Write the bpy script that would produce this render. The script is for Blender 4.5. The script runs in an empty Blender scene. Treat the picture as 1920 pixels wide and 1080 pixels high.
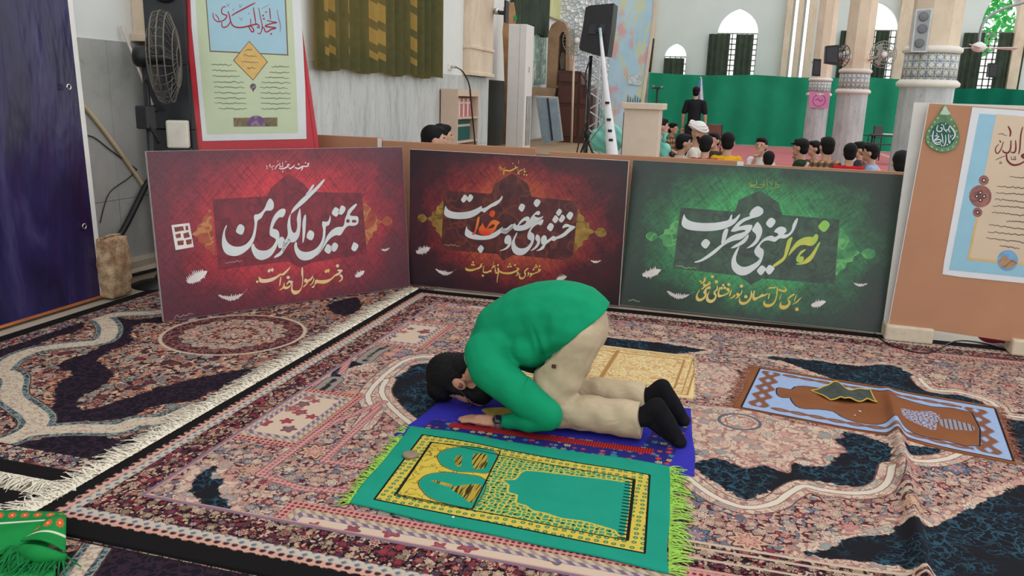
import bpy, bmesh, math, random
import numpy as np
from mathutils import Vector, Matrix
from mathutils.geometry import tessellate_polygon
random.seed(7); np.random.seed(7)
scene = bpy.context.scene
COL = scene.collection

# ------------------------------------------------------------------ camera
# world: X along the back row of panels (right), Y away from the camera, Z up, metres
FOC = 1500.0; CAMH = 1.45; YAW = math.radians(15)
_vp = np.array([-203., 6240., FOC]); _d = _vp/np.linalg.norm(_vp)
_up = -_d; _fw = np.array([0, 0, 1.])-_up*_up[2]; _fw /= np.linalg.norm(_fw); _rt = np.cross(_d, _fw)
_c, _s = math.cos(YAW), math.sin(YAW)
RC = np.array([_c*_rt-_s*_fw, _s*_rt+_c*_fw, _up])
CAM = np.array([0, 0, CAMH])
def ray(p):
    return RC@np.array([p[0]-960, p[1]-540, FOC])
def atz(p, z=0.):
    r = ray(p); return CAM+r*(z-CAMH)/r[2]
def atx(p, X):
    r = ray(p); return CAM+r*(X/r[0])
def aty(p, Y):
    r = ray(p); return CAM+r*(Y/r[1])
def atd(p, D):
    return CAM+ray(p)*(D/FOC)
cam = bpy.data.cameras.new('camera'); camo = bpy.data.objects.new('camera', cam); COL.objects.link(camo)
M3 = np.array([RC@np.array([1, 0, 0]), RC@np.array([0, -1, 0]), RC@np.array([0, 0, -1])]).T
mw = Matrix.Identity(4)
for i in range(3):
    for j in range(3): mw[i][j] = M3[i, j]
mw.translation = Vector(CAM)
camo.matrix_world = mw
cam.sensor_width = 36; cam.lens = FOC/1920*36; cam.clip_end = 200
scene.camera = camo

# ------------------------------------------------------------------ light
world = bpy.data.worlds.new('sky'); scene.world = world; world.use_nodes = True
wn = world.node_tree.nodes; bg = wn['Background']
bg.inputs[0].default_value = (0.97, 0.985, 1.0, 1); bg.inputs[1].default_value = 1.4
sun = bpy.data.lights.new('sun', 'SUN'); sun.energy = 5.0; sun.angle = math.radians(0.6); sun.color = (1, .93, .8)
suno = bpy.data.objects.new('sun', sun); COL.objects.link(suno)
suno.rotation_euler = Vector((math.cos(math.radians(33))*math.cos(math.radians(-12)), math.cos(math.radians(33))*math.sin(math.radians(-12)), -math.sin(math.radians(33)))).to_track_quat('-Z', 'Y').to_euler()
suno.location = (-12, 9, 9)
vs = scene.view_settings; vs.view_transform = 'Standard'; vs.look = 'None'; vs.gamma = 1; vs.exposure = 0.0
vs.use_curve_mapping = False

# ------------------------------------------------------------------ node helpers
def C(r, g, b, k=1.0):
    f = lambda v: (v/255/12.92 if v/255 <= .04045 else ((v/255+.055)/1.055)**2.4)*k
    return (f(r), f(g), f(b), 1)
class NT:
    def __init__(s, name, rough=.8, spec=.3):
        s.m = bpy.data.materials.new(name); s.m.use_nodes = True; s.t = s.m.node_tree
        s.b = s.t.nodes['Principled BSDF']; s.b.inputs['Roughness'].default_value = rough
        s.b.inputs['Specular IOR Level'].default_value = spec
    def n(s, typ, **props):
        o = s.t.nodes.new('ShaderNode'+typ)
        for k, v in props.items(): setattr(o, k, v)
        return o
    def put(s, sock, v):
        if isinstance(v, bpy.types.NodeSocket): s.t.links.new(v, sock)
        elif v is not None: sock.default_value = v
    def math(s, op, a, b=None, c=None, clamp=False):
        o = s.n('Math', operation=op, use_clamp=clamp)
        s.put(o.inputs[0], a); s.put(o.inputs[1], b)
        if c is not None: s.put(o.inputs[2], c)
        return o.outputs[0]
    def mix(s, f, a, b, blend='MIX'):
        o = s.n('Mix', data_type='RGBA', blend_type=blend)
        s.put(o.inputs[0], f); s.put(o.inputs[6], a); s.put(o.inputs[7], b); return o.outputs[2]
    def attr(s, name):
        return s.n('Attribute', attribute_name=name).outputs['Fac']
    def attrc(s, name):
        return s.n('Attribute', attribute_name=name).outputs['Color']
    def obj(s): return s.n('TexCoord').outputs['Object']
    def gen(s): return s.n('TexCoord').outputs['Generated']
    def xyz(s, v):
        o = s.n('SeparateXYZ'); s.put(o.inputs[0], v); return o.outputs
    def comb(s, x, y, z):
        o = s.n('CombineXYZ'); s.put(o.inputs[0], x); s.put(o.inputs[1], y); s.put(o.inputs[2], z); return o.outputs[0]
    def mapv(s, v, scale=(1, 1, 1), loc=(0, 0, 0), rot=(0, 0, 0)):
        o = s.n('Mapping'); s.put(o.inputs[0], v); o.inputs[1].default_value = loc; o.inputs[2].default_value = rot; o.inputs[3].default_value = scale
        return o.outputs[0]
    def noise(s, v, scale, detail=3, rough=.55, dist=0., col=False):
        o = s.n('TexNoise'); s.put(o.inputs['Vector'], v); o.inputs['Scale'].default_value = scale
        o.inputs['Detail'].default_value = detail; o.inputs['Roughness'].default_value = rough; o.inputs['Distortion'].default_value = dist
        return o.outputs[1 if col else 0]
    def vor(s, v, scale, feature='F1', rand=1., out='Distance', dim='2D'):
        o = s.n('TexVoronoi', feature=feature, voronoi_dimensions=dim); s.put(o.inputs['Vector'], v)
        o.inputs['Scale'].default_value = scale; o.inputs['Randomness'].default_value = rand
        return o.outputs[out]
    def ramp(s, f, stops, interp='LINEAR'):
        o = s.n('ValToRGB'); r = o.color_ramp; r.interpolation = interp
        while len(r.elements) < len(stops): r.elements.new(.5)
        for e, (p, c) in zip(r.elements, stops): e.position = p; e.color = c
        s.put(o.inputs[0], f); return o.outputs[0]
    def step(s, d, edge, soft=.002):     # 1 where d < edge
        o = s.n('MapRange'); o.clamp = True
        s.put(o.inputs[0], d); o.inputs[1].default_value = edge-soft; o.inputs[2].default_value = edge+soft
        o.inputs[3].default_value = 1; o.inputs[4].default_value = 0; return o.outputs[0]
    def band(s, d, a, b, soft=.0015):
        return s.math('SUBTRACT', s.step(d, b, soft), s.step(d, a, soft), clamp=True)
    def vadd(s, a, b):
        o = s.n('VectorMath', operation='ADD'); s.put(o.inputs[0], a); s.put(o.inputs[1], b); return o.outputs[0]
    def vscale(s, a, k):
        o = s.n('VectorMath', operation='SCALE'); s.put(o.inputs[0], a); o.inputs['Scale'].default_value = k; return o.outputs[0]
    def warp(s, v, scale, amt, detail=2):
        c = s.noise(v, scale, detail, col=True)
        o = s.n('VectorMath', operation='SUBTRACT'); s.put(o.inputs[0], c); o.inputs[1].default_value = (.5, .5, .5)
        return s.vadd(v, s.vscale(o.outputs[0], amt))
    def bump(s, h, strength=.3, dist=.01):
        o = s.n('Bump'); s.put(o.inputs['Height'], h); o.inputs['Strength'].default_value = strength; o.inputs['Distance'].default_value = dist
        s.t.links.new(o.outputs[0], s.b.inputs['Normal'])
    def color(s, c): s.put(s.b.inputs['Base Color'], c); return s.m
    def rough(s, v): s.put(s.b.inputs['Roughness'], v)
_mc = {}
def plain(name, rgb, rough=.7, spec=.3, var=.12, scale=8., metal=0., bump=0.):
    """solid colour with a little cloudy wear"""
    if name in _mc: return _mc[name]
    t = NT(name, rough, spec); c = C(*rgb)
    v = t.obj(); nz = t.noise(v, scale, 4)
    lo = tuple(x*(1-var) for x in c[:3])+(1,); hi = tuple(min(1, x*(1+var)) for x in c[:3])+(1,)
    t.color(t.ramp(nz, [(.3, lo), (.7, hi)])); t.b.inputs['Metallic'].default_value = metal
    if bump: t.bump(t.noise(v, scale*8, 3), bump, .004)
    _mc[name] = t.m; return t.m

# ------------------------------------------------------------------ object helpers
def tag(o, label=None, cat=None, group=None, kind=None):
    if label: o['label'] = label
    if cat: o['category'] = cat
    if group: o['group'] = group
    if kind: o['kind'] = kind
    return o
def thing(name, label, cat, loc=(0, 0, 0), rz=0., group=None):
    o = bpy.data.objects.new(name, None); COL.objects.link(o); o.empty_display_size = .1
    o.location = loc; o.rotation_euler = (0, 0, rz); return tag(o, label, cat, group)
def link(name, me, mat, parent=None, smooth=False):
    o = bpy.data.objects.new(name, me); COL.objects.link(o)
    if mat is not None and not me.materials: me.materials.append(mat)
    if smooth: me.polygons.foreach_set('use_smooth', [True]*len(me.polygons))
    if parent is not None: o.parent = parent
    return o
def pydata(name, vs_, fs, mat, parent=None, smooth=False):
    me = bpy.data.meshes.new(name); me.from_pydata([tuple(map(float, v)) for v in vs_], [], fs); me.update()
    return link(name, me, mat, parent, smooth)
class MB:
    """collects shapes into one mesh"""
    def __init__(s): s.v = []; s.f = []
    def add(s, v, f):
        k = len(s.v); s.v += [tuple(map(float, x)) for x in v]; s.f += [tuple(i+k for i in q) for q in f]; return s
    def box(s, x0, x1, y0, y1, z0, z1, M=None):
        v = [(x, y, z) for z in (z0, z1) for y in (y0, y1) for x in (x0, x1)]
        if M is not None: v = [tuple(M@Vector(p)) for p in v]
        return s.add(v, [(0, 2, 3, 1), (4, 5, 7, 6), (0, 1, 5, 4), (2, 6, 7, 3), (0, 4, 6, 2), (1, 3, 7, 5)])
    def cbox(s, c, d, M=None):
        return s.box(c[0]-d[0]/2, c[0]+d[0]/2, c[1]-d[1]/2, c[1]+d[1]/2, c[2]-d[2]/2, c[2]+d[2]/2, M)
    def lathe(s, prof, n=20, c=(0, 0, 0), M=None, a0=0., sx=1., sy=1.):
        v = []; f = []
        for (r, z) in prof:
            for i in range(n):
                a = a0+2*math.pi*i/n; v.append((c[0]+r*sx*math.cos(a), c[1]+r*sy*math.sin(a), c[2]+z))
        for j in range(len(prof)-1):
            for i in range(n):
                f.append((j*n+i, j*n+(i+1) % n, (j+1)*n+(i+1) % n, (j+1)*n+i))
        f.append(tuple(range(n))[::-1]); f.append(tuple((len(prof)-1)*n+i for i in range(n)))
        if M is not None: v = [tuple(M@Vector(p)) for p in v]
        return s.add(v, f)
    def tube(s, pts, r, n=8, closed=False):
        pts = [Vector(p) for p in pts]; v = []; f = []; m = len(pts)
        rr = r if hasattr(r, '__len__') else [r]*m
        prev = None
        for i, p in enumerate(pts):
            t = (pts[(i+1) % m] if (i < m-1 or closed) else p)-(pts[i-1] if (i > 0 or closed) else p)
            t.normalize()
            a = Vector((0, 0, 1)) if prev is None else prev
            if abs(t.dot(a)) > .98: a = Vector((1, 0, 0)) if abs(t.x) < .9 else Vector((0, 1, 0))
            x = (a-t*t.dot(a)).normalized(); y = t.cross(x); prev = x
            for k in range(n):
                q = 2*math.pi*k/n; v.append(p+x*math.cos(q)*rr[i]+y*math.sin(q)*rr[i])
        for i in range(m-1 if not closed else m):
            for k in range(n):
                f.append((i*n+k, i*n+(k+1) % n, ((i+1) % m)*n+(k+1) % n, ((i+1) % m)*n+k))
        if not closed: f.append(tuple(range(n))[::-1]); f.append(tuple((m-1)*n+k for k in range(n)))
        return s.add(v, f)
    def prism(s, poly, axis, a, b, M=None):
        """extrude a polygon of 2-D points; axis 'x','y','z' names the extrude axis"""
        def P(p, h): return {'x': (h, p[0], p[1]), 'y': (p[0], h, p[1]), 'z': (p[0], p[1], h)}[axis]
        n = len(poly); v = [P(p, a) for p in poly]+[P(p, b) for p in poly]
        if M is not None: v = [tuple(M@Vector(p)) for p in v]
        tri = tessellate_polygon([[Vector((p[0], p[1], 0)) for p in poly]])
        f = [tuple(t) for t in tri]+[tuple(i+n for i in t[::-1]) for t in tri]
        f += [(i, (i+1) % n, (i+1) % n+n, i+n) for i in range(n)]
        return s.add(v, f)
    def build(s, name, mat, parent=None, smooth=False, bevel=0.):
        o = pydata(name, s.v, s.f, mat, parent, smooth)
        if bevel:
            md = o.modifiers.new('bevel', 'BEVEL'); md.width = bevel; md.segments = 2; md.limit_method = 'ANGLE'
        me = o.data
        bm = bmesh.new(); bm.from_mesh(me); bmesh.ops.recalc_face_normals(bm, faces=bm.faces); bm.to_mesh(me); bm.free()
        return o
def box(name, x0, x1, y0, y1, z0, z1, mat, parent=None, bevel=0.):
    return MB().box(x0, x1, y0, y1, z0, z1).build(name, mat, parent, bevel=bevel)
def frame_at(A, e, up):
    """matrix with local X=e, Z=up, Y=back (away from the viewer)"""
    e = Vector(e).normalized(); up = Vector(up).normalized(); y = up.cross(e)
    m = Matrix.Identity(4)
    for i in range(3): m[i][0] = e[i]; m[i][1] = y[i]; m[i][2] = up[i]; m[i][3] = A[i]
    return m
def crom(pts, k=4, closed=True):
    p = np.array(pts, float); n = len(p); out = []
    for i in range(n if closed else n-1):
        if closed: a, b, c, d = p[i-1], p[i], p[(i+1) % n], p[(i+2) % n]
        else: a, b, c, d = p[max(i-1, 0)], p[i], p[i+1], p[min(i+2, n-1)]
        for j in range(k):
            t = j/k
            out.append(.5*((2*b)+(-a+c)*t+(2*a-5*b+4*c-d)*t*t+(-a+3*b-3*c+d)*t**3))
    if not closed: out.append(p[-1])
    return np.array(out)
# ------------------------------------------------------------------ surface materials
def marble(name, base, vein, dark, stretch=(1, 3.2, .55), scale=3.0, amt=.5, rough=.35):
    t = NT(name, rough, .4); v = t.mapv(t.obj(), scale=stretch)
    w = t.warp(v, 1.6, .5, 4)
    n1 = t.noise(w, scale, 6, .65); n2 = t.noise(w, scale*4.5, 5, .7)
    c = t.ramp(n1, [(.3, C(*vein)), (.5, C(*base)), (.72, tuple(min(1, x*1.12) for x in C(*base)[:3])+(1,))])
    c = t.mix(t.math('MULTIPLY', t.ramp(n2, [(.59, (0, 0, 0, 1)), (.68, (1, 1, 1, 1))]), amt), c, C(*dark))
    t.color(c); return t.m
M_marble = marble('grey_marble', (196, 198, 196), (168, 171, 172), (92, 96, 100), stretch=(1, 2.6, .42), scale=3.6, amt=.7)
M_marble_near = marble('mottled_marble', (172, 172, 167), (152, 153, 150), (126, 127, 126), stretch=(1, 1, 1), scale=2.2, amt=.35)
M_marble_dark = marble('dark_green_marble', (50, 58, 54), (36, 42, 40), (24, 26, 26), amt=.5)
M_col = marble('column_marble', (178, 180, 180), (150, 153, 156), (110, 112, 118), stretch=(1, 1, .35), scale=4, amt=.45)
M_stone = marble('beige_stone', (214, 196, 172), (200, 178, 152), (186, 158, 134), stretch=(1, 1, .5), scale=3, amt=.4, rough=.6)
M_plaster = plain('white_plaster', (222, 224, 219), .85, .2, .03, 2)
M_plaster_far = plain('pale_plaster', (212, 220, 214), .85, .2, .03, 1.2)
M_floor = marble('floor_stone', (176, 166, 150), (158, 148, 132), (130, 120, 108), stretch=(1, 1, 1), scale=2, amt=.3)
M_white = plain('white_paint', (226, 224, 218), .5, .4, .04)
M_black = plain('black_plastic', (26, 26, 28), .45, .4, .2)
M_darkgrey = plain('dark_grey_plastic', (46, 47, 50), .5, .4, .15)
M_metal = plain('grey_metal', (150, 152, 156), .35, .5, .1, metal=.7)
M_chrome = plain('chrome', (200, 202, 206), .18, .5, .05, metal=1.)

# ------------------------------------------------------------------ floor and walls
fl = box('floor', -6, 16, -3, 34, -.12, 0, M_floor); tag(fl, kind='structure')
WX = -4.35
def wall_piece(mb, y0, y1, z0, z1, x0=WX-.3, x1=WX): mb.box(x0, x1, y0, y1, z0, z1)
wl = MB(); WY0, WY1, WZ0, WZ1 = 7.9, 11.0, 1.9, 4.6
wall_piece(wl, -3, WY0, 0, 12); wall_piece(wl, WY1, 14.1, 0, 12); wall_piece(wl, WY0, WY1, 0, WZ0); wall_piece(wl, WY0, WY1, WZ1, 12)
wl.box(-5.1, -4.75, 14.1, 34, 0, 12); wl.box(-5.1, WX, 14.05, 14.1, 0, 12)
wall_left = tag(wl.build('wall_left', M_plaster), kind='structure')
ys = [1.0, 2.3, 3.6, 4.9, 6.2, 7.5, 8.8, 10.1, 11.4, 12.72, 14.08]
slab_me = None
for a, b in zip(ys[:-1], ys[1:]):
    o = MB().box(WX+.0, WX+.024, a+.0012, b-.0012, .617, 1.74).build('marble_slab', M_marble if a > 6 else M_marble_near, wall_left)
    o = MB().box(WX+.0, WX+.024, a+.003, b-.003, .06, .614).build('marble_slab', M_marble if a > 6 else M_marble_near, wall_left)
for a, b in ((14.12, 15.5), (15.51, 17.0), (17.01, 18.5)):
    MB().box(-4.75, -4.73, a, b, 0, 1.74).build('marble_slab', M_marble_dark, wall_left)
bl = MB().prism([(WX, 0), (WX+.16, 0), (WX+.16, .07), (WX+.10, .10), (WX+.10, .15), (WX, .17)], 'y', -2, 5.9)
# prism on axis y takes (x,z)
base_left = tag(bl.build('baseboard_left', plain('skirting_stone', (168, 158, 138), .55, .3, .1, 5)), kind='structure')
def pilaster(n, y0, y1, zb):
    m = MB().box(WX, WX+.13, y0, y1, zb, 8)
    m.box(WX, WX+.16, y0-.03, y1+.03, zb, zb+.06); m.box(WX, WX+.155, y0-.02, y1+.02, zb+.42, zb+.47)
    return tag(m.build('trim_%d' % n, M_stone, bevel=.008), kind='structure')
pilaster(1, 12.72, 13.95, 1.75); pilaster(2, 5.2, 5.6, 1.75)
# window behind the olive curtain: stone screen with narrow lights
wg = MB(); gaps = [(7.95, 8.2), (8.5, 8.62), (9.05, 9.5), (10.3, 10.5)]
e = WY0
for a, b in gaps: wg.box(WX-.28, WX-.22, e, a, WZ0, WZ1); e = b
wg.box(WX-.28, WX-.22, e, WY1, WZ0, WZ1)
for zz in (2.16, 2.42, 2.72, 3.1, 3.5, 3.9): wg.box(WX-.27, WX-.23, WY0, WY1, zz, zz+.07)
tag(wg.build('window_1', M_white), kind='structure')

def fabric(name, rgb, transl=.25, rough=.9, var=.15, scale=14., fine=300, tcol=None):
    t = NT(name, rough, .1); v = t.obj(); c = C(*rgb)
    lo = tuple(x*(1-var) for x in c[:3])+(1,); hi = tuple(min(1, x*(1+var)) for x in c[:3])+(1,)
    col = t.ramp(t.noise(v, scale, 4), [(.3, lo), (.7, hi)]); t.color(col)
    t.bump(t.noise(v, fine, 2), .25, .002)
    if transl:
        tr = t.n('BsdfTranslucent'); t.put(tr.inputs[0], C(*tcol) if tcol else col)
        mx = t.n('MixShader'); mx.inputs[0].default_value = transl
        out = t.t.nodes['Material Output']
        t.t.links.new(t.b.outputs[0], mx.inputs[1]); t.t.links.new(tr.outputs[0], mx.inputs[2]); t.t.links.new(mx.outputs[0], out.inputs[0])
    return t.m
def curtain(name, P0, P1, z0, z1, folds, depth, mat, nz=6, parent=None, hem=.02, seed=0, top_sag=0.):
    """pleated cloth hanging between two ground points"""
    rnd = random.Random(seed); P0 = Vector((P0[0], P0[1], 0)); P1 = Vector((P1[0], P1[1], 0))
    d = P1-P0; L = d.length; d.normalize(); nrm = Vector((-d.y, d.x, 0))
    nx = int(folds*10); ph = [rnd.uniform(-.8, .8) for _ in range(int(folds)+3)]; am = [rnd.uniform(.5, 1.2) for _ in range(int(folds)+3)]
    v = []; f = []
    for j in range(nz+1):
        tz = j/nz
        for i in range(nx+1):
            s = i/nx; k = s*folds; q = int(k)
            a = am[q]*(1-(k-q))+am[q+1]*(k-q)
            off = depth*a*math.sin(2*math.pi*k+ph[q]*.6*(1-tz))*(1-.35*tz)
            zz = z0+(z1-z0)*tz
            if j == 0: zz += hem*math.sin(k*1.7+seed)
            if j == nz and top_sag: zz -= top_sag*abs(math.sin(s*math.pi*folds/4))
            p = P0+d*(L*s)+nrm*off; v.append((p.x, p.y, zz))
    for j in range(nz):
        for i in range(nx):
            a = j*(nx+1)+i; f.append((a, a+1, a+nx+2, a+nx+1))
    return pydata(name, v, f, mat, parent, True)
cu = curtain('olive_curtain', (-4.24, 7.72), (-4.24, 11.42), 1.66, 4.8, 15, .05, fabric('olive_cloth', (92, 98, 66), .4, tcol=(150, 112, 52)), seed=3)
tag(cu, 'olive green pleated curtain hanging on the left wall above the marble', 'curtain')

# far wall with pointed windows, standing behind the green hanging
BV = 33.0
def bw(px, py): p = aty((px, py), BV); return (float(p[0]), float(p[2]))
def arch(x0, x1, zb, zs, zt, n=7):
    xm = (x0+x1)/2; hw = (x1-x0)/2; c = .42*hw; R = hw+c; th = math.acos(c/R); top = R*math.sin(th); pts = [(x0, zb), (x1, zb)]
    half = [(-c+R*math.cos(th*i/n), (zt-zs)*R*math.sin(th*i/n)/top) for i in range(n+1)]
    pts += [(xm+a, zs+b) for a, b in half]; pts += [(xm-a, zs+b) for a, b in half[-2::-1]]; return pts
holes = []
def win_px(xl, xr, yb, ys_, yt):
    a = bw(xl, yb); b = bw(xr, yb); s_ = bw((xl+xr)/2, ys_); t_ = bw((xl+xr)/2, yt)
    return arch(a[0], b[0], .5, s_[1], t_[1])
W_A = win_px(1338, 1413, 147, 62, 15)
W_B = win_px(1243, 1284, 140, 106, 81)
W_C = win_px(1592, 1672, 140, 56, 3)
W_D = win_px(1822, 1893, 150, 60, -22)
W_E = win_px(1960, 2030, 150, 60, -22)
slots = []
for xl, xr in ((1477, 1488), (1497, 1508), (1521, 1530)):
    a = bw(xl, 147); b = bw(xr, 147); slots.append([(a[0], .5), (b[0], .5), (b[0], 7.5), (a[0], 7.5)])
holes = [W_A, W_B, W_C, W_D, W_E]+slots
outer = [(-5.1, 0), (16, 0), (16, 12), (-5.1, 12)]
loops = [outer]+holes
tri = tessellate_polygon([[Vector((x, z, 0)) for x, z in lp] for lp in loops])
flat = [p for lp in loops for p in lp]
v = [(x, BV, z) for x, z in flat]; f = [tuple(t) for t in tri]
k0 = len(outer)
for h in holes:
    n = len(h); b0 = len(v); v += [(x, BV+.35, z) for x, z in h]
    f += [(k0+i, k0+(i+1) % n, b0+(i+1) % n, b0+i) for i in range(n)]; k0 += n
tag(pydata('wall_back', v, f, M_plaster_far), kind='structure')
M_mull = plain('window_bar', (150, 150, 142), .6)
def window(n, W, cols, rows, zmax):
    x0 = min(p[0] for p in W); x1 = max(p[0] for p in W); m = MB()
    for i in range(cols+1):
        x = x0+(x1-x0)*i/cols; m.box(x-.02, x+.02, BV+.2, BV+.25, .5, zmax)
    for j in range(rows+1):
        z = .5+(zmax-.5)*j/rows; m.box(x0, x1, BV+.2, BV+.25, z-.02, z+.02)
    tag(m.build('window_%d' % n, M_mull), kind='structure')
window(2, W_A, 8, 18, bw(1370, 62)[1]); window(3, W_C, 8, 16, bw(1630, 56)[1]); window(4, W_D, 6, 16, bw(1860, 60)[1]); window(5, W_B, 4, 10, bw(1262, 106)[1])
M_dcurt = fabric('dark_green_cloth', (70, 80, 68), .12, var=.2, scale=4)
def back_curtain(xl, xr, ytop, lab, seed):
    a = bw(xl, ytop); b = bw(xr, ytop)
    o = curtain('window_curtain', (a[0], BV-.15), (b[0], BV-.15), .0, a[1], max(3, (b[0]-a[0])*5), .06, M_dcurt, seed=seed)
    tag(o, lab, 'curtain', None)
back_curtain(1330, 1370, 64, 'dark curtain at the left half of the tall far arched window', 1)
back_curtain(1381, 1414, 65, 'dark curtain at the right half of the tall far arched window', 2)
back_curtain(1246, 1284, 109, 'dark short curtain in the small arched far window', 3)
back_curtain(1642, 1668, 58, 'dark curtain in the far window right of the middle column', 4)
back_curtain(1576, 1594, 58, 'dark curtain seen left of the middle column shaft', 5)
back_curtain(1806, 1846, 62, 'dark curtain beside the ceiling fan at the far right', 6)
back_curtain(1872, 1925, 62, 'dark curtain at the far right edge of the hall', 7)
back_curtain(1196, 1207, 36, 'narrow dark curtain strip left of the small arched window', 8)
# pale wall piers between the bright slots
for i, (xl, xr) in enumerate(((1466, 1477), (1488, 1497), (1508, 1521), (1207, 1226), (1676, 1700), (1893, 1912))):
    a = bw(xl, 100); b = bw(xr, 100)
    tag(MB().box(a[0], b[0], BV-.3, BV-.002, 0, 9).build('trim_%d' % (3+i), M_stone), kind='structure')

# ------------------------------------------------------------------ rug pattern machinery
def poly_sdf(P, poly):
    """signed distance (negative inside) of points P (N,2) to a closed polygon"""
    poly = np.asarray(poly); d = np.full(len(P), 1e9); ins = np.zeros(len(P), bool); n = len(poly)
    for i in range(n):
        a = poly[i]; b = poly[(i+1) % n]; e = b-a; w = P-a
        t = np.clip((w@e)/max(e@e, 1e-12), 0, 1); q = w-t[:, None]*e
        d = np.minimum(d, np.einsum('ij,ij->i', q, q))
        cond = (a[1] > P[:, 1]) != (b[1] > P[:, 1])
        if abs(e[1]) > 1e-12: ins ^= cond & (P[:, 0] < e[0]*(P[:, 1]-a[1])/e[1]+a[0])
    d = np.sqrt(d); return np.where(ins, -d, d)
def line_dist(P, pts):
    d = np.full(len(P), 1e9)
    for a, b in zip(pts[:-1], pts[1:]):
        e = b-a; w = P-a; t = np.clip((w@e)/max(e@e, 1e-12), 0, 1); q = w-t[:, None]*e
        d = np.minimum(d, np.einsum('ij,ij->i', q, q))
    return np.sqrt(d)
def umin(*a):
    r = a[0]
    for b in a[1:]: r = np.minimum(r, b)
    return r
RIDGE = (np.array([.63, 1.88]), np.array([.84, 3.9]))
def ground(U, V):
    """height of the carpet surface, with the long fold running away from the camera"""
    P = np.stack([np.ravel(U), np.ravel(V)], 1); e = RIDGE[1]-RIDGE[0]; L2 = e@e
    w = P-RIDGE[0]; t = (w@e)/L2; tc = np.clip(t, 0, 1.25)
    q = w-tc[:, None]*e; d2 = np.einsum('ij,ij->i', q, q)
    amp = .046*np.clip(1.35-t*.5, .3, 1)*np.clip((1.28-t)*4, 0, 1)*np.clip(t*6+.6, 0, 1)
    z = amp*np.exp(-d2/(2*.019**2))+.012*np.exp(-d2/(2*.09**2))*np.clip((1.28-t)*4, 0, 1)
    z += .003*np.sin(P[:, 0]*3.1+P[:, 1]*1.7)*np.sin(P[:, 1]*2.3-P[:, 0])
    z = np.maximum(z, .0)
    return z.reshape(np.shape(U))
def cloth(name, quad, nx, ny, thick, zfun, attrs, mat, parent=None, wob=0., seed=0):
    """a flat textile: top grid with pattern attributes, skirt down to its underside"""
    q = np.array(quad, float); s = np.linspace(0, 1, nx+1)[None, :]; t = np.linspace(0, 1, ny+1)[:, None]
    P = q[0]*((1-s)*(1-t))[..., None]+q[1]*(s*(1-t))[..., None]+q[2]*(s*t)[..., None]+q[3]*((1-s)*t)[..., None]
    if wob:
        rs = np.random.RandomState(seed); a = rs.rand(8)*6
        ex = wob*(np.sin(s*7+a[0])+.5*np.sin(s*17+a[1])); ey = wob*(np.sin(t*7+a[2])+.5*np.sin(t*13+a[3]))
        P[..., 1] += ex*(1-2*np.abs(.5-t))*0+ex; P[..., 0] += ey
    U, V = P[..., 0], P[..., 1]; Z = zfun(U, V)
    N = (nx+1)*(ny+1); top = np.stack([U.ravel(), V.ravel(), (Z+thick).ravel()], 1)
    idx = np.arange(N).reshape(ny+1, nx+1)
    F = np.stack([idx[:-1, :-1], idx[:-1, 1:], idx[1:, 1:], idx[1:, :-1]], -1).reshape(-1, 4)
    ring = np.concatenate([idx[0, :-1], idx[:-1, -1], idx[-1, :0:-1], idx[:0:-1, 0]])
    low = top[ring].copy(); low[:, 2] -= thick
    k = np.arange(len(ring)); SK = np.stack([ring, N+k, N+np.roll(k, -1), np.roll(ring, -1)], -1)
    allv = np.concatenate([top, low]); allf = np.concatenate([F, SK])
    me = bpy.data.meshes.new(name); me.vertices.add(len(allv)); me.vertices.foreach_set('co', allv.ravel())
    me.loops.add(allf.size); me.loops.foreach_set('vertex_index', allf.ravel().astype(np.int32))
    me.polygons.add(len(allf)); me.polygons.foreach_set('loop_start', np.arange(0, allf.size, 4, dtype=np.int32))
    me.update(calc_edges=True); me.validate()
    Pf = np.concatenate([top, low])[:, :2]
    for an, fn in attrs.items():
        at = me.attributes.new(an, 'FLOAT', 'POINT'); at.data.foreach_set('value', np.asarray(fn(Pf), np.float32))
    return link(name, me, mat, parent, True)
ZR = .015
def reg(ox, oy, sc, pts, z=ZR):
    """points read off an enlarged crop -> floor coordinates"""
    return np.array([atz((ox+x/sc, oy+y/sc), z)[:2] for x, y in pts])
def sm(pts, k=3, closed=True): return crom(pts, k, closed)
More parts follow.
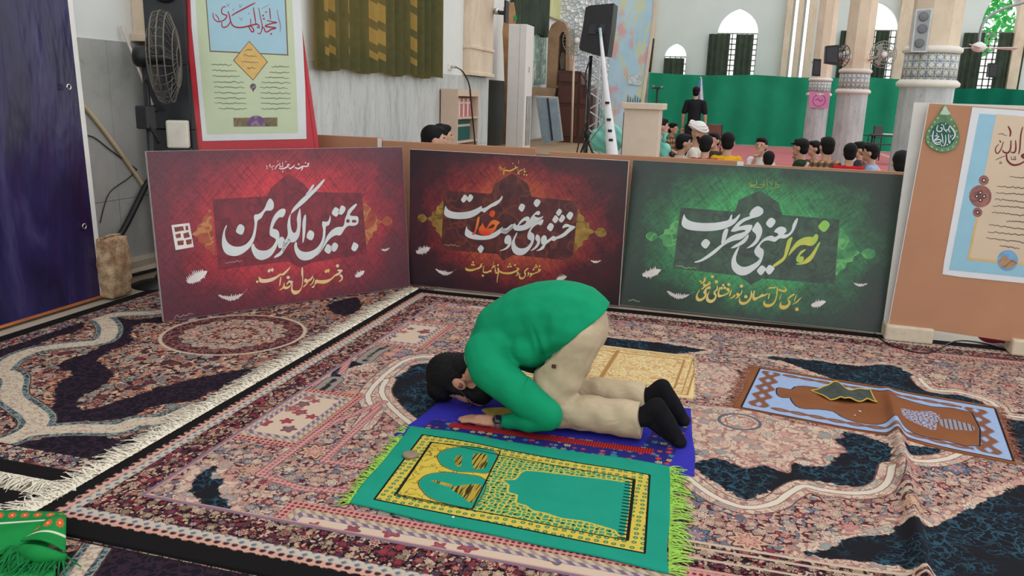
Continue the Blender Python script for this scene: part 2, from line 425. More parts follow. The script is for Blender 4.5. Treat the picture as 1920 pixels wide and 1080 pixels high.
def flower_layer(t, c, v, scale, pal, out, density=1., petals=6, rand=.8, size=.40, seed=(0, 0, 0)):
    """rosettes: every cell gets a flower with lobed petals, a ring and an eye"""
    vv = t.mapv(v, loc=seed); o = t.n('TexVoronoi', feature='F1', voronoi_dimensions='2D'); t.put(o.inputs['Vector'], vv); o.inputs['Scale'].default_value = scale; o.inputs['Randomness'].default_value = rand
    sub = t.n('VectorMath', operation='SUBTRACT'); t.put(sub.inputs[0], vv); t.put(sub.inputs[1], o.outputs['Position']); x, y, _ = t.xyz(sub.outputs[0])
    rc = t.n('SeparateColor'); t.put(rc.inputs[0], o.outputs['Color']); rr = t.math('MULTIPLY', o.outputs['Distance'], 1.)
    an = t.math('ADD', t.math('ARCTAN2', y, x), t.math('MULTIPLY', rc.outputs[2], 6.)); pt = t.math('MULTIPLY', t.math('COSINE', t.math('MULTIPLY', an, petals)), .075)
    rr = t.math('SUBTRACT', rr, pt); sz = t.math('MULTIPLY', t.math('ADD', .55, t.math('MULTIPLY', rc.outputs[1], .6)), size)
    q = t.math('DIVIDE', rr, sz); n = len(pal); col = t.ramp(rc.outputs[0], [(i/n, C(*p)) for i, p in enumerate(pal)], 'CONSTANT'); col2 = t.ramp(rc.outputs[1], [(i/n, C(*pal[(i*2+1) % n])) for i in range(n)], 'CONSTANT')
    on = t.step(rc.outputs[2], density, .001) if density < 1 else None
    def put(c, m, k): return t.mix(t.math('MULTIPLY', m, on) if on is not None else m, c, k)
    c = put(c, t.step(q, 1.12, .05), out); c = put(c, t.step(q, .95, .05), col); c = put(c, t.band(q, .52, .62, .04), out); c = put(c, t.step(q, .52, .05), col2); c = put(c, t.step(q, .22, .05), col); return c
def floral(t, v, scale, pal, out=C(40, 26, 30), outw=.055, warpamt=.5, pet=None):
    """massed flowers over curling leaves"""
    n = len(pal); w = t.warp(v, scale*.8, .9/scale, 2); w2 = t.mapv(w, (1, 1.9, 1), rot=(0, 0, .7)); w3 = t.mapv(w, (1.9, 1, 1), rot=(0, 0, .5))
    c = out
    for k, ww in enumerate((w2, w3)):
        cell = t.vor(ww, scale*1.25, out='Color'); r = t.n('SeparateColor'); t.put(r.inputs[0], cell)
        col = t.ramp(r.outputs[k], [(i/n, C(*pal[(i*3+k) % n])) for i in range(n)], 'CONSTANT'); c = t.mix(t.step(t.vor(ww, scale*1.25), .40, .05), c, col)
    return flower_layer(t, c, v, scale*.8, pal, out, 1., 6, .9, .42)
def scroll_lines(t, v, scale, width=.03):
    """thin curling tendrils"""
    w = t.warp(v, scale*.6, 1.2/scale, 2); return t.step(t.math('ABSOLUTE', t.math('SUBTRACT', t.noise(w, scale, 1, .4), .5)), width, width*.4)
def pile(t, v):
    t.bump(t.noise(v, 420, 2), .5, .004)

# ---- big carpet under the prayer mats
def Rr(p): return reg(1280, 580, 2.159, p)
def Zz(p): return reg(0, 520, 2.454, p)
def Yy(p): return reg(0, 780, 2.526, p)
def Mm(p): return reg(620, 780, 2.667, p)
def Hh(p): return reg(780, 510, 2.77, p)
def Px(p): return reg(0, 0, 1., p)
NAVY = [Rr([(60,620),(130,600),(250,640),(330,630),(430,660),(440,620),(560,640),(640,580),(610,520),(660,500),(740,520),(830,560),(840,600),(835,650),(800,710),(740,725),(650,715),(560,700),(480,690),(430,720),(350,740),(260,770),(190,740),(130,700),(40,640)]),
 Rr([(500,995),(600,960),(700,920),(850,915),(860,870),(910,890),(1000,890),(1100,840),(1180,800),(1250,760),(1500,700),(1900,900),(1500,1180),(950,1090),(870,1050),(700,1020)]),
 Rr([(310,188),(420,195),(560,210),(700,230),(830,225),(900,250),(980,290),(1000,320),(1150,350),(1220,355),(1250,385),(1100,400),(930,360),(800,320),(640,290),(500,245),(400,210)]),
 Rr([(1290,425),(1420,430),(1600,560),(1500,640),(1340,600),(1310,480)]),
 Rr([(60,280),(110,250),(180,240),(250,255),(240,280),(200,310),(140,315),(90,300)]),
 Rr([(890,570),(960,560),(1050,570),(1000,600),(920,600)]),
 Px([(733,715),(755,700),(780,683),(830,683),(850,712),(830,760),(795,790),(780,800),(765,780),(740,745),(729,735)]),
 Hh([(900,340),(1200,360),(1450,395),(1490,410),(1290,430),(1100,425),(930,400)]),
 Hh([(-120,250),(-60,235),(0,240),(-20,260),(-80,270),(-90,290),(-125,285)]),
 Yy([(900,330),(980,250),(1030,240),(1000,300),(1060,300),(1040,380),(1080,400),(1100,470),(1240,520),(1180,540),(1050,480),(960,420)]),
 Zz([(1520,405),(1600,388),(1690,380),(1640,410),(1575,425),(1560,465),(1525,462)]),
 Mm([(960,735),(1100,750),(1300,775),(1500,800),(1400,830),(1000,790)])]
NAVY = [sm(p) for p in NAVY]
CREAM = [sm(Rr([(0,380),(100,390),(240,395),(380,440),(500,470),(600,485),(650,520),(610,530),(665,580),(570,590),(580,635),(490,605),(440,625),(430,665),(330,630),(250,645),(180,600),(110,600),(40,560),(-40,520),(-60,430)])),
 sm(Hh([(1440,480),(1551,470),(1700,540),(1600,640),(1480,640),(1450,560)]))]
WHITE = [sm(Rr([(0,665),(60,712),(120,752),(190,785),(270,803),(370,785),(430,745),(490,715),(560,730),(680,745),(780,740),(830,705),(845,650)]), 3, False),
 sm(Rr([(900,620),(990,622),(1080,603),(1140,575)]), 3, False), sm(Rr([(960,280),(1010,325),(1120,335),(1250,375),(1300,425),(1400,440)]), 3, False),
 sm(Px([(725,712),(715,735),(735,765),(770,795)]), 3, False), sm(Px([(680,800),(700,770),(690,740),(725,700),(770,672),(830,668)]), 3, False)]
GRAY = [sm(Px([(627,712),(600,735),(596,752),(606,766),(625,774)]), 3, False), sm(Px([(684,676),(712,655),(760,640),(830,630)]), 3, False),
 sm(Px([(732,962),(760,990),(830,1020),(920,1035),(1040,1038),(1120,1040)]), 3, False)]
MID = np.array([.14, 3.67]); HB = np.array([2.33, 1.78])
def panel(P, c, h): # distance outside(+)/inside(-) of rectangle
    q = np.abs(P-np.array(c))-np.array(h); return np.where((q > 0).any(1), np.linalg.norm(np.maximum(q, 0), axis=1), q.max(1))
def panels(P):
    return umin(panel(P, (-1.79, 3.02), (.18, .31)), panel(P, (-1.79, 4.38), (.18, .27)), panel(P, (-.55, 2.19), (.86, .13)), panel(P, (.14, 5.22), (.36, .11)), panel(P, (1.55, 5.2), (.5, .12)), panel(P, (-1.45, 5.12), (.42, .11)), panel(P, (2.08, 3.67), (.17, .95)))
def edge_in(P): return (HB-np.abs(P-MID)).min(1)
rug_attr = dict(navy=lambda P: umin(*[poly_sdf(P, q) for q in NAVY]), cream=lambda P: umin(*[poly_sdf(P, q) for q in CREAM]),
 white=lambda P: umin(*[line_dist(P, q) for q in WHITE]), gray=lambda P: umin(*[line_dist(P, q) for q in GRAY]),
 pink=panels, edge=edge_in, ring=lambda P: np.linalg.norm(P-Rr([(230, 455)])[0], axis=1),
 strip=lambda P: np.where(P[:, 0] > -.1, P[:, 1]-(2.475+.0*P[:, 0]), 9.))
PINKL = [sm(Px(q), 1, False) for q in ([(487,889),(565,916),(655,921)], [(487,889),(620,794),(720,754)], [(607,864),(710,764)], [(607,864),(685,874)], [(640,700),(668,648),(760,612)], [(560,690),(690,600),(760,566)])]
rug_attr['pl'] = lambda P: umin(*[line_dist(P, q) for q in PINKL])
rug_attr['edge'] = lambda P: np.minimum(HB[0]-np.abs(P[:, 0]-MID[0])+.035, HB[1]-np.abs(P[:, 1]-MID[1]))
def rug_material():
    t = NT('floral_carpet', .95, .08); v = t.obj()
    nz = t.noise(v, 26, 3, .6); wig = t.math('MULTIPLY', t.math('SUBTRACT', nz, .5), .075)
    PAL = [(214, 190, 170), (200, 150, 140), (222, 202, 182), (170, 148, 130), (206, 164, 150), (150, 74, 80), (196, 176, 158), (118, 128, 140), (212, 172, 150)]
    c = floral(t, v, 24, PAL, C(92, 46, 54))
    c = flower_layer(t, c, v, 7., [(96, 122, 146), (214, 174, 148), (222, 200, 180), (204, 146, 138)], C(90, 48, 56), .45, 8, .9, .36, (3.3, 1.7, 0))
    c_b = floral(t, v, 30, [(196, 168, 140), (60, 34, 44), (150, 128, 108), (112, 52, 62), (206, 178, 158), (90, 60, 78), (160, 66, 76)], C(38, 24, 30))
    cream = floral(t, v, 17, [(222, 198, 178), (212, 182, 164), (228, 210, 192), (204, 160, 148), (216, 194, 172), (150, 162, 160)], C(168, 126, 118))
    nav = t.mix(t.math('MAXIMUM', scroll_lines(t, v, 20, .026), scroll_lines(t, t.mapv(v, loc=(5, 2, 0)), 30, .02)), C(30, 33, 42), C(50, 84, 102))
    nav = t.mix(t.ramp(t.noise(v, 5, 2), [(.40, (0, 0, 0, 1)), (.52, (1, 1, 1, 1))]), C(34, 35, 41), nav)
    # fields
    dn = t.math('ADD', t.attr('navy'), wig)
    c = t.mix(t.band(dn, -.002, .045, .006), c, cream)
    c = t.mix(t.step(dn, 0, .003), c, nav)
    dc = t.math('ADD', t.attr('cream'), t.math('MULTIPLY', wig, .6))
    c = t.mix(t.step(dc, 0, .003), c, cream); c = t.mix(t.band(dc, -.008, 0., .002), c, C(160, 104, 100)); c = t.mix(t.band(t.math('ADD', dc, t.math('MULTIPLY', wig, .8)), -.085, -.078, .002), c, C(150, 120, 120))
    rg = t.attr('ring'); c = t.mix(t.band(rg, .085, .1, .002), c, C(96, 104, 120)); c = t.mix(t.band(rg, .06, .066, .002), c, C(170, 96, 100))
    dw = t.math('ADD', t.attr('white'), t.math('MULTIPLY', wig, .12)); c = t.mix(t.step(dw, .05, .004), c, cream); c = t.mix(t.band(dw, .047, .052, .002), c, C(96, 62, 64))
    c = t.mix(t.step(dw, .013, .002), c, C(228, 216, 200)); c = t.mix(t.band(dw, .013, .017, .001), c, C(140, 104, 98))
    dg = t.attr('gray'); c = t.mix(t.step(dg, .05, .004), c, C(156, 146, 138)); c = t.mix(t.step(t.math('ADD', dg, wig), .012, .006), c, C(50, 46, 50)); c = t.mix(t.band(dg, .045, .05, .002), c, C(70, 52, 56))
    # pink-framed panels and lines
    dp = t.attr('pink'); x, y, _ = t.xyz(v)
    c = t.mix(t.step(dp, 0., .002), c, c_b)
    dot = t.step(t.vor(v, 46, rand=.1), .33, .06); chk = t.step(t.math('FRACT', t.math('MULTIPLY', t.math('ADD', x, y), 24)), .45, .1)
    c = t.mix(t.band(dp, -.04, .002, .002), c, t.mix(dot, C(212, 150, 142), C(132, 50, 58)))
    c = t.mix(t.band(dp, -.065, -.04, .002), c, t.mix(chk, C(204, 186, 160), C(170, 150, 128))); c = t.mix(t.band(dp, -.085, -.065, .002), c, t.mix(chk, C(130, 110, 140), C(206, 184, 176)))
    c = t.mix(t.step(dp, -.087, .002), c, flower_layer(t, C(220, 196, 176), v, 11, [(190, 60, 76), (110, 124, 136), (200, 132, 122), (150, 80, 90)], C(120, 90, 84), .6, 5, .9, .34))
    dl = t.attr('pl'); c = t.mix(t.step(dl, .02, .003), c, t.mix(dot, C(214, 160, 150), C(170, 100, 104))); c = t.mix(t.band(dl, .016, .02, .001), c, C(120, 92, 116))
    # straight band on the near side
    ds = t.attr('strip'); c = t.mix(t.band(ds, -.15, .03, .003), c, c_b)
    for a, b, q in ((.015, .03, (210, 188, 168)), (-.02, -.006, (204, 180, 160)), (-.15, -.135, (208, 156, 146)), (-.085, -.072, (202, 182, 164))): c = t.mix(t.band(ds, a, b, .002), c, C(*q))
    # border
    de = t.attr('edge'); c = t.mix(t.step(de, .30, .003), c, c_b)
    c = t.mix(t.band(de, .285, .30, .002), c, C(140, 116, 136)); c = t.mix(t.band(de, .30, .306, .002), c, C(210, 158, 148))
    zig = t.step(t.math('FRACT', t.math('MULTIPLY', t.math('ADD', x, y), 22)), .5, .12)
    zig2 = t.step(t.math('FRACT', t.math('MULTIPLY', t.math('SUBTRACT', x, y), 22)), .5, .12)
    c = t.mix(t.band(de, .115, .155, .003), c, t.mix(t.math('MULTIPLY', zig2, zig), C(206, 192, 178), C(104, 124, 140)))
    c = t.mix(t.band(de, .085, .12, .006), c, t.mix(t.step(t.vor(v, 30, rand=.1), .32, .06), C(218, 166, 148), C(70, 46, 60)))
    c = t.mix(t.step(t.math('ADD', de, t.math('MULTIPLY', zig, .008)), .092, .003), c, C(28, 26, 27))
    t.color(t.mix(1., c, (.85, .835, .81, 1), 'MULTIPLY')); pile(t, v); return t.m
rug = thing('floral_carpet', 'large floral carpet with pink panels and navy fields under the prayer mats', 'carpet')
cloth('carpet_pile', [(-2.19, 1.89), (2.47, 1.89), (2.47, 5.46), (-2.19, 5.46)], 400, 306, ZR, ground, rug_attr, rug_material(), rug)
def fringe(name, P0, P1, out, L, n, z, mat, parent, seed=0, wid=.006, rnd=.5, droop=.6):
    """loose tassels along an edge; many thin bent strips joined"""
    r = random.Random(seed); P0 = Vector((*P0, 0)); P1 = Vector((*P1, 0)); o = Vector((*out, 0)).normalized(); d = (P1-P0)
    v = []; f = []; dn = d.normalized()
    for i in range(n):
        s = (i+r.random())/n; p = P0+d*s; l = L*r.uniform(1-rnd, 1); a = r.gauss(0, .45); w = wid*r.uniform(.6, 1.3)
        dirv = (o*math.cos(a)+dn*math.sin(a)); c = p+Vector((0, 0, z)); side = Vector((-dirv.y, dirv.x, 0)); k = len(v); m = 4
        bend = r.gauss(0, .35); hz = r.uniform(.002, .012)
        for j in range(m+1):
            q = j/m; ww = w*(1-.5*q)
            pos = c+dirv*(l*q)+side*(bend*l*q*q)+Vector((0, 0, hz*math.sin(q*math.pi)-z*droop*q))
            v += [pos+side*ww/2+Vector((0, 0, .001)), pos-side*ww/2+Vector((0, 0, .001))]
        for j in range(m): f.append((k+2*j, k+2*j+1, k+2*j+3, k+2*j+2))
    return pydata(name, v, f, mat, parent)
M_fringe = plain('cream_fringe', (226, 216, 196), .95, .05, .12, 60)
fr = MB(); fo = fringe('fringe_heading', (-2.19, 1.93), (-2.19, 5.45), (-1, 0), .045, 900, .016, M_fringe, rug, 2, .012, .3, .1); tag(fo, kind='stuff')
fo = fringe('fringe', (-2.20, 1.92), (-2.20, 5.45), (-1, 0), .15, 1500, .018, M_fringe, rug, 5, .008, .6); tag(fo, kind='stuff')

# ---- carpet by the left wall
DARK2 = [sm(p) for p in [Zz([(740,180),(600,190),(560,180),(520,190),(500,260),(430,330),(300,380),(270,410),(330,440),(260,490),(250,560),(215,610),(190,690),(350,660),(560,650),(620,630),(700,590),(900,560),(960,530),(1080,480),(1190,410),(1050,430),(900,460),(700,510),(560,560),(430,600),(360,600),(370,550),(480,490),(520,440),(480,400),(450,370),(520,330),(610,290),(600,250),(640,210),(760,205)]),
 Zz([(1510,120),(1640,90),(1665,130),(1600,172),(1530,158)]), Zz([(-200,800),(0,778),(200,730),(350,715),(450,710),(540,745),(600,720),(690,710),(640,760),(540,830),(420,870),(250,850),(100,810),(-100,850)]),
 Zz([(-200,380),(0,325),(120,290),(200,260),(290,200),(390,205),(350,250),(280,262),(180,300),(100,335),(0,395),(-100,460)]), Zz([(-60,450),(30,470),(20,520),(-60,540)])]]
WH2 = [sm(p, 3, False) for p in [Zz([(-200,520),(0,440),(60,460),(50,540),(110,590),(170,640),(150,690),(50,740),(-100,780)]), Zz([(0,425),(60,370),(180,325),(350,305),(470,288),(505,240),(480,195),(420,178)]), Zz([(150,705),(350,690),(550,690),(620,660),(760,650),(880,600)]), Zz([(430,185),(560,165),(700,160),(760,150)])]]
RC2 = np.array([-2.79, 4.01])
a2 = dict(navy=lambda P: umin(*[poly_sdf(P, q) for q in DARK2]), white=lambda P: umin(*[line_dist(P, q) for q in WH2]), ring=lambda P: np.linalg.norm(P-RC2, axis=1),
 ang=lambda P: np.arctan2(P[:, 1]-RC2[1], P[:, 0]-RC2[0]), edge=lambda P: umin(P[:, 0]+3.97, P[:, 1]-2.17))
def rug2_material(name='dark_floral_carpet'):
    t = NT(name, .95, .08); v = t.obj(); wig = t.math('MULTIPLY', t.math('SUBTRACT', t.noise(v, 24, 3), .5), .09)
    c = floral(t, v, 17, [(186, 158, 136), (196, 132, 108), (146, 128, 116), (110, 62, 62), (204, 182, 160), (150, 152, 148), (176, 120, 108), (86, 52, 60)], C(46, 34, 40))
    orange = floral(t, v, 20, [(196, 132, 104), (160, 96, 84), (206, 170, 140), (90, 56, 58), (128, 140, 134)], C(46, 30, 38))
    dk = t.mix(t.math('MULTIPLY', scroll_lines(t, v, 30, .06), .5), C(30, 26, 36), C(66, 46, 62))
    dn = t.math('ADD', t.attr('navy'), wig); c = t.mix(t.band(dn, 0, .05, .01), c, orange); c = t.mix(t.step(dn, 0, .003), c, dk)
    dw = t.math('ADD', t.attr('white'), t.math('MULTIPLY', wig, .12))
    c = t.mix(t.step(dw, .075, .004), c, t.mix(t.math('MULTIPLY', scroll_lines(t, v, 36, .04), .6), C(204, 190, 168), C(150, 110, 108))); c = t.mix(t.band(dw, .045, .07, .003), c, t.mix(scroll_lines(t, v, 50, .08), C(128, 146, 146), C(60, 66, 74)))
    c = t.mix(t.band(dw, .072, .078, .002), c, C(50, 40, 44))
    rg = t.math('ADD', t.attr('ring'), t.math('MULTIPLY', t.math('COSINE', t.math('MULTIPLY', t.attr('ang'), 16)), .014))
    c = t.mix(t.step(t.attr('ring'), .42, .003), c, C(196, 178, 156)); c = t.mix(t.step(t.attr('ring'), .40, .003), c, t.mix(scroll_lines(t, v, 34, .06), C(70, 36, 42), C(140, 96, 92)))
    rose = floral(t, v, 24, [(206, 184, 162), (190, 160, 140), (150, 156, 150), (200, 150, 130)], C(90, 60, 60), .05)
    c = t.mix(t.step(rg, .31, .003), c, rose); c = t.mix(t.band(rg, .30, .31, .002), c, C(60, 40, 44)); c = t.mix(t.band(rg, .19, .205, .003), c, C(120, 60, 60)); c = t.mix(t.step(rg, .13, .003), c, C(110, 58, 56)); c = t.mix(t.step(rg, .10, .003), c, rose)
    de = t.attr('edge'); c = t.mix(t.band(de, .10, .20, .003), c, floral(t, v, 34, [(196, 150, 130), (206, 190, 168), (130, 60, 70), (110, 120, 140), (60, 40, 48)])); c = t.mix(t.band(de, .195, .203, .002), c, C(40, 30, 34))
    c = t.mix(t.step(de, .09, .003), c, C(28, 25, 26)); t.color(t.mix(1., c, (.95, .93, .90, 1), 'MULTIPLY')); pile(t, v); return t.m
M_rug2 = rug2_material()
zero = lambda U, V: np.zeros(np.shape(U))
rug2 = thing('dark_floral_carpet', 'dark floral carpet with a round rosette along the left wall', 'carpet')
cloth('carpet_pile', [(-3.97, 2.17), (-2.1, 2.17), (-2.1, 5.6), (-3.97, 5.6)], 170, 300, .010, zero, a2, M_rug2, rug2)
fo = fringe('fringe', (-3.97, 2.17), (-2.2, 2.17), (0, -1), .1, 620, .011, M_fringe, rug2, 8, .008, .35); tag(fo, kind='stuff')
rug3 = thing('patterned_carpet', 'dark patterned carpet showing under the near black carpet edge', 'carpet')
a3 = dict(navy=lambda P: np.sin(P[:, 0]*5)*.2+np.sin(P[:, 1]*7)*.2-.05, white=lambda P: np.abs(P[:, 0]+P[:, 1]*.4+1.1)+.02, ring=lambda P: np.linalg.norm(P-np.array([-2.6, .7]), axis=1), ang=lambda P: np.zeros(len(P)), edge=lambda P: np.minimum(2.08-P[:, 1], np.abs(P[:, 0]+.95)+.05))
cloth('carpet_pile', [(-3.97, .2), (.6, .2), (.6, 2.08), (-3.97, 2.08)], 200, 90, .006, zero, a3, M_rug2, rug3)
# ------------------------------------------------------------------ prayer mats
def pz(p, z): return np.array([atz(q, z)[:2] for q in p])
gm = lambda U, V: ground(U, V)+ZR
ZM = ZR+.006
def Mz(p): return reg(620, 780, 2.667, p, ZM)
def Bz(p): return reg(1340, 640, 3.31, p, ZM+.004)
G_OUT = Mz([(218,420),(1570,690),(1595,300),(460,98)]); G_IN = Mz([(318,400),(1488,626),(1522,322),(502,137)])
G_LEFT = Mz([(330,395),(708,470),(848,182),(505,140)])
G_N1 = sm(Mz([(535,205),(570,180),(640,165),(700,162),(830,190),(800,268),(775,290),(720,285),(640,282),(590,268),(552,245)]))
G_N2 = sm(Mz([(440,340),(480,300),(560,288),(640,293),(775,325),(715,460),(600,445),(510,418),(470,390)]))
G_F = sm(Mz([(975,277),(1100,288),(1300,312),(1460,335),(1500,346),(1470,600),(1425,575),(1330,545),(1250,525),(1150,512),(1080,490),(1010,478),(980,455),(930,440),(935,402),(890,388),(893,350),(860,325),(920,325),(940,305)]), 2)
G_MI = [sm(Mz([(600,365),(680,348),(755,350),(735,405),(700,438),(650,400)])), sm(Mz([(510,325),(600,345),(600,360),(515,335)])), sm(Mz([(715,200),(780,200),(775,262),(715,265)])), sm(Mz([(620,215),(655,205),(650,255),(625,250)]))]
G_TL, G_BL, G_BR, G_TR = pz([(770, 800.6), (655.6, 943), (1253.7, 1074), (1255.6, 874.5)], ZM)
def mat_green():
    t = NT('green_mat_weave', .95, .1); v = t.obj(); x, y, _ = t.xyz(v)
    green = t.mix(t.math('MULTIPLY', t.noise(v, 6, 4), .6), C(22, 136, 112), C(44, 164, 138)); yel = t.mix(t.noise(v, 30, 2), C(196, 168, 62), C(214, 190, 84)); blk = C(22, 26, 22)
    do, di = t.attr('o'), t.attr('i'); c = green
    wv = t.step(t.vor(v, 34, rand=.25), .3, .04)
    ring = t.mix(wv, yel, t.mix(t.step(t.vor(v, 34, rand=.25), .12, .02), C(36, 120, 84), C(190, 170, 70)))
    c = t.mix(t.step(do, 0, .002), c, ring)
    w = t.warp(v, 20, .03); lat = t.mix(t.step(t.vor(w, 48, 'DISTANCE_TO_EDGE', .5), .13, .04), C(52, 140, 96), yel)
    lat = t.mix(t.step(t.vor(v, 24, rand=.15), .13, .03), lat, C(40, 34, 24))
    c = t.mix(t.step(di, 0, .002), c, lat)
    dl = t.attr('l'); c = t.mix(t.step(dl, 0, .002), c, t.mix(t.step(t.math('ABSOLUTE', t.math('SUBTRACT', t.noise(t.warp(v, 14, .05), 22, 1), .5)), .02, .01), yel, C(140, 116, 40)))
    dn = t.attr('n'); c = t.mix(t.step(dn, 0, .002), c, green); c = t.mix(t.band(dn, 0, .004, .001), c, C(70, 62, 30))
    df = t.attr('f'); c = t.mix(t.step(df, 0, .003), c, green); c = t.mix(t.band(df, .0, .007, .002), c, yel)
    dm = t.attr('m'); c = t.mix(t.step(dm, 0, .002), c, t.mix(t.step(t.noise(t.mapv(v, (120, 8, 1)), 1, 1), .47, .05), C(178, 150, 60), C(52, 50, 26)))
    for d, w_ in ((do, .004), (di, .003), (dl, .003)): c = t.mix(t.band(d, -w_, w_, .001), c, blk)
    comb = t.math('MULTIPLY', t.step(t.math('FRACT', t.math('MULTIPLY', y, 42)), .35, .08), t.band(t.attr('r'), .0, .03, .002)); c = t.mix(t.math('MULTIPLY', comb, t.step(di, -.003, .002)), c, blk)
    c = t.mix(t.band(t.attr('r'), -.006, .002, .001), c, t.mix(t.step(di, 0, .002), c, blk))
    t.color(c); t.bump(t.noise(v, 300, 2), .5, .004); return t.m
GR = Mz([(1512,322),(1478,626)])
def rdist(P):
    a, b = GR; e = (b-a)/np.linalg.norm(b-a); n = np.array([e[1], -e[0]]); return (P-a)@n*np.sign(((G_TL-a)@n))
mg = thing('green_prayer_mat', 'green and yellow prayer mat with lime fringe in front of the bowing man', 'prayer mat', (0, 0, 0), 0, None)
gat = dict(o=lambda P: poly_sdf(P, G_OUT), i=lambda P: poly_sdf(P, G_IN), l=lambda P: poly_sdf(P, G_LEFT), n=lambda P: umin(poly_sdf(P, G_N1), poly_sdf(P, G_N2)), f=lambda P: poly_sdf(P, G_F), m=lambda P: umin(*[poly_sdf(P, q) for q in G_MI]), r=rdist)
def gz(U, V): return ground(U, V)+ZR+.002+.004*np.maximum(0, np.sin(U*9+1)*np.sin(V*8))+.012*np.clip((V-2.98)/.12, 0, 1)*np.exp(-((U+1.0)/.12)**2)
cloth('woven_mat', [G_BL, G_BR, G_TR, G_TL], 190, 120, .006, gz, gat, mat_green(), mg, .004, 2)
M_lime = plain('lime_fringe', (150, 194, 84), .9, .05, .15, 60)
fo = fringe('fringe', tuple(G_BL), tuple(G_TL), (-1, .05), .075, 170, .02, M_lime, mg, 3, .009, .45); tag(fo, kind='stuff')
fo = fringe('fringe', tuple(G_BR), tuple(G_TR), (1, .05), .11, 190, .02, M_lime, mg, 4, .009, .5); tag(fo, kind='stuff')

# blue mat the man kneels on
BQ = np.array([(-1.29, 2.95), (-.03, 2.985), (-.085, 3.70), (-1.21, 3.62)])
def st_of(P, q):
    A = np.array([q[0], q[1]-q[0], q[3]-q[0]]); M = np.linalg.inv(np.array([A[1], A[2]]).T); return (P-A[0])@M.T
GOLD = sm(reg(780, 510, 2.77, [(340,715),(400,705),(470,705),(515,722),(500,745),(430,755),(375,745)], ZM))
bat = dict(s=lambda P: st_of(P, BQ)[:, 0], t=lambda P: st_of(P, BQ)[:, 1], g=lambda P: poly_sdf(P, GOLD))
def mat_blue():
    t = NT('blue_mat_weave', .9, .15); v = t.obj(); s, q, g = t.attr('s'), t.attr('t'), t.attr('g')
    blue = t.mix(t.noise(v, 9, 3), C(40, 38, 140), C(58, 52, 176)); c = blue
    fl_ = flower_layer(t, C(36, 36, 112), v, 26, [(70, 150, 156), (190, 60, 66), (206, 186, 96), (60, 120, 150)], C(24, 24, 80), .75, 5, .6, .36)
    redb = t.mix(t.step(t.math('FRACT', t.math('MULTIPLY', t.xyz(v)[0], 90)), .4, .1), C(176, 44, 40), C(110, 20, 34))
    inner = t.math('MULTIPLY', t.band(s, .06, .91, .004), t.band(q, .10, .90, .006))
    c = t.mix(inner, c, fl_)
    c = t.mix(t.math('MULTIPLY', t.band(s, .13, .84, .004), t.band(q, .22, .30, .004)), c, redb); c = t.mix(t.math('MULTIPLY', t.band(s, .13, .84, .004), t.band(q, .70, .78, .004)), c, redb)
    c = t.mix(t.math('MULTIPLY', t.band(s, .13, .8, .004), t.band(q, .31, .69, .004)), c, blue); c = t.mix(t.math('MULTIPLY', t.band(s, .02, .30, .02), t.band(q, .31, .8, .02)), c, blue)
    c = t.mix(t.step(g, 0, .003), c, t.mix(t.noise(v, 40, 2), C(150, 130, 50), C(196, 176, 92)))
    t.color(c); t.bump(t.noise(v, 260, 2), .4, .003); return t.m
mb_ = thing('blue_prayer_mat', 'royal blue prayer mat with red border under the bowing man', 'prayer mat')
cloth('woven_mat', BQ, 120, 70, .006, gm, bat, mat_blue(), mb_, .003, 4)

# yellow mat beyond him
YQ = np.array([(-1.28, 3.86), (-.08, 3.845), (-.115, 4.54), (-1.25, 4.56)])
yat = dict(s=lambda P: st_of(P, YQ)[:, 0], t=lambda P: st_of(P, YQ)[:, 1])
def mat_yellow():
    t = NT('gold_mat_weave', .95, .1); v = t.obj(); s, q = t.attr('s'), t.attr('t')
    c = floral(t, v, 34, [(216, 190, 138), (224, 200, 150), (206, 174, 118), (228, 208, 162), (216, 190, 136), (200, 150, 108)], C(186, 150, 96))
    pl = t.mix(t.noise(v, 10), C(216, 188, 132), C(226, 202, 150)); br = C(166, 124, 74)
    e = t.math('MINIMUM', t.math('MINIMUM', s, t.math('SUBTRACT', 1, s)), t.math('MULTIPLY', t.math('MINIMUM', q, t.math('SUBTRACT', 1, q)), .6))
    c = t.mix(t.step(e, .025, .002), c, pl)
    for a, b in ((.025, .034), (.05, .056), (.085, .095)): c = t.mix(t.band(e, a, b, .002), c, br)
    c = t.mix(t.math('MULTIPLY', t.band(s, .58, .6, .003), t.band(q, .1, .9)), c, br); t.color(c); t.bump(t.noise(v, 260, 2), .4, .003); return t.m
my = thing('yellow_prayer_mat', 'pale gold prayer mat with brown line border behind the bowing man', 'prayer mat')
cloth('woven_mat', YQ, 110, 70, .006, gm, yat, mat_yellow(), my, .003, 6)
fo = fringe('fringe', tuple(YQ[1]), tuple(YQ[2]), (1, 0), .02, 120, .017, plain('gold_fringe', (222, 204, 160), .9), my, 4, .006, .4); tag(fo, kind='stuff')

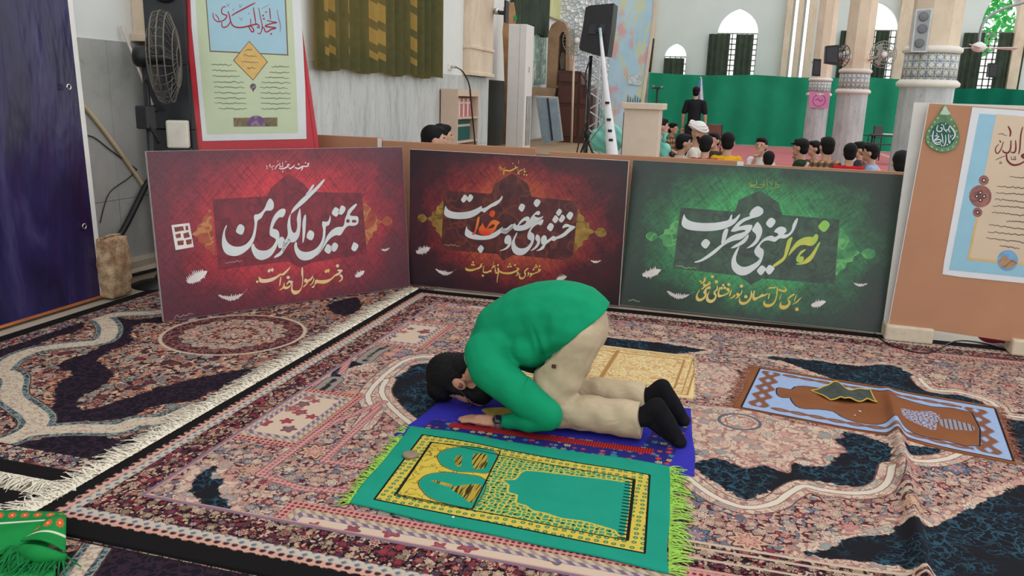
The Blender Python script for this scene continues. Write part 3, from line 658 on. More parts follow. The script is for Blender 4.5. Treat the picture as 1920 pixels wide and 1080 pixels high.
# brown mat with its fold
WQ = pz([(1376, 762), (1908, 869.6), (1867, 762), (1412.5, 685.3)], ZM)
B_OUT = Bz([(170,405),(1850,735),(1735,412),(285,165)])
B_F = sm(Bz([(390,295),(405,285),(480,298),(500,280),(560,275),(620,283),(740,298),(900,300),(1040,315),(1150,352),(1350,402),(1590,437),(1640,640),(1450,612),(1250,580),(1130,517),(1000,522),(880,500),(790,465),(740,432),(640,417),(560,415),(510,400),(480,362),(470,345),(420,345),(392,325)]), 2)
B_V = [sm(Bz([(1155,425),(1200,425),(1250,432),(1350,430),(1400,460),(1380,500),(1370,548),(1300,530),(1220,500),(1170,470)])), sm(Bz([(1400,478),(1480,480),(1520,492),(1600,515),(1610,550),(1540,545),(1450,538),(1400,510)]))]
wat = dict(s=lambda P: st_of(P, WQ)[:, 0], t=lambda P: st_of(P, WQ)[:, 1], o=lambda P: poly_sdf(P, B_OUT), f=lambda P: poly_sdf(P, B_F), w=lambda P: poly_sdf(P, B_V[0]), b=lambda P: poly_sdf(P, B_V[1]))
def mat_brown():
    t = NT('brown_mat_weave', .95, .08); v = t.obj(); s, q = t.attr('s'), t.attr('t')
    br = t.mix(t.noise(v, 5, 4), C(118, 72, 46), C(146, 92, 60)); bl = t.mix(t.noise(v, 60, 2), C(140, 160, 196), C(160, 178, 208)); dk = C(32, 28, 34)
    do, df = t.attr('o'), t.attr('f'); c = t.mix(t.step(do, 0, .002), br, bl)
    def wave(a, b, fr, amp, off): return t.step(t.math('ABSOLUTE', t.math('SUBTRACT', t.math('SUBTRACT', b, off), t.math('MULTIPLY', t.math('SINE', t.math('MULTIPLY', a, fr)), amp))), .016, .005)
    ends = t.math('MAXIMUM', wave(q, s, 34, .012, .075), wave(q, s, 34, -.012, .105)); ends = t.math('MAXIMUM', ends, t.math('MAXIMUM', wave(q, s, 34, .012, .905), wave(q, s, 34, -.012, .935)))
    sides = t.math('MAXIMUM', t.math('MAXIMUM', wave(s, q, 44, .018, .105), wave(s, q, 44, -.018, .105)), t.math('MAXIMUM', wave(s, q, 44, .018, .895), wave(s, q, 44, -.018, .895)))
    sides = t.math('MULTIPLY', sides, t.band(s, .14, .87, .003))
    ins = t.math('MULTIPLY', t.step(do, -.004, .002), t.math('SUBTRACT', 1, t.step(df, .004, .002)))
    c = t.mix(t.math('MULTIPLY', t.math('MAXIMUM', t.math('MULTIPLY', ends, t.band(q, .08, .92, .003)), sides), ins), c, C(126, 84, 66))
    c = t.mix(t.step(df, 0, .002), c, br); c = t.mix(t.band(df, .0, .008, .002), c, dk); c = t.mix(t.band(do, -.001, .008, .002), c, dk)
    sp = t.step(t.vor(t.warp(v, 20, .03), 46, 'DISTANCE_TO_EDGE'), .14, .05)
    c = t.mix(t.math('MULTIPLY', t.step(t.attr('w'), 0, .002), t.math('SUBTRACT', 1, sp)), c, bl)
    c = t.mix(t.math('MULTIPLY', t.step(t.attr('b'), 0, .002), .8), c, t.mix(t.step(t.math('FRACT', t.math('MULTIPLY', s, 60)), .3, .1), C(150, 150, 162), C(70, 60, 60)))
    t.color(c); t.bump(t.noise(v, 260, 2), .4, .003); return t.m
mw_ = thing('brown_prayer_mat', 'brown prayer mat with light blue border and a vase at the right', 'prayer mat')
cloth('woven_mat', WQ, 170, 90, .006, gm, wat, mat_brown(), mw_, .004, 8)
M_bfr = plain('brown_fringe', (150, 96, 78), .95, .05, .2, 50)
fo = fringe('fringe', tuple(WQ[0]), tuple(WQ[3]), (-1, .1), .09, 110, .02, M_bfr, mw_, 3, .006, .5); tag(fo, kind='stuff')
fo = fringe('fringe', tuple(WQ[1]), tuple(WQ[2]), (1, -.1), .07, 110, .02, M_bfr, mw_, 9, .006, .5); tag(fo, kind='stuff')

# small folded cloth lying on the brown mat
def folded_cloth():
    q = reg(1340, 640, 3.31, [(720,352),(1010,370),(970,292),(600,285)], ZM+.02); n, m = 26, 12; v = []; f = []; ed = []
    for j in range(m+1):
        for i in range(n+1):
            s, t = i/n, j/m
            p = q[0]*(1-s)*(1-t)+q[1]*s*(1-t)+q[2]*s*t+q[3]*(1-s)*t
            z = float(ground(p[0], p[1]))+ZM+.006+.045*math.exp(-((s-.42)/.13)**2)*(.55+.45*t)+.016*math.exp(-((s-.2)/.1)**2)+.012*math.exp(-((s-.78)/.12)**2)+.004*math.sin(9*s+5*t)
            v.append((p[0]+.006*math.sin(12*s), p[1]+.008*math.sin(9*s+1)*(1-t), z))
            if j in (0, m) or i in (0, n): pass
    for j in range(m):
        for i in range(n):
            a = j*(n+1)+i; f.append((a, a+1, a+n+2, a+n+1))
    root = thing('folded_cloth', 'small dark grey cloth with yellow edging lying on the brown mat', 'cloth')
    o = pydata('cloth', v, f, fabric('grey_cloth', (72, 78, 72), 0, var=.2, scale=20), root, True)
    md = o.modifiers.new('t', 'SOLIDIFY'); md.thickness = .004
    idx = [i for i in range(n+1)]+[j*(n+1)+n for j in range(1, m+1)]+[m*(n+1)+i for i in range(n-1, -1, -1)]+[j*(n+1) for j in range(m-1, 0, -1)]
    MB().tube([v[i] for i in idx], .0038, 6, True).build('yellow_edging', plain('yellow_thread', (206, 172, 70), .9), root, True)
folded_cloth()
# clay prayer tablet on the green mat, crumbs
tp = atz((770, 853), ZM+.01); M_clay = plain('clay', (142, 126, 104), .9, .1, .15, 40)
tag(MB().lathe([(.012, 0), (.030, .001), (.033, .005), (.032, .011), (.026, .014), (.005, .0145)], 22, tuple(tp[:2])+(ZM+.004,)).build('clay_tablet', M_clay, smooth=True), 'round grey clay prayer tablet on the left end of the green mat', 'prayer tablet')
def crumb(px, lab, r=.006):
    p = atz(px, ZM+.006); g = float(ground(p[0], p[1]))+ZM
    bm = bmesh.new(); bmesh.ops.create_icosphere(bm, subdivisions=1, radius=r)
    for q in bm.verts: q.co *= random.uniform(.7, 1.2); q.co.z *= .7
    me = bpy.data.meshes.new('paper_crumb'); bm.to_mesh(me); bm.free()
    o = link('paper_crumb', me, M_white); o.location = (p[0], p[1], g+r*.6); tag(o, lab, 'crumb')
crumb((850, 968), 'tiny white crumb on the near edge of the green mat')
crumb((1612, 772), 'tiny white crumb at the middle of the brown mat'); crumb((1603, 779), 'second tiny white crumb just left on the brown mat', .005)

# folded green cloth in the near left corner
def Lz(p, z=.03): return np.array([atz((x/7.7125, 940+y/7.7125), z)[:2] for x, y in p])
def corner_cloth():
    root = thing('folded_green_mat', 'folded bright green mat with orange flowers at the near left corner', 'prayer mat')
    t = NT('green_flower_cloth', .8, .2); v = t.obj(); g = t.mix(t.noise(v, 14, 3), C(12, 110, 50), C(26, 150, 72))
    # rows of orange flowers along the border, a pale line inside them
    a = t.attr('row'); b = t.attr('col'); fx = t.math('SUBTRACT', t.math('FRACT', t.math('MULTIPLY', b, 19)), .5); fy = t.math('MULTIPLY', t.math('SUBTRACT', a, .033), 19)
    rr = t.math('SQRT', t.math('ADD', t.math('MULTIPLY', fx, fx), t.math('MULTIPLY', fy, fy))); an = t.math('ARCTAN2', fy, fx)
    rp = t.math('SUBTRACT', rr, t.math('MULTIPLY', t.math('COSINE', t.math('MULTIPLY', an, 8)), .05))
    c = t.mix(t.step(rp, .32, .03), g, C(214, 90, 50)); c = t.mix(t.step(rr, .09, .02), c, C(240, 190, 90)); c = t.mix(t.band(a, .072, .08, .002), c, C(216, 222, 190)); t.color(c)
    t.bump(t.noise(v, 200, 2), .4, .003)
    far = Lz([(-1200, 60), (940, 200)], .035); near = Lz([(-1200, 900), (700, 640)], .045)
    def patch(name, q, zf, nx=30, ny=14, org=None, dr=None):
        V = []; F = []; A = []; B = []
        for j in range(ny+1):
            for i in range(nx+1):
                s, tt = i/nx, j/ny; p = q[0]*(1-s)*(1-tt)+q[1]*s*(1-tt)+q[2]*s*tt+q[3]*(1-s)*tt
                V.append((p[0], p[1], zf(s, tt))); A.append(tt*dr[1]); B.append(s*dr[0])
        for j in range(ny):
            for i in range(nx): k = j*(nx+1)+i; F.append((k, k+1, k+nx+2, k+nx+1))
        o = pydata(name, V, F, t.m, root, True)
        for nm, d in (('row', A), ('col', B)): o.data.attributes.new(nm, 'FLOAT', 'POINT').data.foreach_set('value', d)
        md = o.modifiers.new('t', 'SOLIDIFY'); md.thickness = .005; return o
    q1 = np.array([far[0], far[1], near[1], near[0]])
    patch('mat_body', q1, lambda s, tt: .022+.02*s+.018*math.sin(tt*math.pi)*s, dr=(.6, .2))
    fl_ = Lz([(520, 420), (945, 195), (940, 740), (300, 590)], .06)
    patch('folded_flap', fl_, lambda s, tt: .055+.02*math.sin(s*math.pi)+.006*tt, 18, 12, dr=(.16, .12))
    # rounded fold under the flap
    e0 = Lz([(300, 595)], .06)[0]; e1 = Lz([(940, 745)], .06)[0]
    MB().tube([(e0[0]*(1-k/8)+e1[0]*k/8, e0[1]*(1-k/8)+e1[1]*k/8-.02*math.sin(k/8*3.14), .042+.008*math.sin(k/8*3)) for k in range(9)], [.012+.014*math.sin(k/8*3.14) for k in range(9)], 10).build('rolled_edge', t.m, root, True)
    q2 = Lz([(-900, 800), (850, 830), (700, 1400), (-900, 1500)], .02)
    patch('mat_underside', q2, lambda s, tt: .016+.004*math.sin(8*s), dr=(.5, .3))
    M_gt = plain('green_tassel', (14, 110, 52), .8, .2, .25, 60)
    f1 = fringe('fringe', tuple(Lz([(150, 640)], .05)[0]), tuple(Lz([(930, 740)], .05)[0]), (.1, -1), .11, 160, .05, M_gt, root, 11, .008, .5, .75); tag(f1, kind='stuff')
corner_cloth()
# ------------------------------------------------------------------ calligraphy panels
class Plane:
    """an upright panel standing at A, base along angle, leaning back by tilt"""
    def __init__(s, A, ang, tilt, roll=0.):
        e = Vector((math.cos(ang), math.sin(ang), 0)); n = Vector((-math.sin(ang), math.cos(ang), 0))
        up = Vector((0, 0, 1))*math.cos(tilt)+n*math.sin(tilt)
        if roll: e, up = e*math.cos(roll)+up*math.sin(roll), up*math.cos(roll)-e*math.sin(roll)
        s.M = frame_at(A, e, up); s.I = s.M.inverted(); s.n = s.M.to_3x3()@Vector((0, 1, 0)); s.A = Vector(A)
    def loc(s, px, off=0.):
        r = Vector(ray(px)); t = ((s.A+s.n*off)-Vector(CAM)).dot(s.n)/r.dot(s.n)
        q = s.I@(Vector(CAM)+r*t); return (q.x, q.z)
def flat(name, polys, mat, parent, y, smooth_k=3):
    """flat printed shapes on a panel, each shape a part: an outline, (outline, [holes]) or a pen strip"""
    for p in polys:
        if isinstance(p, dict):
            n = len(p['L']); v = [(a, y, b) for a, b in p['L']]+[(a, y, b) for a, b in p['R']]; f = [(i, i+1, n+i+1, n+i) for i in range(n-1)]
        else:
            outl, holes = (p if isinstance(p, tuple) else (p, [])); loops = [[Vector((x, z, 0)) for x, z in lp] for lp in [outl]+holes]
            f = [tuple(t) for t in tessellate_polygon(loops)]; v = [(q.x, y, q.y) for lp in loops for q in lp]
        o = pydata(name, v, f, mat, parent); bm = bmesh.new(); bm.from_mesh(o.data)
        for q in bm.faces:
            q.normal_update()
            if q.normal.y > 0: q.normal_flip()
        bm.to_mesh(o.data); bm.free()
    return o
def trace(pl, reg_, polys, k=3):
    ox, oy, sc = reg_; out = []
    def cv(pts, kk): return [tuple(q) for q in crom([pl.loc((ox+x/sc, oy+y/sc)) for x, y in pts], kk)]
    for p in polys:
        if isinstance(p, tuple): out.append((cv(p[0], k), [cv(h, k) for h in p[1]]))
        else: out.append(cv(p, k))
    return out
def dots(pl, reg_, ds):
    ox, oy, sc = reg_; return [[pl.loc((ox+(x+r*1.15*math.cos(a+.3))/sc, oy+(y+r*1.15*math.sin(a+.3))/sc)) for a in [i*math.pi/3 for i in range(6)]] for x, y, r in ds]
def ribbons(pl, reg_, strokes, k=4):
    """pen strokes: (points, width in crop pixels), swelling in the middle"""
    ox, oy, sc = reg_; out = []
    for pts, w in strokes:
        c = crom(pts, k, False); n = len(c); t = np.gradient(c, axis=0); t /= np.maximum(np.linalg.norm(t, axis=1), 1e-6)[:, None]
        nn = np.stack([-t[:, 1], t[:, 0]], 1); ww = w*(.5+.5*np.sin(np.linspace(.25, math.pi-.15, n)))/2
        L = c+nn*ww[:, None]; R = c-nn*ww[:, None]
        out.append(dict(L=[pl.loc((ox+q[0]/sc, oy+q[1]/sc)) for q in L], R=[pl.loc((ox+q[0]/sc, oy+q[1]/sc)) for q in R]))
    return out
RA, RB, RY = (400, 330, 6), (530, 330, 6), (470, 490, 10.105)
RED_A = [[(145,552),(120,600),(100,680),(95,760),(110,830),(150,880),(220,900),(290,890),(360,850),(420,790),(460,710),(480,620),(490,540),(500,500),(540,470),(585,395),(640,390),(670,370),(680,325),(668,280),(635,252),(605,290),(575,360),(540,405),(500,430),(465,435),(455,470),(462,520),(458,580),(440,660),(410,720),(360,770),(290,795),(210,785),(155,740),(132,680),(130,620),(150,570)],
 [(300,542),(340,562),(348,600),(320,660),(255,630),(270,570)],
 [(795,368),(812,390),(800,435),(775,465),(740,465),(700,510),(672,570),(668,590),(715,605),(738,640),(740,700),(720,770),(690,840),(640,905),(570,940),(520,942),(470,915),(435,850),(425,795),(450,760),(470,800),(520,835),(600,835),(660,795),(700,730),(695,705),(660,685),(635,665),(632,610),(650,520),(680,450),(720,400),(760,372)],
 [(750,688),(780,686),(800,715),(805,760),(830,730),(845,700),(870,735),(850,760),(810,815),(770,880),(720,912),(680,920),(700,890),(750,850),(770,812),(735,810),(725,770),(735,720)]]
RED_B = [[(85,428),(62,480),(50,560),(56,650),(40,700),(0,760),(0,860),(30,800),(65,745),(110,747),(150,728),(185,670),(200,570),(204,470),(194,365),(174,410),(158,480),(163,560),(150,622),(125,640),(102,612),(88,550),(84,480),(90,432)],
 [(90,425),(110,370),(160,310),(230,240),(300,185),(360,135),(410,85),(462,35),(468,50),(440,95),(390,155),(330,215),(260,285),(190,345),(130,395)],
 [(252,212),(290,165),(320,115),(345,95),(352,105),(330,150),(290,190)],
 [(252,432),(262,470),(258,560),(250,660),(235,735),(222,752),(220,720),(222,620),(220,540),(232,470)],
 [(305,610),(345,630),(352,670),(325,722),(270,695),(278,640)],
 [(532,440),(538,490),(520,550),(485,570),(480,640),(470,720),(440,800),(390,880),(320,935),(240,950),(180,925),(140,860),(128,790),(140,745),(158,750),(165,800),(200,840),(260,855),(330,840),(390,800),(430,740),(448,680),(452,600),(442,550),(448,510),(480,515),(510,505),(525,470)],
 ([(825,310),(830,330),(800,370),(775,400),(755,440),(800,450),(840,455),(852,490),(840,540),(800,560),(740,560),(700,590),(650,665),(600,665),(550,690),(510,730),(470,790),(420,860),(380,900),(430,830),(470,740),(500,670),(550,610),(610,575),(670,570),(690,540),(700,480),(720,430),(735,385),(780,340)], [[(735,485),(755,505),(740,525),(715,520),(715,495)], [(790,492),(825,500),(825,520),(790,525),(775,510)]]),
 [(595,350),(640,385),(630,420),(600,458),(552,425),(565,380)], [(660,332),(700,350),(700,390),(660,437),(620,410),(640,370)],
 [(505,765),(550,800),(545,840),(515,875),(468,840),(480,800)], [(580,748),(618,770),(615,810),(580,852),(540,825),(555,775)], [(800,745),(845,770),(845,805),(810,848),(770,820),(785,770)]]
RED_Y = [[(155,285),(200,328),(290,335),(400,310),(500,268),(565,222),(580,240),(650,185),(720,125),(745,90),(735,140),(670,220),(610,272),(575,262),(520,300),(430,365),(320,400),(220,408),(165,390),(150,340)],
 [(350,140),(380,165),(345,215),(315,185)], [(405,125),(435,155),(405,200),(375,165)], [(560,295),(575,300),(570,380),(552,465),(540,460),(545,380)],
 [(530,548),(590,500),(618,450),(630,395),(642,430),(645,470),(690,478),(740,455),(755,420),(720,405),(690,440),(675,440),(690,400),(725,362),(795,375),(790,410),(755,470),(710,515),(660,530),(615,515),(575,540)],
 [(975,105),(990,150),(992,300),(985,420),(960,520),(920,590),(850,630),(790,610),(762,545),(770,470),(800,410),(790,480),(800,540),(850,555),(910,545),(950,500),(970,420),(975,320),(955,230),(960,150)],
 [(1170,265),(1180,300),(1140,360),(1090,390),(1060,440),(1000,490),(990,475),(1040,430),(1050,400),(1010,390),(1015,340),(1045,325),(1070,345),(1120,330),(1160,285)],
 [(1195,305),(1200,360),(1165,430),(1105,465),(1150,420),(1180,360)],
 [(1150,490),(1200,450),(1215,380),(1235,345),(1300,355),(1420,350),(1520,320),(1580,260),(1640,220),(1680,200),(1640,180),(1660,150),(1740,165),(1720,200),(1660,265),(1600,280),(1540,340),(1460,400),(1370,425),(1270,415),(1225,430),(1200,490),(1170,505)],
 [(1710,240),(1745,290),(1735,350),(1680,388),(1665,378),(1710,340),(1715,310),(1680,270)],
 [(1430,155),(1455,175),(1425,225),(1395,190)], [(1470,140),(1495,170),(1465,215),(1440,180)]]
MC, MD, MY = (820, 350, 7.714), (940, 370, 9.), (860, 480, 11.294)
MID_C = [[(122,275),(140,310),(180,345),(260,368),(380,368),(480,350),(570,315),(642,280),(645,310),(700,300),(760,260),(840,215),(900,180),(940,130),(942,165),(910,220),(850,270),(780,300),(720,345),(680,375),(640,355),(590,395),(510,440),(420,462),(300,468),(190,455),(120,425),(98,380),(108,320)],
 [(395,115),(435,140),(430,180),(380,230),(345,190),(370,145)], [(475,108),(515,135),(515,170),(470,222),(430,185),(450,140)],
 [(428,570),(440,610),(490,650),(560,690),(650,710),(720,705),(790,680),(860,640),(910,605),(945,580),(950,605),(1000,600),(1050,560),(1090,540),(1090,600),(1040,640),(990,685),(940,660),(890,695),(830,735),(740,762),(620,770),(500,755),(430,725),(400,690),(408,620)],
 [(635,845),(672,880),(668,910),(630,960),(585,910),(605,865)],
 [(1000,710),(1030,700),(1060,720),(1075,780),(1060,850),(1010,900),(940,925),(902,922),(950,905),(1000,870),(1020,830),(985,825),(970,790),(980,740)]]
MID_R = [[(600,428),(612,460),(600,540),(570,630),(545,690),(500,685),(540,640),(560,560),(575,480)],
 ([(670,480),(660,530),(690,590),(710,605),(745,540),(790,490),(835,480),(905,515),(870,560),(830,640),(760,700),(680,705),(620,680),(600,630),(610,590),(650,540)], [[(830,550),(800,545),(760,575),(735,602),(790,598),(825,575)]]),
 [(800,340),(835,360),(830,410),(800,440),(755,410),(770,360)]]
MID_D = [([(5,500),(30,520),(60,545),(110,540),(160,500),(225,435),(245,460),(270,470),(320,400),(380,345),(440,322),(475,340),(480,380),(500,340),(560,270),(610,232),(650,240),(655,270),(630,300),(590,290),(560,310),(600,335),(650,340),(705,315),(690,350),(620,400),(540,470),(450,530),(360,560),(280,565),(220,550),(205,520),(150,560),(80,610),(0,590)], [[(420,395),(380,400),(330,440),(300,470),(370,465),(415,430)]]),
 [(345,105),(395,130),(395,180),(350,243),(292,190),(315,130)], [(605,28),(655,55),(655,100),(600,165),(548,110),(565,55)],
 [(690,370),(712,385),(700,430),(665,472),(625,455),(570,480),(520,530),(500,580),(545,615),(560,660),(550,740),(510,830),(450,910),(370,970),(280,975),(210,935),(175,860),(175,770),(210,680),(255,600),(272,595),(260,640),(230,720),(240,800),(290,850),(370,860),(440,830),(490,770),(500,730),(450,700),(440,650),(455,590),(490,520),(560,450),(630,400)],
 [(600,625),(640,650),(660,710),(645,790),(600,850),(540,890),(490,900),(540,860),(590,800),(605,750),(575,710),(580,660)],
 [(1100,445),(1170,470),(1245,490),(1235,520),(1150,590),(1080,650),(1000,690),(940,705),(890,738),(850,725),(800,760),(750,800),(720,860),(660,895),(590,900),(640,870),(690,820),(700,795),(675,780),(672,700),(700,650),(740,640),(765,670),(775,720),(830,680),(880,650),(920,665),(990,635),(1060,590),(1120,530),(1150,505),(1100,500),(1060,515),(1030,520),(1050,470)],
 [(980,190),(1022,225),(1015,260),(970,315),(925,265),(950,220)], [(915,300),(960,340),(965,370),(915,435),(863,385),(885,335)], [(1025,290),(1072,325),(1070,365),(1020,425),(970,385),(1000,330)], [(1165,240),(1212,275),(1205,320),(1160,382),(1100,325),(1125,270)], [(830,432),(882,465),(880,510),(835,572),(772,520),(795,465)]]
MID_Y = [[(150,235),(165,255),(230,275),(320,270),(400,245),(450,220),(455,195),(480,160),(505,155),(510,170),(480,195),(510,205),(480,240),(430,275),(380,285),(310,315),(220,322),(160,305),(142,270)],
 [(540,200),(545,210),(530,290),(535,330),(570,325),(600,330),(640,310),(680,290),(700,300),(690,335),(640,345),(600,365),(545,360),(515,340),(515,270)], [(740,120),(748,130),(735,210),(770,190),(780,215),(730,250),(700,275),(690,265),(720,225)],
 [(775,215),(785,270),(800,340),(830,330),(820,290),(830,250),(855,255),(860,310),(840,360),(800,375),(775,350),(765,290)], [(860,300),(870,330),(845,400),(830,480),(820,555),(810,550),(815,450),(835,360)],
 [(870,305),(930,335),(1020,345),(1120,335),(1200,305),(1250,275),(1210,245),(1250,245),(1290,270),(1270,305),(1200,345),(1110,380),(1010,385),(920,370),(870,340)], [(1250,325),(1275,345),(1270,385),(1230,420),(1200,425),(1240,390),(1235,350)],
 [(1480,255),(1485,270),(1440,300),(1410,350),(1430,365),(1420,420),(1380,480),(1320,495),(1280,465),(1275,410),(1305,350),(1300,410),(1320,450),(1370,450),(1405,400),(1385,360),(1400,300),(1440,262)], [(1475,330),(1500,365),(1490,405),(1440,440),(1470,400),(1465,360)],
 [(1700,265),(1745,285),(1740,310),(1680,350),(1610,375),(1560,400),(1530,435),(1490,450),(1520,410),(1510,370),(1540,350),(1560,370),(1620,350),(1690,315),(1680,290)]]
GE, GF, GY = (1270, 380, 7.7125), (1410, 390, 7.7125), (1300, 510, 8.727)
GRN_E = [[(100,168),(115,205),(150,245),(220,275),(330,292),(450,295),(570,288),(680,268),(740,248),(770,190),(795,175),(790,240),(830,230),(880,180),(908,165),(895,210),(850,280),(790,330),(700,370),(590,398),(450,412),(300,408),(170,392),(95,360),(62,310),(75,230)],
 [(690,385),(735,380),(725,450),(700,530),(670,580),(635,590),(645,520),(655,450)], [(415,525),(465,560),(468,600),(410,665),(345,610),(365,555)],
 [(1155,52),(1210,70),(1240,100),(1240,150),(1190,195),(1130,215),(1060,235),(960,280),(890,345),(980,325),(1060,320),(1085,335),(1070,390),(1010,460),(920,530),(820,550),(740,580),(660,630),(560,720),(450,800),(350,850),(270,868),(248,855),(330,825),(450,745),(560,660),(650,590),(710,535),(770,490),(850,455),(930,435),(985,410),(970,395),(900,400),(830,420),(775,415),(800,370),(870,290),(960,225),(1050,195),(1042,170),(1080,100)],
 [(1030,460),(1025,510),(985,570),(920,615),(840,650),(772,660),(820,620),(900,570),(960,520),(1000,480)], [(1155,280),(1200,320),(1228,390),(1215,470),(1170,560),(1100,630),(1000,662),(1050,620),(1110,560),(1140,500),(1130,450),(1080,400),(1110,340)],
 [(1740,222),(1738,267),(1710,347),(1670,427),(1610,487),(1550,517),(1480,517),(1420,562),(1380,562),(1320,547),(1260,557),(1210,597),(1195,642),(1240,677),(1250,727),(1230,817),(1190,897),(1130,957),(1040,1025),(960,1052),(880,1040),(810,985),(782,910),(790,810),(840,700),(880,645),(897,640),(870,720),(848,800),(860,870),(920,920),(1000,925),(1090,890),(1160,845),(1190,807),(1140,767),(1112,712),(1130,657),(1170,607),(1230,537),(1300,492),(1370,477),(1410,497),(1460,467),(1440,437),(1400,422),(1430,377),(1490,347),(1550,357),(1578,397),(1570,427),(1540,457),(1600,452),(1650,397),(1665,327),(1700,257)]]
GRN_F = [[(275,140),(330,170),(335,215),(270,288),(205,235),(225,180)], [(145,830),(200,870),(195,900),(130,972),(72,915),(95,870)], [(255,822),(318,860),(320,890),(250,965),(195,905),(215,860)]]
GRN_Z = [[(580,420),(585,440),(560,520),(530,620),(490,720),(440,780),(380,820),(320,855),(300,830),(360,780),(430,730),(460,690),(480,600),(510,480),(550,430)],
 [(930,375),(955,395),(955,440),(925,500),(880,540),(830,548),(770,535),(700,540),(640,580),(580,640),(530,690),(545,630),(600,540),(660,475),(740,430),(820,415),(880,420),(905,390)], [(980,490),(985,510),(940,610),(890,710),(830,780),(760,810),(690,820),(640,815),(650,800),(710,795),(770,745),(840,680),(900,600),(950,520)],
 [(775,595),(770,615),(720,660),(690,700),(735,700),(748,735),(730,780),(690,795),(645,770),(640,725),(670,670),(710,620)], [(1045,178),(1105,205),(1120,260),(1045,348),(962,285),(985,225)]]
GRN_Y = [[(265,230),(285,240),(280,275),(230,280),(215,320),(222,360),(200,420),(150,465),(100,482),(55,465),(38,415),(60,350),(100,285),(105,295),(75,360),(75,410),(110,435),(160,415),(190,370),(165,350),(170,310),(215,255)],
 [(185,85),(205,110),(195,160),(150,190),(120,185),(165,150),(170,110)], [(265,150),(285,180),(260,215),(200,245),(150,285),(130,275),(170,240),(155,210),(175,185),(200,200),(240,185)],
 [(390,220),(405,250),(395,300),(360,330),(380,370),(375,430),(330,490),(270,508),(220,480),(205,430),(230,360),(270,310),(245,380),(250,430),(290,455),(340,430),(355,390),(330,360),(335,320),(375,280)],
 [(435,240),(440,260),(425,320),(430,370),(490,370),(545,345),(575,320),(540,300),(545,265),(575,255),(595,290),(585,340),(530,380),(460,405),(410,415),(395,370),(410,290)],
 [(620,290),(630,300),(610,380),(585,400),(595,340)], [(690,370),(680,400),(640,430),(585,435),(640,405),(670,370)], [(800,300),(800,340),(770,380),(735,420),(680,440),(720,400),(700,370),(715,340),(745,345),(755,365),(780,340),(790,300)],
 [(955,310),(965,380),(940,450),(890,510),(820,540),(760,520),(742,460),(770,410),(765,460),(800,490),(860,485),(910,440),(935,380),(940,320)], [(1010,300),(1000,360),(1000,410),(1050,410),(1090,385),(1130,355),(1160,370),(1215,345),(1210,370),(1150,400),(1110,415),(1060,435),(1010,470),(970,450),(968,380),(990,310)],
 [(1245,340),(1250,370),(1235,440),(1222,440),(1230,370)], [(1220,275),(1260,245),(1310,250),(1365,235),(1330,270),(1270,268)], [(1375,240),(1385,300),(1370,400),(1345,490),(1290,555),(1220,580),(1160,560),(1140,510),(1170,460),(1175,510),(1220,525),(1280,515),(1330,460),(1355,380),(1362,270)],
 [(1390,300),(1440,320),(1500,330),(1530,290),(1500,250),(1470,240),(1500,270),(1490,295),(1440,290),(1410,275)], [(1445,360),(1430,410),(1412,460),(1405,450),(1425,380)],
 [(1640,355),(1660,370),(1620,400),(1565,440),(1560,460),(1590,475),(1585,530),(1540,590),(1470,615),(1415,590),(1405,540),(1440,480),(1440,530),(1480,550),(1540,530),(1555,490),(1540,450),(1570,400)], [(1690,365),(1680,420),(1655,480),(1645,480),(1665,410)], [(1780,410),(1750,440),(1700,500),(1610,535),(1680,490),(1730,440)]]

def poster_material(name, w, h, stops, dark, scr):
    t = NT(name, .32, .45); v = t.obj(); x, y, z = t.xyz(v)
    p = t.math('DIVIDE', t.math('SUBTRACT', x, w*.5), w*.5); q = t.math('DIVIDE', t.math('SUBTRACT', z, h*.52), h*.5)
    r = t.math('SQRT', t.math('ADD', t.math('MULTIPLY', t.math('MULTIPLY', p, p), 1.05), t.math('MULTIPLY', t.math('MULTIPLY', q, q), .95)))
    n = t.noise(v, 5, 6, .65); r = t.math('ADD', r, t.math('MULTIPLY', t.math('SUBTRACT', n, .5), .8)); r = t.math('MULTIPLY', r, .77)
    c = t.ramp(r, [(s_, C(*c_)) for s_, c_ in stops])
    for k, rot in enumerate((.5, -.6)):
        sv = t.mapv(t.mapv(v, rot=(0, rot*1.5, 0)), (3, 1, 70)); s_ = t.noise(sv, 1.4, 3, .6)
        c = t.mix(t.math('MULTIPLY', t.ramp(s_, [(.50, (0, 0, 0, 1)), (.64, (1, 1, 1, 1))]), .45), c, C(*scr))
    fine = t.noise(v, 40, 4, .7); c = t.mix(t.math('MULTIPLY', t.ramp(fine, [(.5, (0, 0, 0, 1)), (.7, (1, 1, 1, 1))]), .4), c, C(*dark))
    t.color(c); t.bump(t.noise(v, 3, 2), .15, .02); return t.m
def cart_material(name, a, b, d):
    t = NT(name, .32, .45); v = t.obj(); w = t.warp(v, 6, .12)
    c = t.ramp(t.noise(w, 9, 5, .65), [(.35, C(*a)), (.65, C(*b))])
    c = t.mix(t.math('MULTIPLY', t.step(t.math('ABSOLUTE', t.math('SUBTRACT', t.noise(w, 7, 1), .5)), .02, .015), .6), c, C(*d)); t.color(c); return t.m
def ink(name, rgb, rgb2=None):
    t = NT(name, .4, .3); v = t.obj()
    t.color(t.ramp(t.noise(v, 5, 2), [(.38, C(*rgb)), (.62, C(*(rgb2 or rgb)))])); return t.m
M_wink = ink('white_ink', (216, 222, 220), (206, 212, 212)); M_yink = ink('yellow_ink', (212, 180, 74), (222, 200, 120)); M_gink = ink('yellow_green_ink', (206, 196, 84), (134, 196, 92))
M_gold = cart_material('gold_print', (120, 92, 40), (176, 142, 66), (70, 50, 24)); M_feather = ink('feather_white', (232, 226, 222), (206, 196, 192))
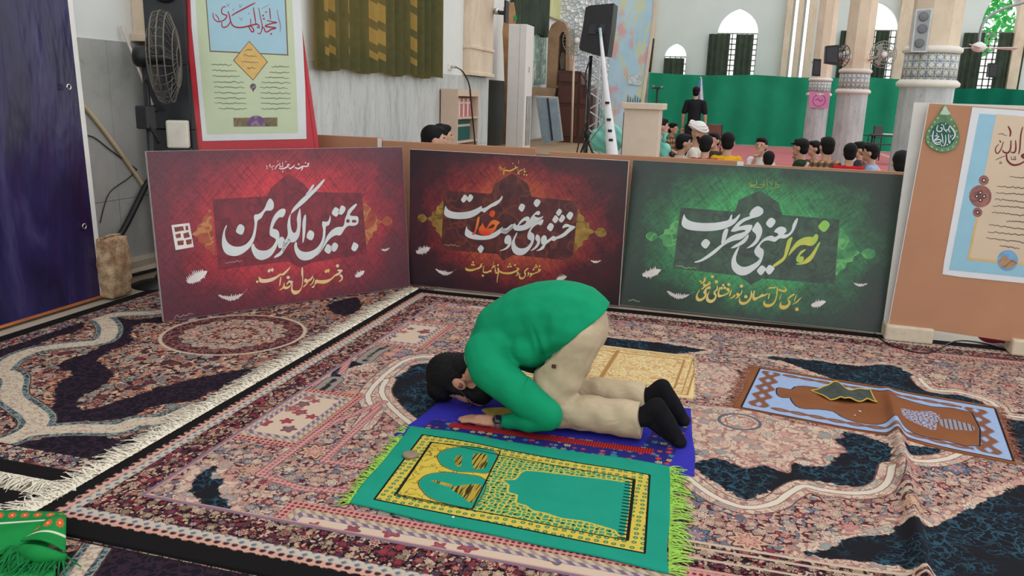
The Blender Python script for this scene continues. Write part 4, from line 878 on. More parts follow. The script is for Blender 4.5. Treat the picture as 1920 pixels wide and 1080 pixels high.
def feather(x, z, s, m, curl, wid, seed, ang):
    """downy feather: ragged barbs along a curved quill"""
    r = random.Random(seed); n = 14; top = []; bot = []
    for i in range(n+1):
        t = i/n; cx = (t-.5); cz = curl*(4*(t-.5)**2-.5); w = wid*math.sin(min(1, t*1.15+.06)*math.pi)**.6
        top.append((cx+.05*t, cz+w*r.uniform(.45, 1.))); bot.append((cx+.03*t, cz-w*.6*r.uniform(.5, 1.)))
        if i < n: top.append((cx+.04, cz+w*.35)); bot.append((cx+.04, cz-w*.25))
    ca, sa = math.cos(ang), math.sin(ang)
    return [(x+m*(a*ca-b*sa)*s, z+(a*sa+b*ca)*s) for a, b in top+bot[::-1]]
def feather_a(x, z, s, m=1): return feather(x, z, s*1.15, m, .05, .42, int(abs(x)*1000), .45)
def feather_b(x, z, s, m=1): return feather(x, z, s*1.15, m, .22, .19, int(abs(x)*1000)+1, .12)
def side_ornament(xa, za, s, m):
    """lobed gold point with a palmette at its tip"""
    o = [(0, .62), (.12, .5), (.24, .42), (.26, .28), (.40, .24), (.42, .10), (.58, 0), (.42, -.10), (.40, -.24), (.26, -.28), (.24, -.42), (.12, -.5), (0, -.62)]
    tip = [(.58, 0), (.66, .10), (.74, .14), (.84, .12), (.92, .05), (.93, -.05), (.84, -.12), (.74, -.14), (.66, -.10)]
    return [[(xa+m*a*s, za+b*s) for a, b in crom(o, 2)], [(xa+m*a*s, za+b*s) for a, b in crom(tip, 2)]]
def poster(name, label, A, ang, w, h, tilt, mat_face, cart_mat, cart_px, pl_args=None):
    pl = Plane(A, ang, tilt); root = thing(name, label, 'sign'); root.matrix_world = pl.M
    th = .028
    MB().box(0, w, 0, th, 0, h).build('backing_board', plain('board_edge_white', (196, 190, 182), .6, .3, .2, 20), root)
    fc_ = flat('printed_face', [[(.0015, .0015), (w-.0015, .0015), (w-.0015, h-.0015), (.0015, h-.0015)]], mat_face, root, -.001)
    if cart_px:
        pc = [pl.loc(p) for p in cart_px]; flat('cartouche', [pc], cart_mat, fc_, -.0016)
    return pl, fc_
TOPK = lambda l, r, t: [l, t, r]
# red panel, standing skewed at the left
redm = poster_material('red_print', 1.797, 1.047, [(.0, (222, 66, 76)), (.36, (210, 58, 70)), (.58, (158, 48, 62)), (.76, (110, 46, 60)), (.95, (90, 48, 62))], (60, 18, 30), (90, 24, 36))
plR, poR = poster('calligraphy_panel', 'dark red calligraphy panel with white lettering and a small sticker', (-3.319, 4.049, .015), .956, 1.797, 1.047, .104, redm, cart_material('red_cartouche', (104, 34, 48), (136, 42, 56), (84, 26, 40)),
 [(398,374),(500,368),(508,352),(540,325),(570,345),(582,360),(678,362),(688,476),(585,492),(562,502),(540,490),(410,506)])
ok = -.0022
flat('gold_ornament', side_ornament(*plR.loc((399, 436)), .23, -1)[:1]+side_ornament(*plR.loc((683, 418)), .25, 1), cart_material('red_gold_print', (150, 52, 48), (176, 96, 62), (200, 150, 90)), poR, -.0014)
flat('letter', trace(plR, RA, RED_A)+trace(plR, RB, RED_B), M_wink, poR, -.0026)
flat('letter', trace(plR, RY, RED_Y, 2)+dots(plR, RY, [(122,385,22),(708,305,30),(1642,85,30)]), ink('gold_white_ink', (226, 196, 120), (226, 206, 180)), poR, -.0026)
RH = (490, 295, 17.45)
flat('letter', ribbons(plR, RH, [([(1570,195),(1510,210),(1540,270),(1440,300),(1370,290),(1330,380),(1295,430)],44),([(1360,280),(1290,330),(1190,370),(1090,330)],56),([(1075,250),(1050,300),(970,350),(930,380),(895,320)],44),([(930,240),(850,240),(870,290),(760,350),(660,380),(570,360)],48),([(690,150),(690,310),(640,300),(600,320),(600,170)],28),([(575,220),(520,260),(470,340),(430,395)],28),([(440,290),(380,270),(360,320),(300,310),(270,210),(250,320)],20)], 2)+dots(plR, RH, [(1440,180,20),(1215,225,26),(800,140,18),(175,290,20),(180,355,20),(695,465,20),(360,385,18),(540,130,16)]), ink('pink_white_ink', (232, 206, 206)), poR, -.0026)
flat('feather_print', [feather_a(*plR.loc((373, 518)), .14), feather_b(*plR.loc((437, 554)), .16), feather_a(*plR.loc((676, 513)), .085), feather_b(*plR.loc((721, 467)), .075, -1)], M_feather, poR, -.0024)
def squiggle(pl, x0, y0, x1, y1, n, amp, w, seed=0):
    r = random.Random(seed); pts = []
    for i in range(n+1):
        t = i/n; pts.append((x0+(x1-x0)*t, y0+(y1-y0)*t+r.uniform(-amp, amp)))
    return ribbons(pl, (0, 0, 1), [(pts, w)], 2)
flat('letter', squiggle(plR, 422, 493, 453, 489, 12, 1.4, 1.6, 1)+squiggle(plR, 325, 595, 362, 588, 14, 3, 1.6, 2), ink('faded_ink', (170, 130, 134)), poR, -.0026)
st = [plR.loc(p) for p in ((321,422),(355,418),(363,463),(329,469))]
flat('sticker', [st], plain('white_sticker', (222, 216, 214), .4), poR, -.0028)
def spix(pl, pts): return [pl.loc(p) for p in pts]
flat('sticker_picture', [spix(plR, q) for q in ([(326,426),(343,424),(345,432),(328,435)],[(347,424),(352,423),(353,431),(348,432)],[(328,440),(338,437),(339,445),(331,447)],[(343,438),(353,435),(356,444),(345,447)],[(332,452),(344,450),(344,459),(333,460)],[(348,450),(359,448),(359,457),(350,459)])], cart_material('sticker_brown', (110, 48, 44), (166, 84, 52), (80, 30, 34)), poR, -.0032)

# middle panel
midm = poster_material('maroon_print', 1.63, 1.03, [(.0, (214, 132, 66)), (.32, (204, 98, 62)), (.52, (142, 50, 54)), (.72, (72, 36, 46)), (.92, (44, 34, 42))], (48, 16, 26), (70, 22, 30))
plM, poM = poster('calligraphy_panel', 'maroon calligraphy panel with one red word between the red and green panels', (-2.317, 5.571, .015), -.019, 1.627, 1.026, .02, midm, cart_material('maroon_cartouche', (62, 32, 38), (98, 48, 48), (128, 66, 50)),
 [(833,357),(921,363),(928,345),(960,325),(990,345),(997,369),(1085,378),(1073,489),(962,478),(945,489),(932,476),(827,468)])
flat('gold_ornament', side_ornament(*plM.loc((831, 412)), .22, -1)+side_ornament(*plM.loc((1079, 432)), .24, 1), M_gold, poM, -.0014)
flat('letter', trace(plM, MC, MID_C)+trace(plM, MD, MID_D), M_wink, poM, -.0026)
flat('letter', trace(plM, MC, MID_R), ink('red_orange_ink', (216, 52, 44), (230, 130, 60)), poM, -.0032)
flat('letter', trace(plM, MY, MID_Y, 2)+dots(plM, MY, [(307,130,20),(285,185,20),(325,185,20),(515,415,22),(835,190,20),(1085,170,18),(1055,225,20),(1105,220,20),(1195,190,20),(1640,195,16),(1615,240,18),(1660,230,18),(1715,215,18),(1585,285,20)]), M_yink, poM, -.0026)
MH = (910, 300, 19.2)
flat('letter', ribbons(plM, MH, [([(1180,250),(1080,300),(950,370),(830,395),(710,360),(670,420),(665,540)],50),([(1085,190),(1090,260),(1180,250)],24),([(1180,310),(1165,400)],18),([(1360,330),(1250,390),(1180,460),(1165,510)],34),([(1410,290),(1400,440),(1480,395)],32),([(740,270),(650,320),(600,400)],20),([(460,280),(560,290),(620,310),(510,230),(540,180)],20),([(495,335),(600,340)],18),([(1205,0),(1200,150)],12)], 2)+dots(plM, MH, [(995,120,18),(1215,500,20),(1400,525,24),(1490,540,26)]), M_yink, poM, -.0026)
flat('feather_print', [feather_a(*plM.loc((796, 469)), .12), feather_b(*plM.loc((836, 509)), .14), feather_a(*plM.loc((1055, 521)), .08), feather_b(*plM.loc((1115, 489)), .075, -1)], M_feather, poM, -.0024)
flat('letter', squiggle(plM, 832, 459, 863, 461, 12, 1.6, 1.5, 3), ink('faded_ink_rose', (176, 120, 104)), poM, -.0026)

# green panel
grnm = poster_material('green_print', 1.767, 1.038, [(.0, (84, 200, 116)), (.34, (66, 172, 98)), (.54, (52, 118, 74)), (.74, (44, 66, 54)), (.94, (46, 52, 50))], (20, 40, 30), (28, 58, 42))
plG, poG = poster('calligraphy_panel', 'green calligraphy panel with white and yellow lettering at the right', (-.696, 5.573, .015), -.042, 1.767, 1.038, .193, grnm, cart_material('green_cartouche', (46, 62, 52), (62, 92, 72), (40, 46, 42)),
 [(1276,389),(1378,397),(1385,375),(1425,357),(1460,380),(1467,403),(1574,412),(1565,533),(1430,522),(1408,534),(1385,517),(1262,503)])
flat('green_ornament', side_ornament(*plG.loc((1270, 447)), .235, -1)+side_ornament(*plG.loc((1570, 471)), .25, 1), cart_material('green_gold_print', (44, 110, 66), (84, 164, 92), (120, 190, 110)), poG, -.0014)
flat('letter', trace(plG, GE, GRN_E)+trace(plG, GF, GRN_F), M_wink, poG, -.0026)
flat('letter', trace(plG, GF, GRN_Z), M_gink, poG, -.0026)
flat('letter', trace(plG, GY, GRN_Y, 2)+dots(plG, GY, [(312,75,24),(118,155,16),(378,160,26),(490,215,20),(462,265,22),(515,260,22),(580,205,24),(788,230,26),(858,405,26),(1695,610,28)]), M_yink, poG, -.0026)
GH = (1370, 330, 17.45)
flat('letter', ribbons(plG, GH, [([(840,130),(840,280),(560,310)],18),([(640,350),(860,370),(1080,350),(1080,140)],20),([(1190,120),(1190,390)],16),([(1240,170),(1350,280),(1350,130)],18),([(1500,370),(1590,340),(1560,280),(1510,280)],20),([(1480,180),(1470,380),(1330,415)],18),([(700,200),(600,260),(720,290)],18),([(950,280),(1150,300)],18),([(820,320),(700,330),(620,345)],18)], 2), ink('olive_ink', (166, 176, 84)), poG, -.0026)
flat('feather_print', [feather_a(*plG.loc((1225, 511)), .135), feather_b(*plG.loc((1275, 552)), .155), feather_a(*plG.loc((1537, 569)), .095), feather_b(*plG.loc((1611, 532)), .085, -1)], M_feather, poG, -.0024)
flat('letter', squiggle(plG, 1267, 499, 1306, 504, 14, 1.6, 1.6, 4)+squiggle(plG, 1178, 562, 1200, 565, 8, 2, 1.4, 6), ink('faded_ink_green', (150, 160, 120)), poG, -.0026)

# brown partition boards the panels lean on
M_board = plain('brown_hardboard', (180, 132, 102), .7, .2, .06, 3)
def pboard(x0p, x1p, y, ztop, lab, joint=None):
    a = aty((x0p, 290), y)[0]; b = aty((x1p, 290), y)[0]
    r = thing('partition_board', lab, 'partition', ((a+b)/2, y, 0), 0, None)
    MB().box(-(b-a)/2, (b-a)/2, 0, .025, 0, ztop).build('board', M_board, r, bevel=.003)
    MB().box(-(b-a)/2+.02, -(b-a)/2+.06, .025, .06, 0, ztop-.02).box((b-a)/2-.06, (b-a)/2-.02, .025, .06, 0, ztop-.02).build('back_batten', plain('pale_wood', (196, 168, 128), .7), r)
    if joint: MB().box((b-a)/2-joint, (b-a)/2, -.004, 0, .0, ztop-.004).build('white_edge_strip', M_white, r)
    return r
pboard(560, 716, 5.90, 1.095, 'brown hardboard partition behind the red panel under the red easel', .035)
pboard(717, 1004, 5.90, 1.075, 'brown hardboard partition behind the left of the maroon panel')
pboard(1030, 1396, 5.90, 1.055, 'brown hardboard partition behind the maroon and green panels', .045)
pboard(1397, 1705, 5.90, 1.035, 'brown hardboard partition behind the right end of the green panel')
# ------------------------------------------------------------------ people
def _sph(n=14, m=9):
    v = []; f = []
    for j in range(m+1):
        th = math.pi*j/m
        for i in range(n): a = 2*math.pi*i/n; v.append((math.sin(th)*math.cos(a), math.sin(th)*math.sin(a), math.cos(th)))
    for j in range(m):
        for i in range(n): f.append((j*n+i, (j+1)*n+i, (j+1)*n+(i+1) % n, j*n+(i+1) % n))
    return v, f
SV, SF = _sph()
class Blob:
    """rounded volumes fused into one continuous skin"""
    def __init__(s): s.m = MB()
    def ell(s, c, r, rot=None):
        M = Matrix.Translation(Vector(c))
        if rot is not None: M = M@rot.to_4x4()
        s.m.add([tuple(M@Vector((x*r[0], y*r[1], z*r[2]))) for x, y, z in SV], SF); return s
    def limb(s, pts, rad, flatten=None):
        """chain of round cones; rad per point"""
        for (a, ra), (b, rb) in zip(list(zip(pts, rad))[:-1], list(zip(pts, rad))[1:]):
            a, b = Vector(a), Vector(b); d = b-a; L = d.length
            if L < 1e-6: continue
            q = d.to_track_quat('Z', 'Y').to_matrix(); prof = []
            for k in range(5): t = math.pi/2*(1-k/4); prof.append((ra*math.cos(t), -ra*math.sin(t)))
            for k in range(1, 4): prof.append((ra+(rb-ra)*k/4, L*k/4))
            for k in range(5): t = math.pi/2*k/4; prof.append((rb*math.cos(t), L+rb*math.sin(t)))
            prof = [(max(r, 1e-4), z) for r, z in prof]
            M = Matrix.Translation(a)@q.to_4x4()
            if flatten: M = M@Matrix.Diagonal((flatten[0], flatten[1], 1, 1))
            s.m.lathe(prof, 14, M=M)
        return s
    def build(s, name, mat, parent, voxel=.012, smooth=6, post=None):
        o = pydata(name, s.m.v, s.m.f, mat, None)
        md = o.modifiers.new('r', 'REMESH'); md.mode = 'VOXEL'; md.voxel_size = voxel; md.use_smooth_shade = True
        if smooth: sm_ = o.modifiers.new('s', 'SMOOTH'); sm_.factor = .5; sm_.iterations = smooth
        dg = bpy.context.evaluated_depsgraph_get(); me = bpy.data.meshes.new_from_object(o.evaluated_get(dg))
        old = o.data; bpy.data.objects.remove(o); bpy.data.meshes.remove(old); me.name = name
        if post:
            n = len(me.vertices); co = np.empty(n*3); me.vertices.foreach_get('co', co); no = np.empty(n*3); me.vertices.foreach_get('normal', no)
            co = post(co.reshape(-1, 3), no.reshape(-1, 3)); me.vertices.foreach_set('co', co.ravel()); me.update()
        if not me.materials: me.materials.append(mat)
        ob = bpy.data.objects.new(name, me); COL.objects.link(ob); ob.parent = parent
        me.polygons.foreach_set('use_smooth', [True]*len(me.polygons)); return ob
def cloth_mat(name, rgb, var=.1, fold=.35, scale=6., st=(1, 1, 1)):
    t = NT(name, .85, .15); v = t.obj(); c = C(*rgb)
    lo = tuple(x*(1-var) for x in c[:3])+(1,); hi = tuple(min(1, x*(1+var)) for x in c[:3])+(1,)
    t.color(t.ramp(t.noise(v, 9, 3), [(.35, lo), (.65, hi)]))
    h = t.math('ADD', t.noise(t.mapv(v, st), scale, 2, .5, 1.), t.math('MULTIPLY', t.noise(v, 240, 1), .03)); t.bump(h, fold, .05); return t.m
M_skin = plain('skin', (188, 138, 112), .55, .35, .08, 14); M_hair = plain('black_hair', (17, 15, 16), .65, .2, .3, 60, bump=.4)
M_skin2 = plain('skin_fair', (200, 156, 132), .55, .35, .08, 14)

man = thing('person', 'man in a green sweater and khaki trousers bowing with forehead on a mat', 'person', (0, 0, 0))
CY = 3.39
YN, YF = 3.255, 3.50      # near and far leg
z0 = ZM+.004
b = Blob()
# skull, jaw, neck
b.ell((-1.185, CY, .148), (.112, .077, .102)); b.ell((-1.10, CY, .098), (.092, .060, .068)); b.ell((-1.055, CY, .085), (.055, .048, .05))
b.limb([(-1.12, CY, .17), (-1.0, CY, .27)], [.062, .068])
b.limb([(-1.075, CY, .038), (-1.045, CY, .034)], [.014, .016])      # nose
b.ell((-1.10, CY, .055), (.03, .04, .022))                          # brow
for sg in (-1, 1):
    b.ell((-1.122, CY+sg*.088, .150), (.038, .013, .027), Matrix.Rotation(.35, 3, 'Y')); b.ell((-1.125, CY+sg*.078, .15), (.03, .014, .02))
# trunk and limbs under the clothes
b.ell((-.92, CY, .40), (.12, .13, .10)); b.ell((-.78, CY, .46), (.13, .13, .12)); b.ell((-.62, CY, .46), (.10, .13, .11))
for sg, yl in ((-1, YN), (1, YF)):
    ys = CY+sg*.185
    b.limb([(-.96, CY+sg*.13, .33), (-.65, CY+sg*.255, .128), (-.885, CY+sg*.205, .045)], [.05, .038, .026])
    b.limb([(-.61, CY+sg*.08, .42), (-.69, yl, .105), (-.30, yl, .11), (-.235, yl, .15)], [.07, .05, .034, .026])
    b.limb([(-.215, yl, .17), (-.125, yl, .05)], [.026, .016])
    # hand: palm, four fingers, thumb pressed on the mat
    hy = CY+sg*.215; hz = z0+.014
    b.limb([(-.885, CY+sg*.205, .042), (-.935, hy, hz+.008), (-.985, hy, hz+.004)], [.026, .028, .026]); b.ell((-.95, hy, hz+.004), (.052, .040, .016))
    for k, (dy, L, tw) in enumerate(((-.030, .070, .10), (-.010, .088, .03), (.010, .092, -.03), (.029, .080, -.08))):
        yy0 = hy+sg*(-dy); x0 = -.985
        b.limb([(x0, yy0, hz+.006), (x0-L*.5, yy0+sg*tw*.02*-1, hz+.006), (x0-L, yy0-sg*tw*.03, hz-.004)], [.0105, .0098, .0080])
    b.limb([(-.925, hy-sg*.034, hz+.004), (-.962, hy-sg*.056, hz), (-.992, hy-sg*.060, hz-.003)], [.013, .011, .009])
b.build('body', M_skin, man, .0065, 3)
# hair: cap over the skull down to the nape, and a beard along the jaw
h = Blob(); h.ell((-1.200, CY, .158), (.120, .090, .108)); h.ell((-1.14, CY, .212), (.085, .072, .058)); h.ell((-1.235, CY, .095), (.078, .080, .076)); h.limb([(-1.15, CY-.074, .115), (-1.105, CY-.07, .10)], [.02, .015]); h.limb([(-1.15, CY+.074, .115), (-1.105, CY+.07, .10)], [.02, .015])
def keep_off_face(co, no):
    co = co+no*.003*np.sin(co[:, :1]*260)*np.sin(co[:, 1:2]*240+co[:, 2:]*200); return co
h.build('hair', M_hair, man, .008, 3, keep_off_face)
for sg in (-1, 1): MB().lathe([(.001, -.003), (.012, -.002), (.014, .001), (.001, .002)], 12, M=Matrix.Translation((-1.112, CY+sg*.0985, .148))@Matrix.Rotation(math.pi/2, 4, 'X')).build('ear_shade_disc', plain('ear_shade', (130, 84, 68), .6), man, True)  # darker disc on each ear, painted shade of the hollow
bd = Blob(); bd.ell((-1.04, CY, .090), (.062, .068, .060)); bd.limb([(-1.12, CY-.066, .125), (-1.06, CY-.05, .085)], [.016, .028]); bd.limb([(-1.12, CY+.066, .125), (-1.06, CY+.05, .085)], [.016, .028])
bd.build('beard', M_hair, man, .008, 3)
gl = MB(); gy = CY-.063
gl.tube([(-1.13, CY-.084, .128), (-1.09, CY-.08, .09), (-1.075, gy-.006, .055)], .0025, 6); gl.tube([(-1.078+.018*math.cos(a), gy+.012+.026*math.sin(a), .046+.010*math.cos(a)) for a in [i*math.pi/8 for i in range(16)]], .0025, 6, True)
gl.tube([(-1.078+.018*math.cos(a), CY+.045+.026*math.sin(a), .046+.010*math.cos(a)) for a in [i*math.pi/8 for i in range(16)]], .0025, 6, True)
gl.build('glasses', M_darkgrey, man, True)
# sweater
s = Blob()
tor = [((-1.015, .305), .095), ((-.985, .345), .118), ((-.93, .405), .148), ((-.83, .455), .168), ((-.76, .47), .180), ((-.69, .477), .186), ((-.62, .475), .184), ((-.575, .47), .158)]
s.limb([(x, CY, z) for (x, z), r in tor], [r for _, r in tor])
s.ell((-.93, CY, .37), (.12, .20, .11)); s.ell((-.64, CY, .47), (.16, .212, .17)); s.ell((-.72, CY, .42), (.13, .2, .13)); s.ell((-.80, CY, .37), (.13, .195, .115))
for sg in (-1, 1):
    s.limb([(-.985, CY+sg*.13, .33), (-.945, CY+sg*.18, .275), (-.81, CY+sg*.235, .205), (-.665, CY+sg*.262, .135)], [.100, .098, .082, .068])
    s.limb([(-.66, CY+sg*.262, .125), (-.74, CY+sg*.25, .09), (-.855, CY+sg*.212, .056)], [.064, .052, .036])
def sweater_fold(co, no):
    x, y, z = co.T
    side = np.clip((np.abs(y-CY)-.11)/.05, 0, 1)
    f = .003*np.sin((x+z*.6)*46+y*9)*np.exp(-((x+.80)/.10)**2)*side
    f -= .016*np.exp(-((x+.748+.03*np.sin(z*14))/.011)**2)*np.clip((z-.26)/.03, 0, 1)*np.clip((.50-z)/.06, 0, 1)*side
    f += .007*np.sin((x*.75-z)*58)*np.exp(-((x+.685)/.05)**2-((z-.40)/.09)**2)*side
    f += .005*np.sin((x-z*1.2)*52)*np.exp(-((x+.66)/.07)**2-((z-.36)/.08)**2)
    co = co+no*f[:, None]
    e = np.maximum(0, (co[:, 0]-co[:, 2]+1.035+.008*np.sin(co[:, 1]*30))/2)      # hem line across the hips
    e *= np.clip((co[:, 2]-.225)/.03, 0, 1); co[:, 0] -= e; co[:, 2] += e; return co
s.build('sweater', cloth_mat('green_knit', (14, 142, 98), .06, .25, 5), man, .0085, 14, sweater_fold)
# trousers
tr = Blob(); tr.limb([(-.70, CY, .46), (-.61, CY, .465)], [.135, .150]); tr.ell((-.60, CY, .455), (.142, .185, .135))
for sg, yl in ((-1, YN), (1, YF)):
    tr.limb([(-.605, CY+sg*.075, .44), (-.637, CY+sg*.085, .33), (-.662, (yl+CY+sg*.1)/2, .22), (-.69, yl, .108)], [.132, .120, .104, .086])
    tr.limb([(-.70, yl, .102), (-.60, yl, .108), (-.44, yl, .112), (-.30, yl, .108)], [.08, .078, .080, .082])
def hems(co, no):
    x, y, z = co.T.copy(); x = np.minimum(x, np.where(z < .22, -.282+.01*np.sin(z*30), 9)); z = np.maximum(z, z0+.002)
    co = np.stack([x, y, z], 1); inn = np.clip((-1.03-(x-z))/.03, 0, 1); co -= no*(inn*.035)[:, None]; x, y, z = co.T.copy()
    f = .005*np.sin(x*40+z*50)*np.exp(-((z-.2)/.1)**2)+.003*np.sin(x*70+y*20)*(z < .18)
    return np.stack([x, y, z], 1)+no*f[:, None]*np.array([1, 1, .6])
tr.build('trousers', cloth_mat('khaki_cotton', (186, 168, 140), .06, .35, 7, (1, 2, 1)), man, .0085, 8, hems)
MB().cbox((-.655, CY-.215, .335), (.018, .006, .016)).build('leather_patch', plain('brown_leather', (70, 48, 38), .6), man)
for yl in (YN, YF):
    k = Blob(); k.limb([(-.33, yl, .112), (-.26, yl, .132), (-.222, yl, .178)], [.046, .044, .042]); k.ell((-.215, yl, .178), (.042, .040, .046))
    k.limb([(-.215, yl, .175), (-.165, yl, .105), (-.115, yl, .045)], [.043, .043, .030], None); k.ell((-.108, yl, .036), (.030, .044, .026)); k.limb([(-.25, yl, .12), (-.15, yl, .06)], [.03, .03])
    def sole(co, no): co = co.copy(); co[:, 2] = np.maximum(co[:, 2], z0); return co
    k.build('sock', plain('black_sock', (24, 24, 28), .9, .1, .2, 30), man, .008, 4, sole)
# watch on the near wrist, shirt collar at the neck
wc = Vector((-.893, CY-.213, .046)); wa = (Vector((-.935, CY-.215, z0+.02))-Vector((-.855, CY-.212, .056))).normalized()
qx = wa.to_track_quat('Z', 'Y').to_matrix().to_4x4()
wt = MB(); wt.lathe([(.029, -.011), (.032, -.011), (.032, .011), (.029, .011)], 24, M=Matrix.Translation(wc)@qx); watch = wt.build('watch_strap', M_metal, man, True)
nz_ = Vector((0, -.75, .66)).normalized(); wf = MB().lathe([(.0, 0), (.019, 0), (.021, .003), (.020, .009), (.0, .010)], 22, M=Matrix.Translation(wc+nz_*.029)@nz_.to_track_quat('Z', 'Y').to_matrix().to_4x4())
wf.build('watch_face', plain('watch_glass', (30, 34, 44), .15, .6), watch, True)
cn = (Vector((-1.0, CY, .27))-Vector((-1.12, CY, .17))).normalized().to_track_quat('Z', 'Y').to_matrix().to_4x4()
MB().lathe([(.072, -.012), (.078, -.012), (.084, .02), (.078, .02)], 26, M=Matrix.Translation(Vector((-1.065, CY, .225)))@cn).build('shirt_collar', plain('cream_cotton', (224, 216, 186), .8), man, True)
# ------------------------------------------------------------------ helpers for things placed against the walls
def tessel(poly): return tessellate_polygon([[Vector((a, b, 0)) for a, b in poly]])
def vslab(name, pts, v, depth, mat, parent=None, zmin=None):
    """outline in a plane of constant Y, given real thickness away from the camera"""
    P = [aty(p, v) for p in pts]; q = [(float(a[0]), float(a[2]) if zmin is None else max(zmin, float(a[2]))) for a in P]
    return MB().prism(q, 'y', v, v+depth).build(name, mat, parent)
def uslab(name, pts, X, depth, mat, parent=None):
    P = [atx(p, X) for p in pts]; return MB().prism([(float(a[1]), float(a[2])) for a in P], 'x', X, X+depth).build(name, mat, parent)
def circ(px, r, n=20): return [(px[0]+r*math.cos(2*math.pi*i/n), px[1]+r*math.sin(2*math.pi*i/n)) for i in range(n)]

# ------------------------------------------------------------------ right board with its poster
pl = Plane((1.03, 5.44, .115), -.083, .05, 0.)
wbd = thing('white_board', 'white board edge showing behind the brown board at the right', 'board'); wbd.matrix_world = pl.M
MB().box(0, 1.5, 0, .02, 0, 1.375).build('sheet', plain('white_board_paint', (214, 212, 206), .5, .3, .05), wbd)
plB = Plane((1.05, 5.37, .115), -.083, .05, -.037)
bb = thing('notice_board', 'brown hardboard notice board standing on stone blocks at the right', 'board'); bb.matrix_world = plB.M
MB().box(0, 1.6, 0, .025, 0, 1.372).build('board', M_board, bb, bevel=.002)
MB().box(-.003, .0, -.001, .026, 0, 1.372).build('edge_strip', M_white, bb)
ps = thing('wall_poster', 'glossy blue and beige poster with red calligraphy on the right board', 'poster'); ps.matrix_world = plB.M
L = plB.loc
def pf(name, polys, mat, y, par=None): par = par or psh; return flat(name, [[L(p) for p in q] for q in polys], mat, par, y)
M_pw = plain('poster_white', (214, 218, 222), .22, .5, .02); M_pb = plain('poster_blue', (140, 188, 208), .22, .5, .05); M_pg = plain('poster_beige', (206, 184, 158), .22, .5, .06, 2)
psh = ps
bp = [L(p) for p in ((1823,201),(1805,300),(1786,405),(1770,490),(1767,514),(1800,519),(1990,538),(2010,214))]
MB().prism([(a, b) for a, b in bp], 'y', -.003, 0).build('paper_sheet', M_pw, ps); psh = ps.children[0]
pf('blue_border', [[(1836,213),(1779,506),(2000,528),(2010,226)]], M_pb, -.0036)
pf('text_field', [[(1868,214),(1813,487),(2000,506),(2010,227)]], M_pg, -.0042)
pf('gold_line', [[(1830,408),(1834,408),(1818,483),(2000,500),(2000,505),(1813,487)]], plain('gold_line', (206, 176, 116), .3), -.0046)
M_med = cart_material('medallion_print', (122, 72, 66), (160, 104, 90), (80, 38, 44)); M_dkr = ink('dark_red_ink', (112, 26, 36))
pf('medallion', [circ((1838, 368), 21), circ((1832.6, 398), 9), circ((1844.5, 338), 9.3)], M_med, -.0048)
pf('medallion_flower', [circ((1838, 361), 4, 8), circ((1838, 375), 4, 8), circ((1831, 368), 4, 8), circ((1845, 368), 4, 8), circ((1832.6, 398), 4, 8), circ((1844.5, 338), 4, 8)], plain('medallion_dark', (70, 26, 38), .4), -.0052)
pf('medallion_flower', [circ((1838, 361), 1.8, 6), circ((1838, 375), 1.8, 6), circ((1831, 368), 1.8, 6), circ((1845, 368), 1.8, 6), circ((1832.6, 398), 1.8, 6), circ((1844.5, 338), 2, 6)], M_pw, -.0056)
Z7 = (1800, 190, 6.35)
flat('letter', ribbons(plB, Z7, [([(570,295),(600,360),(592,420)],22),([(745,305),(722,400),(710,560),(695,630)],18),([(515,480),(490,560),(450,620),(422,600),(425,550),(460,510)],14),([(462,465),(485,480),(470,490)],12),([(605,465),(600,560),(570,612),(520,605),(505,580)],20),([(660,465),(662,570),(640,612),(600,600)],20),([(552,625),(560,700),(620,755),(700,750),(790,700)],24),([(420,700),(480,670),(545,645)],8),([(480,715),(495,735),(470,738),(478,715)],8),([(605,650),(612,690),(640,690),(640,655)],9),([(655,650),(660,695),(640,690)],9),([(790,620),(745,640),(740,660),(790,690)],30)], 3), M_dkr, psh, -.0050)
lines = [(590,45,864,70),(580,115,864,135),(565,180,864,205),(545,245,864,270),(535,310,864,345),(680,400,864,410),(505,440,864,480),(495,510,864,545),(480,575,864,620),(615,650,820,680)]
tx = []
for i, (a, b_, c_, d_) in enumerate(lines):
    x1 = 1760+c_/5.4; y1 = 340+d_/5.4; x0 = 1760+a/5.4; y0 = 340+b_/5.4; e = 1.0 if c_ < 864 else 2.1
    tx += squiggle(plB, x0, y0, x0+(x1-x0)*e, y0+(y1-y0)*e, int(16*e), 1.3, 1.7, 20+i)
tx += squiggle(plB, 1892, 330, 1960, 337, 14, 1.5, 1.5, 5)+squiggle(plB, 1871, 250, 1888, 254, 8, 1.5, 1.3, 6)
flat('letter', tx, ink('brown_ink', (96, 76, 70)), psh, -.0050)
pf('round_picture', [circ((1889, 488), 19.5)], plain('picture_sky', (110, 160, 200), .3, .4, .2, 20), -.0052)
pf('round_picture', [[(1871,490),(1880,480),(1884,478),(1890,484),(1900,488),(1907,492),(1902,500),(1890,503),(1877,500)]], cart_material('picture_stone', (150, 110, 80), (196, 156, 120), (90, 60, 50)), -.0056)
